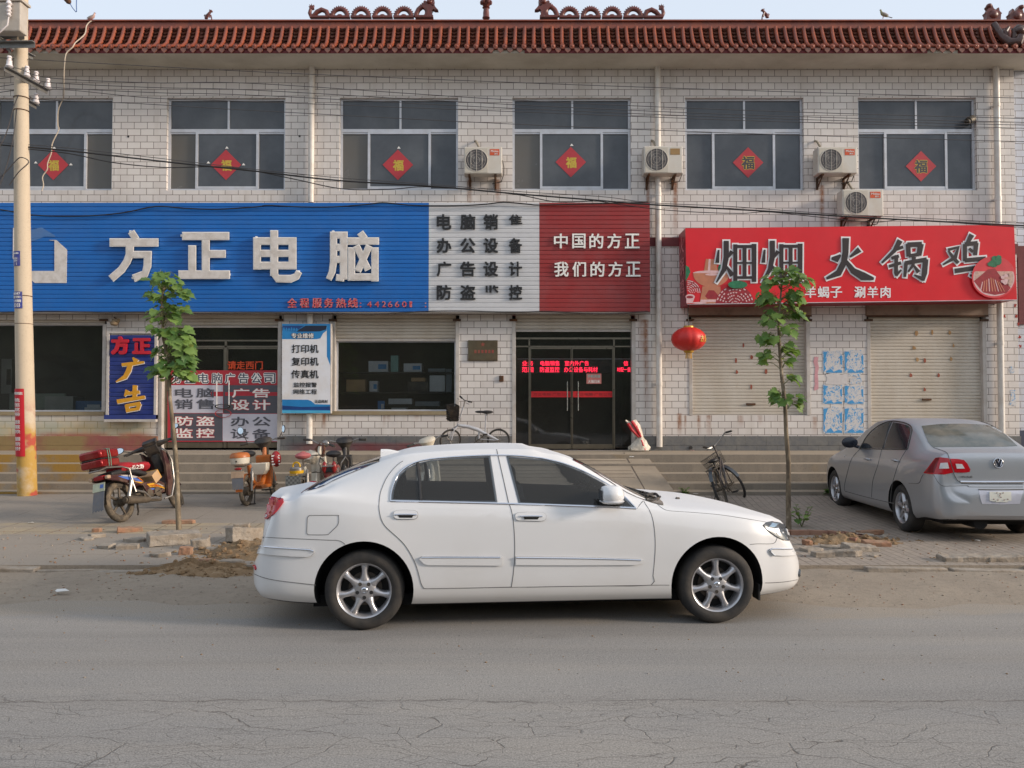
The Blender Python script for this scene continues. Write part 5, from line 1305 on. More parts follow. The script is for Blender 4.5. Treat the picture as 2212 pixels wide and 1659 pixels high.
mb = MB(); p = P(2098, 258, WD+.06); mb.tube([p+Vector((0, .12, 0)), p+Vector((0, -.02, 0)), p+Vector((-.03, -.09, -.02)), p+Vector((-.1, -.13, -.06)), p+Vector((-.13, -.14, -.08))], .075, 14); mb.lathe([(.06, 0), (.06, .05)], p+Vector((-.135, -.142, -.083)), (-.8, -.3, -.5), 14)
tag(mb.build('stove_pipe_elbow', M('stove_pipe', S(92, 86, 76), .6, .5, var=.3, scale=9)), 'soot stained stove pipe elbow poking out of the rightmost upper window', 'pipe')

# ---- air conditioners
m_ac = M('aircon_white', S(206, 200, 190), .5, var=.05, scale=4, dirt=(S(170, 150, 124), .4, 4)); m_acd = M('aircon_fan', S(78, 74, 74), .6, var=.2, scale=5); m_lab = M('orange_label', S(206, 84, 40), .45); m_labb = M('brown_label', S(150, 118, 72), .5)
def aircon(x0, y0, x1, y1, label, brown=False, lean=False):
    d = WD-.36; p, q = P(x0, y1, d), P(x1, y0, d); w, h = q.x-p.x, q.z-p.z
    T = thing('air_conditioner', label, 'air conditioner', (p.x+w/2, WD-.2, p.z), group='air conditioner boxes on the facade')
    mb = MB(); mb.box(p.x, q.x, d, WD-.08, p.z, q.z); mb.build('case', m_ac, T, smooth=0, bevel=.015)
    cx, cz = p.x+w*.33, p.z+h*.5; r = h*.41
    mb = MB(); mb.box(p.x+w*.03, p.x+w*.625, d-.006, d-.001, p.z+h*.03, p.z+h*.95); mb.build('front_panel', M('aircon_panel', S(190, 182, 168), .5, var=.05), T, smooth=0, bevel=.003)
    mb = MB(); mb.disc((cx, d-.008, cz), (0, 1, 0), r, 32, 0, .003); mb.torus((cx, d-.008, cz), (0, 1, 0), r, .006, 32, 6, 1); F_ = mb.build('fan_opening', [m_acd, m_ac], T)
    mb = MB()
    for i in (-.5, 0, .5): zz = sqrt(1-i*i)*r; mb.tube([(cx+i*r, d-.014, cz-zz), (cx+i*r, d-.014, cz+zz)], .004, 5)
    for f_ in (.3, .55, .8): mb.torus((cx, d-.012, cz), (0, 1, 0), r*f_, .0015, 24, 4)
    mb.build('fan_guard', m_ac, F_)
    mb = MB()
    for i in range(3):
        a = 2*pi*i/3+.4; mb.add([(cx, d-.0105, cz), (cx+r*.8*cos(a-.5), d-.0105, cz+r*.8*sin(a-.5)), (cx+r*.85*cos(a), d-.0105, cz+r*.85*sin(a)), (cx+r*.8*cos(a+.25), d-.0105, cz+r*.8*sin(a+.25))], [(0,1,2,3)])
    mb.build('fan_blade', M('fan_blade', S(100, 96, 94), .5), F_, smooth=0)
    l0, l1, z0, z1 = p.x+w*.68, p.x+w*.93, p.z+h*.68, p.z+h*.91
    mb = MB(); mb.box(l0, l1, d-.005, d-.001, z0, z1); L = mb.build('maker_label', m_labb if brown else m_lab, T, smooth=0)
    if not brown:
        mb = MB(); fn = lambda a, b: (a, d-.0075, b); text_on(mb, 'Midea', fn, (0, .002, 0), (l0+.02, z0+.06, l1-.02, z1-.02), .01); text_on(mb, '美的', fn, (0, .002, 0), (l0+.09, z0+.012, l1-.03, z0+.045), .01); mb.build('label_letters', m_rimw, L, smooth=0)
    for bx_ in (.14, .82):
        mb = MB(); a = p.x+w*bx_
        mb.box(a-.02, a+.02, d+.02, WD-.001, p.z-.035, p.z-.002); mb.box(a-.02, a+.02, WD-.03, WD-.001, p.z-.24, p.z-.036); mb.tube([(a, d+.05, p.z-.03), (a, WD-.02, p.z-.22)], .015, 6); mb.build('bracket', m_iron, T, smooth=0)
    mb = MB(); hx = p.x+w*(.28 if not lean else .1)
    mb.tube([(hx, WD, q.z+.23), (hx+.02, WD-.06, q.z+.2), (hx+.07, WD-.1, q.z+.08), (hx+.12, WD-.15, q.z-.02)], .022, 8); mb.build('coolant_pipe', M('lagged_pipe', S(150, 140, 124), .8, var=.15), T)
    mb = MB(); mb.tube([(q.x+.005, d+.2, p.z+h*.6), (q.x+.035, d+.2, p.z+h*.35), (q.x+.03, d+.22, p.z+h*.08), (q.x-.02, d+.24, p.z-.1), (q.x-.2, WD-.05, p.z-.12)], .01, 6); mb.build('hose', m_wire, T)
aircon(1002, 317, 1084.5, 375, 'air conditioner with orange label between the third and fourth upper windows')
aircon(1391, 315.5, 1474.5, 374, 'air conditioner with brown label in front of the middle downpipe', True)
aircon(1767, 317, 1852, 374, 'air conditioner with orange label left of the rightmost upper window', lean=True)
aircon(1820, 409, 1908, 467, 'lowest air conditioner, just above the red restaurant sign')

# ---- lantern, lamp under the sign
LN = thing('red_lantern', 'round red lantern with gold letters hanging under the left end of the red sign', 'lantern', tuple(P(1487, 758, 15.95)))
c_ = P(1487.5, 732.5, 15.95); R_, H_ = 37.5*15.95/FPX, 26.5*15.95/FPX
mb = MB(); n = 24; k = 10; vs = []
for j in range(n*4):
    a = 2*pi*j/(n*4); rr = 1-.035*abs(sin(a*6))**.5*0 - .03*(1-abs(sin(a*n/4*1.0)))
    for i in range(k+1):
        t_ = -pi/2*.93+pi*.93*i/k; vs.append(c_+Vector((R_*cos(t_)*rr*cos(a), R_*cos(t_)*rr*sin(a), H_*sin(t_))))
mb.add(vs, [(j*(k+1)+i, ((j+1) % (n*4))*(k+1)+i, ((j+1) % (n*4))*(k+1)+i+1, j*(k+1)+i+1) for j in range(n*4) for i in range(k)])
mb.build('shade', M('lantern_red', S(200, 40, 34), .5, var=.06), LN, smooth=60)
mb = MB(); mb.lathe([(0, .02), (.09, .02), (.1, 0), (.1, -.03)], c_+Vector((0,0,H_)), n=16); mb.lathe([(.1, .03), (.1, 0), (.08, -.03), (0, -.03)], c_-Vector((0,0,H_)), n=16)
for i in range(14): a = 2*pi*i/14; mb.tube([c_+Vector((.05*cos(a), .05*sin(a), -H_-.02)), c_+Vector((.06*cos(a), .06*sin(a), -H_-.14))], .006, 4)
mb.build('gold_fitting', M('gold_trim', S(190, 146, 60), .4, .4), LN)
mb = MB(); mb.tube([c_+Vector((0,0,H_)), c_+Vector((-.01, 0, H_+.3)), P(1487, 657, 15.95)], .008, 6); mb.build('hanger', m_wire, LN)
def on_lan(a, b, e=.004):
    t_ = b; r = cos(t_); return c_+Vector(((R_+e)*r*sin(a), -(R_+e)*r*cos(a), (H_+e)*sin(t_)))
mb = MB()
text_on(mb, '古', lambda a, b: on_lan(a, b), (0, -.003, 0), (.52, -.3, .8, .22), .02); text_on(mb, '贝', lambda a, b: on_lan(a, b), (0, -.003, 0), (.88, -.3, 1.2, .22), .02)
mb.build('letters', m_gold, LN, smooth=0)
LA = thing('yard_lamp', 'small dusty lamp on a bracket under the blue sign left of the navy board', 'lamp', tuple(P(247, 700, 16.4)))
mb = MB(); p = P(247, 690, 16.35); mb.tube([p+Vector((-.08,.15,.06)), p+Vector((0,.02,.03)), p+Vector((.08,-.02,0))], .012, 6); mb.build('bracket', m_iron, LA)
mb = MB(); mb.tube([p+Vector((-.02,0,-.03)), p+Vector((.1,-.03,-.02))], .04, 10); mb.lathe([(.04, 0), (.085, -.03), (.075, -.07), (.05, -.09), (0, -.1)], p+Vector((0,0,-.03)), n=14); mb.build('lamp_head', M('dusty_metal', S(140, 122, 98), .6, .3, var=.2), LA)

# ---- plastic sack by the door
SK = thing('plastic_sack', 'twisted clear and red plastic sack standing by the right door jamb', 'bag', tuple(P(1377, 974, 16.15)))
f = lambda x, y: P(x, y, 16.15)
m_sack = M('cloudy_plastic', S(196, 186, 170), .35, var=.2, scale=14, bump=(18, .8, .02)); m_sackr = M('red_plastic', S(190, 34, 44), .35, var=.2, scale=16, bump=(18, .8, .02))
mb = MB(); vs = []; rings = [(1381,972,.21,.10),(1380,966,.2,.1),(1382,958,.15,.09),(1384,950,.1,.07),(1384,945,.06,.05),(1377,932,.09,.06),(1369,920,.11,.06),(1362,909,.1,.04)]
for ri, (x, y, rx, ry) in enumerate(rings):
    c0 = f(x, y)
    for j in range(16):
        a = 2*pi*j/16; q = 1+.16*sin(a*5+ri*1.3)+random.uniform(-.07,.07); vs.append(c0+Vector((rx*q*cos(a), ry*q*sin(a), .05*cos(a*2+ri)*(.5 if ri > 3 else .1))))
mb.add(vs, [(r*16+j, r*16+(j+1)%16, (r+1)*16+(j+1)%16, (r+1)*16+j) for r in range(len(rings)-1) for j in range(16)]); mb.build('sack_body', m_sack, SK, smooth=50)
mb = MB()
for o in (-4, 5): mb.tube([f(1359+o*.9, 912-o*.5)+Vector((0,-.07,0)), f(1368+o, 926-o*.5)+Vector((0,-.08,0)), f(1381+o*.5, 944)+Vector((0,-.07,0))], [.028, .034, .02], 8)
mb.tube([f(1384, 950)+Vector((0,-.07,0)), f(1392, 972)+Vector((0,-.09,0))], [.02, .015], 6)
mb.build('red_print', m_sackr, SK)
# ================================================================ cars
from mathutils.bvhtree import BVHTree
def car_paint(name, col, flake=0., coat=.8, dust=.2):
    t = NT(name); n = t.noise(1.6, 5, .6); x, y, z = t.xyz()
    low = t.math('SUBTRACT', 1., t.step(z, .12, .5))
    f = t.math('MULTIPLY', t.math('ADD', t.math('MULTIPLY', low, .8), t.math('MULTIPLY', t.ramp(n, [(.45, 0.), (.8, 1.)]), .4)), dust)
    c = t.mix(f, col, S(168, 156, 138))
    g = t.n('ShaderNodeNewGeometry'); sp = t.n('ShaderNodeSeparateXYZ'); t.l(g.outputs['Normal'], sp.inputs[0]); up = t.step(sp.outputs[2], .45, .9)   # settled dust dulls what faces up
    t.set(Base_Color=c, Metallic=flake, Roughness=t.math('ADD', t.math('MULTIPLY', up, .25), t.math('ADD', t.math('MULTIPLY', f, .5), .3)), Coat_Weight=t.math('MULTIPLY', t.math('SUBTRACT', 1., t.math('MULTIPLY', up, .92)), coat), Specular_IOR_Level=t.math('SUBTRACT', .5, t.math('MULTIPLY', up, .38)), Coat_Roughness=t.math('ADD', t.math('MULTIPLY', f, .5), .03))
    return t.m
def tint_glass(name, col, rough=.03, dust=.15):
    t = NT(name); n = t.noise(2.5, 5, .6)
    t.set(Base_Color=t.mix(t.math('MULTIPLY', t.ramp(n, [(.4, 0.), (.75, 1.)]), dust), col, S(150, 140, 126)), Roughness=t.math('ADD', t.math('MULTIPLY', n, .1), rough), Specular_IOR_Level=.5, Coat_Weight=.3)
    return t.m
m_white = car_paint('white_car_paint', S(214, 214, 215), .0, .85, .34); m_silver = car_paint('silver_car_paint', S(168, 171, 176), .55, .6, .26)
m_tint = tint_glass('tinted_glass', S(40, 46, 52), .03, .06); m_tint2 = tint_glass('dusty_rear_glass', S(72, 78, 74), .06, .6)
m_gap = M('panel_gap', S(96, 95, 94), .9); m_chrome = M('chrome', S(212, 214, 220), .14, 1., var=.03); m_rub = M('black_rubber', S(30, 30, 31), .75, var=.2, scale=9)
m_tyre = M('tyre', S(42, 41, 41), .85, var=.2, scale=12, dirt=(S(104, 94, 82), .3, 5), bump=(60, .2)); m_arch = M('wheel_well', S(20, 20, 21), .9)
m_rim = M('alloy', S(182, 182, 186), .32, .7, var=.06, dirt=(S(130, 116, 98), .3, 9)); m_brake = M('brake_dark', S(34, 33, 32), .7, .2)
m_tail = M('tail_red', S(168, 16, 30), .15, var=.12, scale=9, spec=.6); m_taild = M('tail_dark_red', S(110, 14, 22), .2); m_clear = M('clear_lens', S(196, 196, 198), .3, .1, var=.1, scale=12); m_lampd = M('lamp_inner', S(84, 88, 92), .2, .3, var=.25, scale=14)
def catmull(pts, sub):
    out = []
    for i in range(len(pts)-1):
        p0, p1, p2, p3 = pts[max(i-1, 0)], pts[i], pts[i+1], pts[min(i+2, len(pts)-1)]
        for k in range(sub):
            t = k/sub
            out.append(tuple(.5*((2*b)+(c-a)*t+(2*a-5*b+4*c-d)*t*t+(3*b-a-3*c+d)*t**3) for a, b, c, d in zip(p0, p1, p2, p3)))
    return out+[tuple(pts[-1])]
class Car:
    """local frame: x forward from the rear axle, y to the left, z up"""
    def __init__(s, root, Mx, tabs, stations, paint, arches, arch_r, cam_side, tunnels=()):
        s.root, s.M, s.inv, s.paint, s.cam_side = root, Mx, Mx.inverted(), paint, cam_side
        F_ = {k: pchip(v) for k, v in tabs.items()}
        vs, fs = [], []; SUB = 4; rowsn = None
        for x in stations:
            zb, zt, W, zs, wr, zr = (F_[k](x) for k in ('zb', 'zt', 'W', 'zs', 'wr', 'zr'))
            zs = min(zs, zt-.03); zr = min(max(zr, zs+.012), zt-.008); wr = min(wr, W*.97)
            h = zs-zb
            bl = 0.
            for ax in arches: bl = max(bl, math.exp(-((x-ax)/.34)**2))
            pts = [(0, zb), (W*.55, zb), (W*.86, zb+.004), (W*.945, zb+.06*h), (W*.985, zb+.16*h), (W*.997, zb+.34*h), (W*1.0+.012*bl, zb+.58*h), (W*.992+.006*bl, zb+.8*h), (W*.972, zb+.93*h), (W*.945, zs),
                   (lerp(W*.945, wr, .3)+.006, lerp(zs, zr, .34)), (lerp(W*.945, wr, .66)+.006, lerp(zs, zr, .70)), (wr, zr), (wr*.91, lerp(zr, zt, .58)), (wr*.64, lerp(zr, zt, .9)), (wr*.3, lerp(zr, zt, .97)), (0, zt)]
            row = catmull(pts, SUB)
            row[0] = (0, zb); rowsn = len(row)
            full = [(-a, b) for a, b in row[::-1][:-1]] + row          # top centre -> right side -> bottom -> left side -> top centre
            vs.append([(x, a, b) for a, b in full[:-1]])
        n = len(vs[0]); k = len(vs)
        V = [p for r in vs for p in r]
        for i in range(k-1):
            for j in range(n): fs.append((i*n+j, i*n+(j+1) % n, (i+1)*n+(j+1) % n, (i+1)*n+j))
        fs.append(tuple(range(n))); fs.append(tuple((k-1)*n+j for j in range(n-1, -1, -1)))
        bm = bmesh.new(); bv = [bm.verts.new(p) for p in V]
        for f in fs: bm.faces.new([bv[i] for i in f])
        bmesh.ops.remove_doubles(bm, verts=bm.verts[:], dist=1e-5)
        bmesh.ops.recalc_face_normals(bm, faces=bm.faces[:])
        ob_ = BVHTree.FromBMesh(bm); wb = bm.copy(); bmesh.ops.transform(wb, matrix=Mx, verts=wb.verts[:]); wb.normal_update(); s.bvh = BVHTree.FromBMesh(wb); wb.free()
        me = bpy.data.meshes.new('body'); bm.to_mesh(me); bm.free()
        o = bpy.data.objects.new('tmp', me); COL.objects.link(o)
        cb = MB()
        for (ax, az), r in zip([(a, z) for a, z in zip(arches, (s_z for s_z in (arch_r[1], arch_r[1])))], (arch_r[0], arch_r[0])):
            for sg in (-1, 1): cb.tube([(ax, sg*.52, az), (ax, sg*1.2, az)], r, 48)
        for poly in tunnels:                                            # real window openings, right through the cabin
            q = [Mx.inverted() @ s.hit(*p)[0] for p in poly]; cx, cz = sum(v.x for v in q)/len(q), sum(v.z for v in q)/len(q)
            cb.prism([(cx+(v.x-cx)*.965, cz+(v.z-cz)*.955) for v in q], lambda a, b: (a, -1.2, b), (0, 2.4, 0))
        cut = cb.build('cut', m_arch, smooth=0, loc=(0, 0, 0))
        md = o.modifiers.new('b', 'BOOLEAN'); md.operation = 'DIFFERENCE'; md.object = cut; md.solver = 'EXACT'
        dg = bpy.context.evaluated_depsgraph_get(); dg.update()
        m2 = bpy.data.meshes.new_from_object(o.evaluated_get(dg)); m2.name = 'body'
        for q in (o, cut): bpy.data.objects.remove(q)
        m2.materials.clear(); m2.materials.append(paint); m2.materials.append(m_arch)
        for p in m2.polygons:
            c = p.center; p.material_index = 0; p.use_smooth = True
            if p.normal.z < -.8 and c.z < .32 or ob_.find_nearest(c)[3] > .006: p.material_index = 1
            for ax in arches:
                d = sqrt((c.x-ax)**2+(c.z-arch_r[1])**2)
                if d < arch_r[0]+.004 and abs(c.y) > .515 and (abs(p.normal.y) < .5 or abs(c.y) < .53): p.material_index = 1
        m2.set_sharp_from_angle(angle=radians(32))
        s.body = bpy.data.objects.new('body', m2); COL.objects.link(s.body); s.body.parent = root; WM[s.body.as_pointer()] = WM[root.as_pointer()]
    def hit(s, x, y):
        d = (P(x, y, 1.)-Vector((0, 0, EYE))).normalized()
        loc, nor, idx, dist = s.bvh.ray_cast(Vector((0, 0, EYE)), d)
        if loc is None:
            best = None                                                 # grazes the outline: nearest point of the skin
            for t in (3, 4.5, 5.5, 6, 6.5, 7, 8, 9, 10, 11, 12, 13):
                r = s.bvh.find_nearest(Vector((0, 0, EYE))+d*t)
                if r[0] is not None and (best is None or r[3] < best[3]): best = r
            loc, nor = best[0], best[1]
        if nor.dot(d) > 0: nor = -nor
        return loc, nor
    def patch(s, mb, poly, off, m=0, step=14, th=0., closed_edge=.012):
        """picture outline -> panel lying on the skin, raised by off"""
        bm = bmesh.new(); f = bm.faces.new([bm.verts.new((a, b, 0)) for a, b in poly]); bmesh.ops.triangulate(bm, faces=[f])
        xs_ = [p[0] for p in poly]; ys_ = [p[1] for p in poly]
        for ax, lo, hi in ((0, min(xs_), max(xs_)), (1, min(ys_), max(ys_))):
            v = lo+step
            while v < hi-.5:
                co = (v, 0, 0) if ax == 0 else (0, v, 0); no = (1, 0, 0) if ax == 0 else (0, 1, 0)
                bmesh.ops.bisect_plane(bm, geom=bm.verts[:]+bm.edges[:]+bm.faces[:], plane_co=co, plane_no=no); v += step
        bmesh.ops.remove_doubles(bm, verts=bm.verts[:], dist=.05)
        bm.verts.index_update(); vs = []; nr = []
        for v in bm.verts:
            l, n = s.hit(v.co.x, v.co.y); vs.append(l+n*off); nr.append(n)
        fs = [[v.index for v in f.verts] for f in bm.faces]
        n0 = len(vs); be = [(e.verts[0].index, e.verts[1].index) for e in bm.edges if len(e.link_faces) == 1]
        rim = {}
        for a, b in be:
            for i in (a, b):
                if i not in rim: rim[i] = len(vs); vs.append(vs[i]-nr[i]*(off+closed_edge))
        fs += [(a, b, rim[b], rim[a]) for a, b in be]
        bm.free(); mb.add(vs, fs, m)
    def line(s, mb, pts, r, off=0., m=0, sub=4, closed=False, n=6):
        q = catmull([(float(a), float(b)) for a, b in (pts+[pts[0]] if closed else pts)], sub) if sub > 1 else pts
        out = []
        for a, b in q: l, nn = s.hit(a, b); out.append(l+nn*off)
        mb.tube(out, r, n, m)
    def both(s, mb, name, mats, parent=None, smooth=40, mirror=True, one=True):
        """builds the piece and its twin on the far side"""
        par = parent or s.root
        o = mb.build(name, mats, par, smooth=smooth)
        if mirror:
            m2 = MB(); m2.v = [s.M @ (Matrix.Diagonal((1, -1, 1, 1)) @ (s.inv @ v)) for v in mb.v]; m2.f = [list(f) for f in mb.f]; m2.mi = list(mb.mi)
            o2 = m2.build(name, mats, par if parent is None else (s.root), smooth=smooth)
            return o, o2
        return o, None
def wheel(root, Mx, x, y, z, r, rim_r, w, spokes, style, face):
    """face: +1 outer face towards +y"""
    k = lambda p: Mx @ Vector((x+p[0], y+p[1]*face, z+p[2]))
    def tr(mb): mb.v = [Mx @ Vector((x+v.x, y+v.y*face, z+v.z)) for v in mb.v]; return mb
    h = w/2
    T = MB(); T.lathe([(rim_r*.97, -h*.9), (rim_r+.01, -h), (r-.055, -h*1.02), (r-.012, -h*.86), (r-.002, -h*.6), (r, 0), (r-.002, h*.6), (r-.012, h*.86), (r-.03, h*.99), (r-.06, h*1.04), (rim_r+.02, h*.98), (rim_r+.002, h*.9), (rim_r*.97, h*.86)], (0, 0, 0), (0, 1, 0), 56)
    for i in range(56*0): pass
    W = tr(T).build('wheel', m_tyre, root, smooth=45)
    R = MB(); R.lathe([(rim_r*.96, -h*.8), (rim_r*.9, -h*.4), (rim_r*.89, h*.45), (rim_r*.93, h*.72), (rim_r*.95, h*.82), (rim_r*.985, h*.9), (rim_r*1.01, h*.93), (rim_r*1.01, h*.86)], (0, 0, 0), (0, 1, 0), 56)
    f0 = h*.62
    R.lathe([(0, f0+.012), (rim_r*.16, f0+.012), (rim_r*.34, f0+.008), (rim_r*.42, f0-.004), (rim_r*.42, f0-.04), (0, f0-.05)], (0, 0, 0), (0, 1, 0), 28)
    for i in range(spokes):
        a = 2*pi*i/spokes + (0 if style == 7 else .3)
        d = Vector((sin(a), 0, cos(a))); t = Vector((cos(a), 0, -sin(a)))
        if style == 7: prof = [(.3, .25, .0), (.42, .18, .006), (.56, .128, .008), (.72, .122, .008), (.86, .15, .006), (.96, .215, .0)]
        else: prof = [(.3, .2, .0), (.45, .15, .008), (.7, .14, .006), (.95, .15, .004)]
        L = []
        for q, hw, e in prof:
            c = d*rim_r*q
            L.append([c-t*rim_r*hw+Vector((0, f0-.022, 0)), c-t*rim_r*hw*.62+Vector((0, f0+e, 0)), c-t*rim_r*hw*.2+Vector((0, f0+e+.007, 0)), c+t*rim_r*hw*.2+Vector((0, f0+e+.007, 0)), c+t*rim_r*hw*.62+Vector((0, f0+e, 0)), c+t*rim_r*hw+Vector((0, f0-.022, 0)), c+t*rim_r*hw*.6+Vector((0, f0-.04, 0)), c-t*rim_r*hw*.6+Vector((0, f0-.04, 0))])
        n = 8; R.add([p for l in L for p in l], [(i_*n+j, i_*n+(j+1) % n, (i_+1)*n+(j+1) % n, (i_+1)*n+j) for i_ in range(len(L)-1) for j in range(n)]+[tuple(range(n)), tuple((len(L)-1)*n+j for j in range(n))])
    tr(R).build('rim', m_rim, W, smooth=50)
    B = MB(); B.disc((0, -h*.2, 0), (0, 1, 0), rim_r*.9, 40, 0, .01); B.disc((0, f0-.07, 0), (0, 1, 0), rim_r*.62, 32, 1, .012); tr(B).build('brake_disc', [m_brake, M('disc_steel', S(96, 88, 80), .5, .6, var=.2)], W)
    for i in range(5):
        N = MB(); a = 2*pi*i/5+pi; N.tube([Vector((sin(a)*rim_r*.27, f0+.004, cos(a)*rim_r*.27)), Vector((sin(a)*rim_r*.27, f0+.0125, cos(a)*rim_r*.27))], rim_r*.07, 10)
        tr(N).build('wheel_nut', m_black, W)
    C_ = MB(); C_.ball((0, f0+.012, 0), (rim_r*.13, .012, rim_r*.13), 16, 6); C_.torus((0, f0+.02, 0), (0, 1, 0), rim_r*.07, .003, 16, 5); tr(C_).build('hub_cap', m_chrome, W)
    return W

# ---------------------------------------------------------------- white saloon in the foreground
A_ = Vector((-1.154, 6.463, 0)); B_ = Vector((1.656, 6.67, 0)); WBASE = (B_-A_).length; yaw = atan2(B_.y-A_.y, B_.x-A_.x)
HALF = .865
u_ = Vector((cos(yaw), sin(yaw), 0)); n_ = Vector((-sin(yaw), cos(yaw), 0))
org = A_+n_*HALF
WC = thing('white_car', 'white saloon car parked side on at the road edge in the foreground', 'car', org, yaw)
MXW = WM[WC.as_pointer()]
def CP(x, y, n):
    """picture point -> (s, z) on the upright plane n metres behind the near wheel faces"""
    d = P(x, y, 1.)-Vector((0, 0, EYE)); t = ((A_-Vector((0, 0, EYE))).dot(n_)+n)/d.dot(n_); p = Vector((0, 0, EYE))+d*t
    return ((p-A_).dot(u_), p.z)
QA = lambda x, y: (518.4+x*.2841, 942.6+y*.2841)
QB = lambda x, y: (1131.1+x*.2841, 942.6+y*.2841)
def tabz(pts, n): return sorted({round(CP(a, b, n)[0], 3): CP(a, b, n)[1] for a, b in pts}.items())
TA = [QA(*p) for p in ((214,470),(222,440),(240,424),(300,409),(400,398),(500,394),(600,345),(700,296),(800,250),(900,210),(1000,180),(1085,152),(1230,115),(1340,101),(1450,92),(1700,78),(1950,73),(2180,76))]
TB = [QB(*p) for p in ((60,92),(200,114),(300,138),(345,152),(450,205),(600,290),(750,378),(870,432),(960,452),(1040,457),(1150,467),(1300,480),(1500,510),(1700,552),(1850,594),(1960,642),(2020,686),(2060,738),(2085,785))]
ztw = tabz(TA+TB, HALF)
rn = lambda q, n: (round(CP(*q, n)[0], 3), CP(*q, n)[1])
ztw = sorted(dict([rn(QA(*p), n) for p, n in (((214,470), .42), ((222,440), .45), ((240,424), .5), ((300,409), .62), ((400,398), .75))] + [q for q in ztw if CP(*QA(480, 394), HALF)[0] < q[0] < CP(*QB(1880, 600), HALF)[0]] +
             [rn(QB(*p), n) for p, n in (((1900,610), .78), ((1960,642), .66), ((2020,686), .54), ((2060,738), .46), ((2085,785), .40))]).items())
s0 = ztw[0][0]; s1 = ztw[-1][0]
Srear = CP(*QA(93, 840), .30)[0]; Sfront = CP(*QB(2119, 890), .30)[0]
zt_lo = lambda px, py, n: rn(QA(px, py), n)
ztab = [(Srear, .50), (Srear+.012, .58), (Srear+.04, .64), (min(Srear+.085, s0-.04), .69), (s0-.022, .76)] + ztw + [(lerp(s1, Sfront, .45), lerp(ztw[-1][1], .5, .45)), (lerp(s1, Sfront, .8), .53), (Sfront, .40)]
ztab = sorted(dict(ztab).items())
zb_pts = [(Srear, .36), (Srear+.04, .30), (Srear+.12, .235), (Srear+.3, .205), (Srear+.55, .19), (-.3, .19), (.3, .175), (1.2, .18), (2.3, .185), (3.1, .185), (3.25, .19), (Sfront-.16, .215), (Sfront-.06, .25), (Sfront, .32)]
Wt = [(Srear, .50), (Srear+.02, .60), (Srear+.06, .70), (Srear+.14, .785), (Srear+.3, .838), (Srear+.55, .868), (0, .892), (.5, .897), (1.4, .90), (2.4, .895), (2.9, .88), (3.1, .86), (3.26, .81), (Sfront-.16, .725), (Sfront-.08, .65), (Sfront-.03, .57), (Sfront, .47)]
belt = tabz([QA(*p) for p in ((300,470),(420,462),(560,450),(800,470),(1140,494),(1600,502),(2045,516))]+[QB(*p) for p in ((300,530),(860,552),(960,560),(1100,575),(1300,590),(1500,606),(1700,634),(1850,668),(1960,700))], .02)
zs_t = [(Srear, .46), (Srear+.1, .62), (Srear+.16, .80)]+[p for p in belt if p[0] > Srear+.2]+[(Sfront-.05, .48), (Sfront, .40)]
zs_t = sorted(dict(zs_t).items())
railA = tabz([QA(*p) for p in ((520,432),(570,430),(700,366),(900,280),(1085,196),(1150,174),(1250,147),(1450,118),(1700,102),(1950,96),(2180,99))]+[QB(*p) for p in ((60,108),(100,114),(200,132),(300,160),(345,180),(600,334),(800,458),(905,492))], .25)
zr_t = [(Srear, .48), (Srear+.12, .72), (Srear+.3, 1.0)]+[p for p in railA]+[(q[0], q[1]+.03) for q in belt if q[0] > railA[-1][0]+.1]+[(Sfront, .43)]
zr_t = sorted(dict(zr_t).items())
a0, a1 = railA[0][0], railA[-1][0]
wr_t = [(Srear, .40), (Srear+.1, .60), (Srear+.3, .70), (a0, .70), (a0+.3, .645), (a0+.62, .60), (.9, .60), (1.5, .60), (a1-.75, .60), (a1-.3, .655), (a1, .74), (a1+.2, .775), (a1+.7, .75), (Sfront-.3, .66), (Sfront-.1, .50), (Sfront, .34)]
st = []
for a, b, n in ((Srear, Srear+.16, 12), (Srear+.16, Srear+.45, 10), (Srear+.45, Sfront-.45, 58), (Sfront-.45, Sfront-.12, 10), (Sfront-.12, Sfront, 10)): st += [a+(b-a)*i/n for i in range(n)]
st.append(Sfront)
qa = lambda pts: [QA(*p) for p in pts]; qb = lambda pts: [QB(*p) for p in pts]
rw = qa([(1152,486),(1158,430),(1178,362),(1210,298),(1268,244),(1345,206),(1450,183),(1600,168),(1760,158),(1905,153),(1958,500),(1600,496)])
fw = qa([(2025,153),(2118,507)])+qb([(250,520),(500,527),(838,540),(760,466),(660,392),(600,352),(450,272),(300,212),(150,176),(0,163)])
fw = [fw[0]]+[fw[1]]+fw[2:]
car = Car(WC, MXW, dict(zt=ztab, zb=zb_pts, W=Wt, zs=zs_t, wr=wr_t, zr=zr_t), st, m_white, [0, WBASE], (.386, .318), -1, [rw, fw])
for ax in (0, WBASE):
    for sg in (-1, 1): wheel(WC, MXW, ax, sg*(HALF-.105), .311, .311, .212, .205, 7, 7, sg)
# glass
m_cabin = clear_glass('tinted_cabin_glass', (.56, .60, .63), .10)
m_seat = M('grey_seat', S(92, 90, 88), .85, var=.1, scale=9)
for x, y in ((1.22, -.37), (1.22, .37), (.20, -.36), (.20, .36)):
    mb = MB(); mb.obox((x, y, .97), (.13, .46, .24), (0, -.2, 0)); mb.ball((x-.05, y, 1.17), (.055, .14, .085), 14, 8); mb.tube([(x-.03, y, 1.08), (x-.045, y, 1.16)], .05, 8)
    mb.v = [MXW @ v for v in mb.v]; mb.build('seat', m_seat, WC, bevel=.03)
mb = MB(); mb.torus((1.93, .37, .99), (-.85, 0, .5), .185, .017, 30, 8); mb.tube([(1.93, .2, .99), (1.93, .54, .99)], .018, 6); mb.tube([(1.93, .37, .99), (2.1, .37, .9)], .05, 8); mb.v = [MXW @ v for v in mb.v]; mb.build('steering_wheel', m_black, WC)
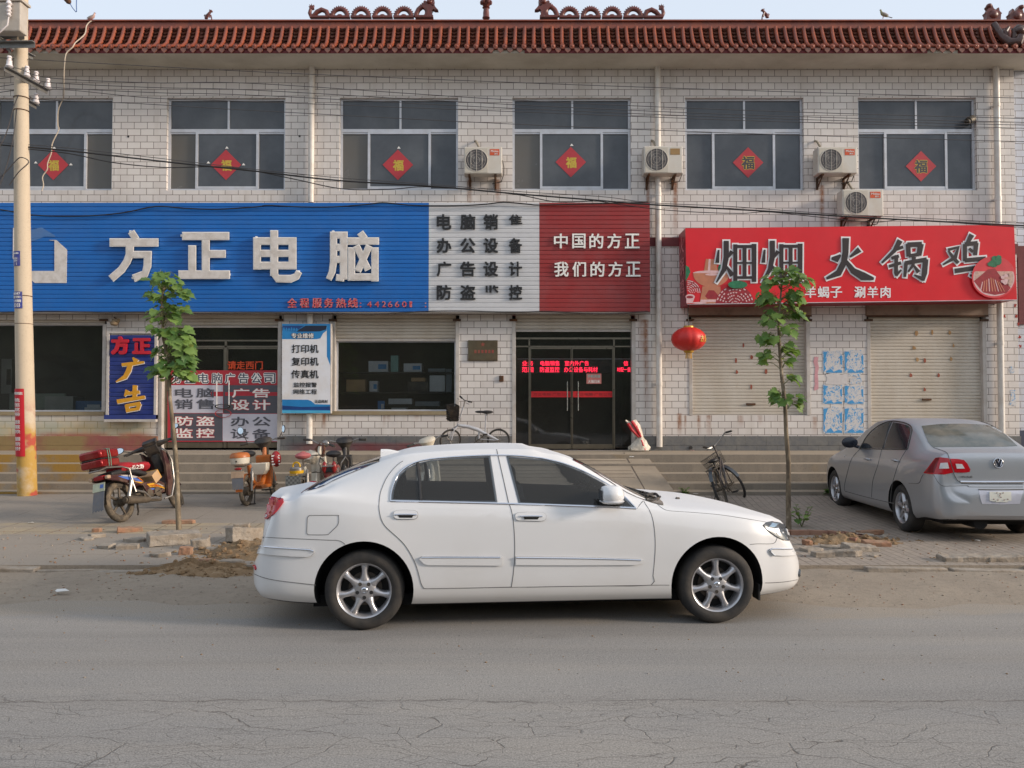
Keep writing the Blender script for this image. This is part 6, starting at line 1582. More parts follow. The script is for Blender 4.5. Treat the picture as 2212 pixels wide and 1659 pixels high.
mb = MB(); car.patch(mb, rw, .003, 0); RWIN = car.both(mb, 'side_window', m_cabin)
mb = MB(); car.patch(mb, fw, .003, 0); car.both(mb, 'side_window', m_cabin)
mb = MB(); car.line(mb, qa([(1146,488),(1150,430),(1172,355),(1206,290),(1265,236),(1342,197),(1450,174),(1600,160),(1760,150),(1920,145),(2100,148)])+qb([(100,163),(160,172),(300,206),(450,264),(600,343),(665,384),(762,458),(850,545)]), .008, .003)
car.line(mb, qa([(1142,492),(1600,502),(2045,513)])+qb([(100,519),(400,530),(700,541),(855,550)]), .009, .004); car.both(mb, 'window_trim', m_chrome)
mb = MB(); car.line(mb, qa([(1352,206),(1366,350),(1374,490)]), .014, .002); car.both(mb, 'window_divider', m_black)
def top_patch(x0, x1, inset, off, bow0, bow1, mat, name, n=10):
    m_ = MB(); k = 12; vs = []
    wrf = pchip(wr_t)
    for i in range(n+1):
        for j in range(k+1):
            f_ = -1+2*j/k
            x = lerp(x0+bow0*f_*f_, x1+bow1*f_*f_, i/n); y = f_*(wrf(x)-inset)
            r = car.bvh.ray_cast(MXW @ Vector((x, y, 2.4)), Vector((0, 0, -1)))
            vs.append(r[0]+r[1]*off)
    m_.add(vs, [(i*(k+1)+j, i*(k+1)+j+1, (i+1)*(k+1)+j+1, (i+1)*(k+1)+j) for i in range(n) for j in range(k)])
    return m_.build(name, mat, WC, smooth=60)
top_patch(a0-.03, CP(*QA(1078, 158), HALF)[0], .03, .004, -.02, .03, m_tint, 'rear_window')
xh = CP(*QB(350, 155), HALF)[0]
top_patch(xh, CP(*QB(985, 455), HALF)[0], .028, .004, -.06, -.10, tint_glass('windscreen_glass', S(60, 62, 62), .04, .3), 'windscreen')
cw = MB(); car.line(cw, qb([(930,487),(985,488),(1020,476),(1036,462)]), .012, .004); car.both(cw, 'cowl_seal', m_black)
wp = MB()
for q in ([(880,436),(905,440),(940,462),(985,474)], [(925,470),(960,455),(1000,452),(1020,470)]): car.line(wp, qb(q), .012, .02)
wp.build('wiper', m_black, WC)
jet = MB(); car.line(jet, qb([(1160,476),(1180,476)]), .012, .006, sub=1); jet.build('washer_jet', m_black, WC)
# doors with their gaps, handles and rubbing strips
rd_ = qa([(1240,188),(1200,215),(1150,268),(1108,330),(1078,400),(1064,450),(1057,530),(1063,585),(1075,630),(1096,672),(1125,704),(1170,744),(1225,794),(1265,842),(1300,898),(1332,962),(1352,1020),(1370,1090),(1382,1128),(1395,1148),(1412,1157),(1600,1155),(1850,1150),(2061,1145),(2074,1060),(2084,950),(2087,860),(2084,740),(2076,640),(2062,560),(2045,516),(1142,492),(1146,430),(1168,352),(1205,284)])
fd_ = [QA(*p) for p in ((2049,518),(2066,565),(2080,640),(2089,740),(2092,860),(2089,950),(2079,1060),(2067,1145),(2180,1146))]+qb([(300,1140),(650,1136),(970,1130),(984,1060),(994,960),(1000,880),(1001,800),(996,720),(986,650),(970,592),(948,548),(925,515),(908,492),(862,552),(700,546),(400,534),(100,523)])
gaps = MB(); car.line(gaps, rd_[:24], .0026, .001, sub=2); car.line(gaps, qa([(2064,1145),(2077,1060),(2087,950),(2090,860),(2087,740),(2078,640),(2064,562),(2047,514)]), .0028, .001, sub=2); car.line(gaps, qa([(1952,100),(1985,245),(2045,512)]), .003, .001); car.line(gaps, fd_[8:23], .0026, .001, sub=2)
car.line(gaps, qa([(160,765),(250,770),(400,777),(650,788),(740,791),(775,802),(800,822)]), .0022, .0006); car.line(gaps, qb([(1720,822),(1780,817),(1880,817),(1912,805),(1926,775)]), .0022, .0006)
car.line(gaps, qb([(1010,510),(1045,540),(1085,562),(1150,570),(1300,580),(1500,598),(1700,628),(1840,652)]), .0022, .0006)
car.line(gaps, qa([(512,640),(514,620),(524,606),(545,601),(735,600),(748,604),(751,618),(750,655),(738,682),(712,708),(680,738),(655,748),(530,748),(514,742),(509,728)]), .0021, .001, closed=True)
car.line(gaps, qa([(1410,1158),(1700,1153),(2062,1147)])+qb([(300,1141),(970,1131),(1108,1131)]), .0022, .0006)
car.both(gaps, 'panel_gap', m_gap)
doors = []
for poly in (rd_, fd_):
    mb = MB(); car.patch(mb, poly, .0012, 0, 16, closed_edge=.003); doors.append(car.both(mb, 'door', m_white, smooth=60)[0])
for D, pts, key in ((doors[0], qa([(1168,590),(1172,575),(1190,565),(1260,561),(1330,566),(1348,576),(1352,592),(1350,612),(1338,625),(1320,629),(1200,629),(1180,622),(1170,610)]), None), (doors[1], qb([(-66,606),(-62,591),(-45,582),(30,577),(140,580),(162,588),(170,602),(168,626),(155,640),(130,644),(-40,640),(-58,632)]), (9, 622))):
    mb = MB(); car.patch(mb, pts, .012, 0, 6); car.line(mb, pts, .0026, .003, 1, sub=1, closed=True)
    cx = sum(p[0] for p in pts)/len(pts); cy = sum(p[1] for p in pts)/len(pts)
    car.patch(mb, [(cx-17, cy+1.5), (cx+17, cy+1.5), (cx+14, cy+6.5), (cx-13, cy+6.5)], .014, 2, 6)
    car.line(mb, [(cx-24, cy), (cx, cy-.6), (cx+24, cy)], .006, .018, 3)
    if key: car.line(mb, [QB(4, 622), QB(12, 622)], .012, .012, 2, sub=1)
    mb.build('handle', [m_white, m_gap, m_arch, m_chrome], D)
for D, pts, ch in ((doors[0], qa([(1362,930),(1380,914),(1985,912),(1990,914),(1990,978),(1985,981),(1430,977),(1400,968)]), qa([(1382,918),(1700,917),(1980,918)])),
               (doors[1], qa([(2096,914)])+qb([(0,913),(400,918),(890,934),(912,946),(900,962),(850,976),(400,978),(0,977)])+qa([(2096,976)]), qa([(2100,919)])+qb([(0,921),(400,925),(700,932),(890,939)]))):
    mb = MB(); car.patch(mb, pts, .014, 0, 10); car.line(mb, ch, .006, .015, 1); car.line(mb, pts[:1]+pts[1:], .0016, .002, 2, sub=1, closed=True); mb.build('rubbing_strip', [m_white, m_chrome, m_gap], D, smooth=40)
for pts, ch in ((qa([(92,818),(180,832),(300,843),(420,851),(545,858),(569,882),(545,905),(515,915),(400,912),(240,900),(120,886),(95,880)]), qa([(98,822),(200,838),(400,852),(540,862),(560,878)])), (qb([(1862,868),(1885,850),(1960,851),(2060,854),(2112,852),(2120,860),(2118,898),(2080,905),(1960,907),(1900,903)]), qb([(1900,905),(1868,872),(1890,853),(2000,855),(2112,853)]))):
    mb = MB(); car.patch(mb, pts, .014, 0, 8); car.line(mb, ch, .006, .015, 1); car.line(mb, pts, .0016, .002, 2, sub=1, closed=True); car.both(mb, 'bumper_strip', [m_white, m_chrome, m_gap])
mb = MB(); car.line(mb, qa([(110,1046),(180,1074),(300,1098),(575,1130)]), .0026, .001); car.line(mb, qb([(2098,1086),(2000,1104),(1900,1112),(1836,1114)]), .0026, .001); car.both(mb, 'bumper_crease', m_gap)
# lamps
tp = qa([(226,464),(280,470),(330,486),(334,500),(310,535),(262,590),(215,628),(176,629),(172,610),(186,560),(204,510)])
mb = MB(); car.patch(mb, tp, .014, 0, 4, closed_edge=.03); car.patch(mb, qa([(180,594),(216,597),(220,606),(202,616),(184,614)]), .017, 1, 4); car.line(mb, qa([(274,482),(262,520),(236,588)]), .003, .0135, 2); car.both(mb, 'tail_lamp', [m_tail, m_clear, m_taild])
hp = qb([(1820,680),(1846,658),(1884,651),(1940,660),(1990,682),(2030,716),(2056,756),(2072,798),(2030,797),(1975,788),(1930,768),(1885,738),(1848,708)])
mb = MB(); car.patch(mb, hp, .009, 0, 5, closed_edge=.03); car.line(mb, hp, .005, .003, 1, sub=1, closed=True)
car.patch(mb, qb([(1900,706),(1930,700),(1944,745),(1920,740)]), .013, 2, 4); car.patch(mb, qb([(1985,704),(2005,716),(2012,756),(1998,748)]), .013, 2, 4); car.patch(mb, qb([(2016,756),(2040,762),(2048,792),(2026,788)]), .013, 3, 4); car.patch(mb, qb([(1858,690),(1888,664),(1940,668),(1900,694)]), .012, 4, 4)
car.both(mb, 'headlamp', [m_lampd, m_gap, m_clear, m_black, M('lamp_blue', S(150, 172, 190), .15, .5)])
mb = MB(); car.line(mb, qa([(104,985),(118,990),(124,1012)]), .012, .002); car.both(mb, 'rear_reflector', m_tail)
mb = MB(); car.line(mb, qb([(2106,1000),(2094,1020),(2090,1052),(2100,1070)]), .016, .001); car.both(mb, 'fog_lamp', m_lampd)
# door mirror
def mirror(side):
    l, n = car.hit(*QB(770, 500)); 
    base = s_ = car.inv @ l
    mb = MB(); c = Vector((base.x-.135, base.y-.115, base.z+.07))
    prof = []
    for i in range(9):
        t_ = i/8; w = sin(pi*min(1, .12+t_*.9))**.5
        prof.append((c.y+.10-.2*t_, w))
    mb.ball(c, (.105, .115, .082), 18, 12)
    for v in mb.v:
        d = v-c
        if d.x < -.07: v.x = c.x-.07+(d.x+.07)*.5
        d = v-c; v.z = c.z+max(-.066, min(.072, d.z*1.1))
    mb.tube([base+Vector((-.03, .02, -.01)), base+Vector((-.1, -.06, .02))], [.035, .03], 8, 1)
    k = len(mb.v); mb.ball(c+Vector((.005, -.004, -.047)), (.1, .1155, .02), 18, 6, 2)
    k = len(mb.v); mb.obox(c+Vector((-.086, -.0, .003)), (.006, .13, .08), (0, 0, 0), 3)
    if side > 0:
        for v in mb.v: v.y = -v.y
    mb.v = [MXW @ v for v in mb.v]
    mb.build('door_mirror', [m_white, m_black, m_clear, m_lampd], WC, smooth=50)
mirror(-1); mirror(1)
# aerial fin, exhaust, floor box set low to block light from behind, interior lower tray
fin = MB(); p0 = car.inv @ car.hit(*QA(1090, 165))[0]
fx = CP(*QA(1072, 150), HALF)[0]; fx1 = CP(*QA(1214, 120), HALF)[0]; zf = lambda x: (car.bvh.ray_cast(MXW @ Vector((x, 0, 2.4)), Vector((0, 0, -1)))[0]).z
ztop = CP(*QA(1080, 97), HALF)[1]
L = []
for i in range(8):
    t_ = i/7; x = lerp(fx, fx1, t_); zt_ = lerp(ztop, zf(fx1)+.002, max(0, t_-.25)**1.6/.75**1.6); L.append((x, zf(x)-.01, zt_, .05*(1-.6*t_)))
vs = []
for x, zb_, zt_, w in L: vs += [(x, -w, zb_), (x, -w*.8, lerp(zb_, zt_, .75)), (x, -w*.25, zt_), (x, w*.25, zt_), (x, w*.8, lerp(zb_, zt_, .75)), (x, w, zb_)]
fin.add([MXW @ Vector(v) for v in vs], [(i*6+j, i*6+(j+1) % 6, (i+1)*6+(j+1) % 6, (i+1)*6+j) for i in range(7) for j in range(6)]+[(0,1,2,3,4,5)])
fin.build('aerial_fin', m_white, WC, smooth=40)
ub = MB(); ub.box(-.42, WBASE+.3, -.66, .66, .15, .24); ub.tube([(-.1, .3, .2), (1.2, .3, .19), (2.4, .2, .2)], .035, 8); ub.box(-.06, .06, -.6, .6, .24, .34); ub.v = [MXW @ v for v in ub.v]; ub.build('underbody', m_arch, WC, smooth=0)
for sg in (-1, 1):
    mf = MB(); mf.box(WBASE+.36, WBASE+.375, sg*.66 if sg > 0 else -.80, .80 if sg > 0 else -.66, .17, .3)
    mf.v = [MXW @ v for v in mf.v]; mf.build('splash_guard', m_rub, WC, smooth=0)

def end_patch(name, mats, y0, y1, z0, z1, dirn, off, n=10, m=lambda i, j: 0, parent=None):
    """panel laid on the nose (dirn 1) or tail (-1) of the white car"""
    mb = MB(); vs = []
    for j in range(n+1):
        for i in range(n+1):
            y, z = lerp(y0, y1, i/n), lerp(z0, z1, j/n); r = car.bvh.ray_cast(MXW @ Vector((dirn*6, y, z)), (MXW.to_3x3() @ Vector((-dirn, 0, 0))).normalized())
            vs.append(r[0]+r[1]*off)
    for j in range(n):
        for i in range(n): mb.add([vs[j*(n+1)+i], vs[j*(n+1)+i+1], vs[(j+1)*(n+1)+i+1], vs[(j+1)*(n+1)+i]], [(0,1,2,3)], m(i, j))
    return mb.build(name, mats, parent or WC, smooth=50)
end_patch('grille', [m_black, m_chrome], -.34, .34, .60, .70, 1, .008, 12, lambda i, j: 1 if j in (0, 11) or i in (0, 11) else 0)
end_patch('lower_grille', m_black, -.42, .42, .29, .38, 1, .005)
end_patch('number_plate', m_clear, -.22, .22, .42, .53, 1, .014)
end_patch('number_plate', m_clear, -.22, .22, .73, .84, -1, .012)
end_patch('boot_seam', m_gap, -.6, .6, .665, .672, -1, .003)
# ---------------------------------------------------------------- silver saloon on the pavement at the right
gr = Vector((P(1950, 1147, 11.0).x, 11.0, 0)); gr.z = gz(gr.x, 11.0)
TH = radians(90-2.5); WB2 = 2.55; HF2 = .80
h2 = Vector((cos(TH), sin(TH), 0)); r2 = Vector((sin(TH), -cos(TH), 0))
org2 = gr+r2*HF2
SCR = thing('silver_car', 'dusty silver saloon car parked tail out on the pavement at the right', 'car', org2, TH)
pitch2 = math.asin((gz(gr.x, gr.y+WB2*.95)-gr.z)/WB2)
MX2 = WM[SCR.as_pointer()]
R0, R1 = -.98, 3.42
t2 = dict(
 zt=[(R0, .52), (-.975, .60), (-.955, .655), (-.93, .68), (-.915, .74), (-.905, .9), (-.895, 1.0), (-.88, 1.075), (-.84, 1.095), (-.7, 1.10), (-.5, 1.105), (-.40, 1.115), (-.2, 1.215), (.1, 1.36), (.36, 1.445), (.7, 1.485), (1.05, 1.49), (1.4, 1.465), (1.65, 1.385), (1.9, 1.27), (2.2, 1.10), (2.38, 1.01), (2.7, .96), (3.0, .89), (3.2, .80), (3.35, .62), (R1, .45)],
 zb=[(R0, .34), (-.94, .285), (-.85, .26), (-.6, .25), (-.3, .2), (1.3, .19), (2.6, .19), (3.0, .2), (3.3, .24), (R1, .34)],
 W=[(R0, .46), (-.975, .56), (-.96, .64), (-.935, .70), (-.90, .745), (-.84, .785), (-.7, .815), (-.45, .835), (0, .845), (1.3, .85), (2.5, .845), (2.85, .82), (3.1, .76), (3.3, .64), (R1, .42)],
 zs=[(R0, .47), (-.93, .63), (-.9, .86), (-.86, .955), (-.6, .975), (0, .975), (1.0, .95), (2.0, .905), (2.5, .87), (3.0, .76), (3.3, .56), (R1, .4)],
 wr=[(R0, .40), (-.93, .60), (-.88, .66), (-.5, .68), (-.3, .655), (.05, .60), (.4, .565), (1.0, .57), (1.5, .575), (1.9, .64), (2.3, .72), (2.7, .70), (3.1, .6), (R1, .3)],
 zr=[(R0, .49), (-.92, .68), (-.89, .97), (-.84, 1.06), (-.5, 1.07), (-.38, 1.085), (-.15, 1.175), (.15, 1.31), (.4, 1.385), (.7, 1.42), (1.1, 1.425), (1.45, 1.395), (1.7, 1.30), (2.0, 1.13), (2.3, .985), (2.6, .91), (3.0, .81), (3.3, .58), (R1, .42)])
st2 = []
for a, b, n in ((R0, -.8, 26), (-.8, -.3, 10), (-.3, 2.6, 44), (2.6, 3.2, 10), (3.2, R1, 8)): st2 += [a+(b-a)*i/n for i in range(n)]
st2.append(R1)
bora = Car(SCR, MX2, t2, st2, m_silver, [0, WB2], (.362, .315), 1)
for ax in (0, WB2):
    for sg in (-1, 1): wheel(SCR, MX2, ax, sg*(HF2-.085), .315, .315, .205, .20, 6, 6, sg)
Q3 = lambda x, y: (1775.2+x*.19744, 879.7+y*.19744)
q3 = lambda pts: [Q3(*p) for p in pts]

mb = MB(); bora.patch(mb, q3([(425,447),(446,396),(500,322),(580,246),(660,192),(748,162),(700,300),(662,447)]), .003, 0, 8); bora.patch(mb, q3([(682,449),(724,300),(782,166),(880,182),(948,203),(972,228),(970,275),(930,456)]), .003, 0, 8)
bora.both(mb, 'side_window', m_tint)
mb = MB(); bora.line(mb, q3([(420,450),(500,312),(600,218),(700,168),(790,152),(900,170),(965,200),(986,235),(980,290),(940,460)]), .009, .002); bora.line(mb, q3([(672,449),(710,300),(764,164)]), .014, .003); bora.line(mb, q3([(418,454),(700,458),(935,463)]), .007, .003); bora.both(mb, 'window_seal', m_black)
mb = MB(); bora.patch(mb, q3([(1092,205),(1300,184),(1550,181),(1800,193),(1895,206),(2010,300),(2140,424),(2000,431),(1600,434),(1212,437),(1168,390),(1128,300)]), .003, 0, 9); mb.build('rear_window', m_tint2, SCR, smooth=60)
mb = MB()
bora.patch(mb, q3([(1115,722),(1180,640),(1245,558),(1300,550),(1390,560),(1408,620),(1436,715),(1340,735),(1200,733)]), .007, 0, 5); bora.patch(mb, q3([(1402,563),(1480,566),(1552,577),(1592,620),(1622,680),(1616,708),(1560,715),(1452,714),(1425,640)]), .007, 0, 5)
bora.patch(mb, q3([(1298,612),(1374,606),(1391,670),(1284,673)]), .010, 1, 4); bora.patch(mb, q3([(1460,618),(1530,622),(1560,670),(1474,672)]), .010, 1, 4)
bora.patch(mb, q3([(1140,716),(1250,560),(1290,556),(1230,716)]), .0085, 2, 5)
bora.both(mb, 'tail_lamp', [m_tail, m_clear, m_taild])
mb = MB(); bora.line(mb, q3([(1222,442),(1300,468),(1352,488),(1378,512),(1394,562),(1412,620),(1440,714),(1465,770),(1490,803),(1525,822),(1600,838),(2200,840)]), .005, .001)
bora.line(mb, q3([(930,462),(880,540),(840,620),(812,700),(775,830),(757,950),(753,1040)]), .004, .001); bora.line(mb, q3([(255,918),(500,985),(753,1045),(785,1050)]), .005, .001); bora.line(mb, q3([(660,452),(612,640),(560,800),(545,985)]), .004, .001); bora.line(mb, q3([(420,455),(330,560),(285,700),(250,850),(252,915)]), .004, .001)
bora.line(mb, q3([(952,832),(1060,830),(1090,770),(1112,735)]), .004, .001); bora.line(mb, q3([(1225,740),(1300,850),(1420,862),(1600,858),(1640,872),(2200,872)]), .003, .001)
bora.both(mb, 'panel_gap', m_gap, mirror=False)
mb = MB(); bora.line(mb, q3([(1512,815),(1700,818),(2000,818),(2205,816)]), .014, .004); mb.build('boot_trim', m_chrome, SCR)
mb = MB(); bora.patch(mb, q3([(1715,902),(1960,905),(2205,902),(2192,960),(2165,1058),(1955,1062),(1752,1056),(1730,980)]), .003, 0, 8); bora.line(mb, q3([(1715,902),(1960,905),(2205,902)]), .008, .003, 1)
mb.build('plate_recess', [M('recess_silver', S(188, 190, 202), .4, .3), m_gap], SCR, smooth=60)
mb = MB(); bora.patch(mb, q3([(1830,925),(2066,925),(2068,1022),(2040,1024),(2020,1036),(1905,1036),(1898,1024),(1832,1020)]), .012, 0, 7)
for a, b in ((1910,940),(1945,948),(1977,940),(1940,968),(1953,984),(1876,1006),(2028,1006),(1920,1014),(1988,1014)): bora.line(mb, [Q3(a-4, b), Q3(a+4, b)], .006, .014, 1, sub=1)
mb.build('number_plate', [M('plate_white', S(206, 206, 196), .5, var=.04), m_taild], SCR, smooth=40)
l, nn = bora.hit(*Q3(1928, 610)); ux = r2; uz = nn.cross(r2).normalized(); uz = uz if uz.z > 0 else -uz
fv = lambda a, b, e=.012: l+nn*e+ux*a+uz*b
mb = MB(); mb.tube([l-nn*.002, l+nn*.008], .056, 28, 1); mb.torus(l+nn*.009, nn, .056, .006, 36, 8)
for pts in ([(-.019,.047),(0,.006),(.019,.047)], [(-.044,.026),(-.022,-.038),(0,.0),(.022,-.038),(.044,.026)]): mb.tube([fv(a, b) for a, b in pts], .0065, 6)
mb.build('boot_emblem', [m_chrome, M('emblem_dark', S(60, 62, 72), .3, .4)], SCR, smooth=50)
mb = MB(); text_on(mb, '一汽-大众', lambda a, b: (lambda r: r[0]+r[1]*.006)(bora.hit(*Q3(a, b))), tuple(nn*-.004), (1492, 772, 1650, 750), .01); mb.build('boot_lettering', M('dull_chrome', S(120, 118, 116), .4, .6), SCR, smooth=0)
for a, b in ((505, 570), (808, 586)):
    mb = MB(); l, nn = bora.hit(*Q3(a, b)); mb.ball(l, (.02, .07, .018), 10, 6, 1); mb.tube([l+nn*.004-h2*.09, l+nn*.035-h2*.05, l+nn*.038+h2*.04, l+nn*.006+h2*.09], [.011, .014, .014, .011], 8); mb.build('handle', [m_silver, m_gap], SCR)
mb = MB(); l, nn = bora.hit(*Q3(405, 425)); c = l+Vector((-.13, .02, .055)); mb.ball(c, (.125, .06, .085), 16, 10); mb.tube([l+Vector((.03,0,-.02)), c+Vector((.06,.0,-.05))], .025, 8)
mb.build('door_mirror', M('mirror_dark', S(40, 44, 54), .25), SCR)
mb = MB(); l, nn = bora.hit(*Q3(250, 535)); mb.ball(l, (.012, .03, .014), 8, 5); mb.build('side_repeater', m_clear, SCR)
ub = MB(); ub.box(-.7, WB2+.5, -.6, .6, .2, .26); ub.box(-.06, .06, -.6, .6, .25, .35); ub.tube([(-.85, .22, .24), (-.45, .22, .24)], .085, 12); ub.box(-.8, -.4, -.7, -.5, .2, .3); ub.v = [MX2 @ v for v in ub.v]; ub.build('underbody', m_arch, SCR, smooth=30)
# ================================================================ motorbike, scooters, bicycles
from mathutils import Euler
m_frame = M('black_frame', S(38, 37, 38), .4, .2, var=.15, dirt=(DUST, .35, 9)); m_dtyre = M('dusty_tyre', S(72, 66, 58), .9, var=.2, scale=10, dirt=(DUST, .7, 8)); m_dmetal = M('dusty_metal_parts', S(92, 82, 70), .65, .4, var=.25, scale=12)
m_seatb = M('black_vinyl', S(36, 35, 36), .55, var=.1); m_chr = M('bright_tube', S(150, 146, 142), .35, .75, var=.1, dirt=(S(120, 108, 94), .4, 9)); m_flap = M('grey_flap', S(104, 106, 112), .8, var=.12, scale=6, dirt=(DUST, .5, 5))
m_mir = M('mirror_face', S(205, 218, 228), .05, .85); m_maroon = M('maroon_panel', S(62, 34, 36), .3, var=.1, dirt=(DUST, .3, 7)); m_flame = [M('flame_yellow', S(190, 140, 30), .5), M('flame_white', S(168, 164, 160), .5), M('flame_blue', S(70, 104, 176), .4), M('flame_orange', S(206, 104, 30), .4)]
m_orange = M('orange_plastic', S(182, 96, 28), .4, var=.1, scale=5, dirt=(DUST, .35, 6)); m_cream = M('cream_plastic', S(206, 198, 182), .45, var=.06, dirt=(DUST, .35, 6)); m_platey = M('plate_faded', S(178, 150, 124), .6, var=.2, scale=14); m_redp = M('red_plastic_part', S(146, 30, 32), .3, var=.08)
def frame_mat(loc, head, lean=0., pitch=0.):
    return Matrix.Translation(loc) @ Matrix.Rotation(head, 4, 'Z') @ Matrix.Rotation(-lean, 4, 'X') @ Matrix.Rotation(pitch, 4, 'Y')
class Bike:
    def __init__(s, name, label, cat, loc, head, lean, group=None, pitch=0.):
        s.M = frame_mat(loc, head, lean, pitch); s.root = thing(name, label, cat, group=group, mat=s.M)
    def b(s, mb, name, mats, parent=None, smooth=40, bevel=0., L=None):
        X = s.M @ L if L else s.M
        mb.v = [X @ v for v in mb.v]; return mb.build(name, mats, parent or s.root, smooth=smooth, bevel=bevel)
    def wheel(s, x, r, w, spokes=0, cast=0, hub=.05, rim=None, tyre=None, L=None, steer=None):
        rim = rim or m_dmetal; T = MB(); T.torus((x, 0, r), (0, 1, 0), r-w, w, 40, 10, rz=w*1.05)
        W = s.b(T, 'wheel', tyre or m_dtyre, L=L)
        R = MB(); R.torus((x, 0, r), (0, 1, 0), r-w*2, w*.32, 36, 6, rz=w*.7); R.tube([(x, -.05, r), (x, .05, r)], hub, 14); R.tube([(x, -.09, r), (x, .09, r)], .012, 8)
        for i in range(spokes):
            a = 2*pi*i/spokes; o = .035 if i % 2 else -.035; R.tube([(x+hub*.8*cos(a+.4*(1 if i % 4 < 2 else -1)), o, r+hub*.8*sin(a+.4*(1 if i % 4 < 2 else -1))), (x+(r-w*2)*cos(a), 0, r+(r-w*2)*sin(a))], .0018, 4)
        for i in range(cast):
            a = 2*pi*i/cast; R.tube([(x+hub*.6*cos(a), 0, r+hub*.6*sin(a)), (x+(r-w*2)*cos(a+.12), 0, r+(r-w*2)*sin(a+.12))], [.022, .016], 6)
        s.b(R, 'rim', rim, W, L=L); return W
def steerL(x, z, rake, ang):
    """turn about the steering axis through (x, 0, z)"""
    ax = Vector((-sin(rake), 0, cos(rake))); return Matrix.Translation((x, 0, z)) @ Matrix.Rotation(ang, 4, ax) @ Matrix.Translation((-x, 0, -z))
def mirror_on(B, base, top, L, size=(.055, .035), face=(-1, 0, .1)):
    mb = MB(); mb.tube([base, Vector(base).lerp(Vector(top), .5)+Vector((.03, 0, .0)), top], .007, 6)
    f = Vector(face).normalized(); c = Vector(top); u = f.cross(Vector((0, 0, 1))).normalized(); w = u.cross(f)
    def dsc(e, k, m):
        n = 18; vs = [c+f*e+u*size[0]*k*cos(2*pi*i/n)+w*size[1]*k*sin(2*pi*i/n) for i in range(n)]; mb.add(vs+[v-f*.014 for v in vs], [tuple(range(n)), tuple(range(2*n-1, n-1, -1))]+[(i, (i+1) % n, n+(i+1) % n, n+i) for i in range(n)], m)
    dsc(0, 1, 0); dsc(.006, .86, 1); return B.b(mb, 'mirror', [m_frame, m_mir], L=L)

# ---- motorbike on the left
g0 = ground_hit(265, 1128)
MBK = Bike('motorbike', 'dark maroon motorbike with flame stickers parked by the left tree', 'motorbike', g0, radians(77), radians(12))
sl = steerL(.98, .8, radians(26), radians(22))
MBK.wheel(0, .285, .042, cast=5, hub=.07); MBK.wheel(1.22, .285, .04, cast=5, hub=.07, L=sl)
mb = MB()
for y in (-.07, .07): mb.tube([(1.22, y, .285), (1.12, y, .52), (.98, y*.8, .84)], .024, 8)
for i in range(9): a = radians(20+i*16); b_ = radians(20+(i+1)*16); mb.add([(1.22+.32*cos(a), -.06, .285+.32*sin(a)), (1.22+.32*cos(a), .06, .285+.32*sin(a)), (1.22+.32*cos(b_), .06, .285+.32*sin(b_)), (1.22+.32*cos(b_), -.06, .285+.32*sin(b_))], [(0,1,2,3)], 1)
MBK.b(mb, 'front_fork', [m_dmetal, m_maroon], L=sl)
mb = MB(); mb.prism([(.9,.88),(1.02,.92),(1.1,1.02),(1.06,1.1),(.9,1.1),(.82,1.02)], lambda a, b: (a, -.09, b), (0, .18, 0)); mb.tube([(.93, .09, 1.04), (.88, .3, 1.04)], [.05, .02], 8); mb.tube([(.93, -.09, 1.04), (.88, -.3, 1.04)], [.05, .02], 8); mb.tube([(.95, 0, .9), (.98, 0, .62)], [.08, .07], 10)
for sg in (-1, 1): mb.tube([(.88, sg*.29, 1.04), (.84, sg*.40, 1.03)], .018, 8); mb.tube([(.93, sg*.25, 1.03), (.93, sg*.4, 1.02)], .006, 6)
mb.obox((.87, 0, 1.09), (.12, .2, .05), (0, -.5, 0))
MBK.b(mb, 'handlebar', m_black, L=sl, bevel=.012)
mirror_on(MBK, (.9, .3, 1.05), (.83, .44, 1.12), sl, (.075, .048), (-1, -.2, .1)); mirror_on(MBK, (.9, -.3, 1.05), (.9, -.42, 1.2), sl, (.06, .04), (-1, .2, .3))
mb = MB()
for y in (-.19, .15): mb.prism([(.86,.94),(.93,.9),(.99,.7),(.98,.42),(.9,.28),(.82,.26),(.86,.45),(.88,.7)], lambda a, b: (a, y, b), (0, .04, 0))
mb.add([(.97,-.19,.9),(.97,.19,.9),(1.0,.19,.6),(1.0,-.19,.6),(.92,.19,.3),(.92,-.19,.3)], [(0,1,2,3),(3,2,4,5)])
MBK.b(mb, 'leg_shield', m_maroon, smooth=30)
mb = MB()
for y in (-.2, .2): mb.tube([(.86, y, .95), (.94, y*1.02, .92), (1.02, y, .78), (1.0, y, .45), (.88, y, .24), (.76, y*.8, .22)], .013, 8); mb.tube([(.9, y*.8, .97), (.99, y*.82, .92), (1.07, y*.8, .76)], .012, 8)
for y in (-.13, .13): mb.tube([(-.38, y*.6, .74), (-.3, y, .77), (.0, y, .76), (.1, y*1.3, .72), (.12, y*1.35, .5), (.14, y*1.4, .38)], .013, 8)
mb.tube([(-.38, -.08, .74), (-.38, .08, .74)], .013, 8)
for k in range(3): mb.tube([(-.28+k*.1, -.13, .765), (-.28+k*.1, .13, .765)], .009, 6)
mb.tube([(.14, -.185, .40), (.3, -.19, .36), (.42, -.19, .26), (.62, -.18, .24)], .016, 8)
mb.tube([(.12, -.16, .56), (.02, -.14, .3)], .024, 8)
MBK.b(mb, 'chrome_rails', m_chr)
mb = MB(); mb.prism([(-.2,.70),(.0,.73),(.3,.72),(.5,.66),(.56,.62),(.5,.60),(.2,.66),(-.2,.65)], lambda a, b: (a, -.12, b), (0, .24, 0)); MBK.b(mb, 'seat', m_seatb, bevel=.02)
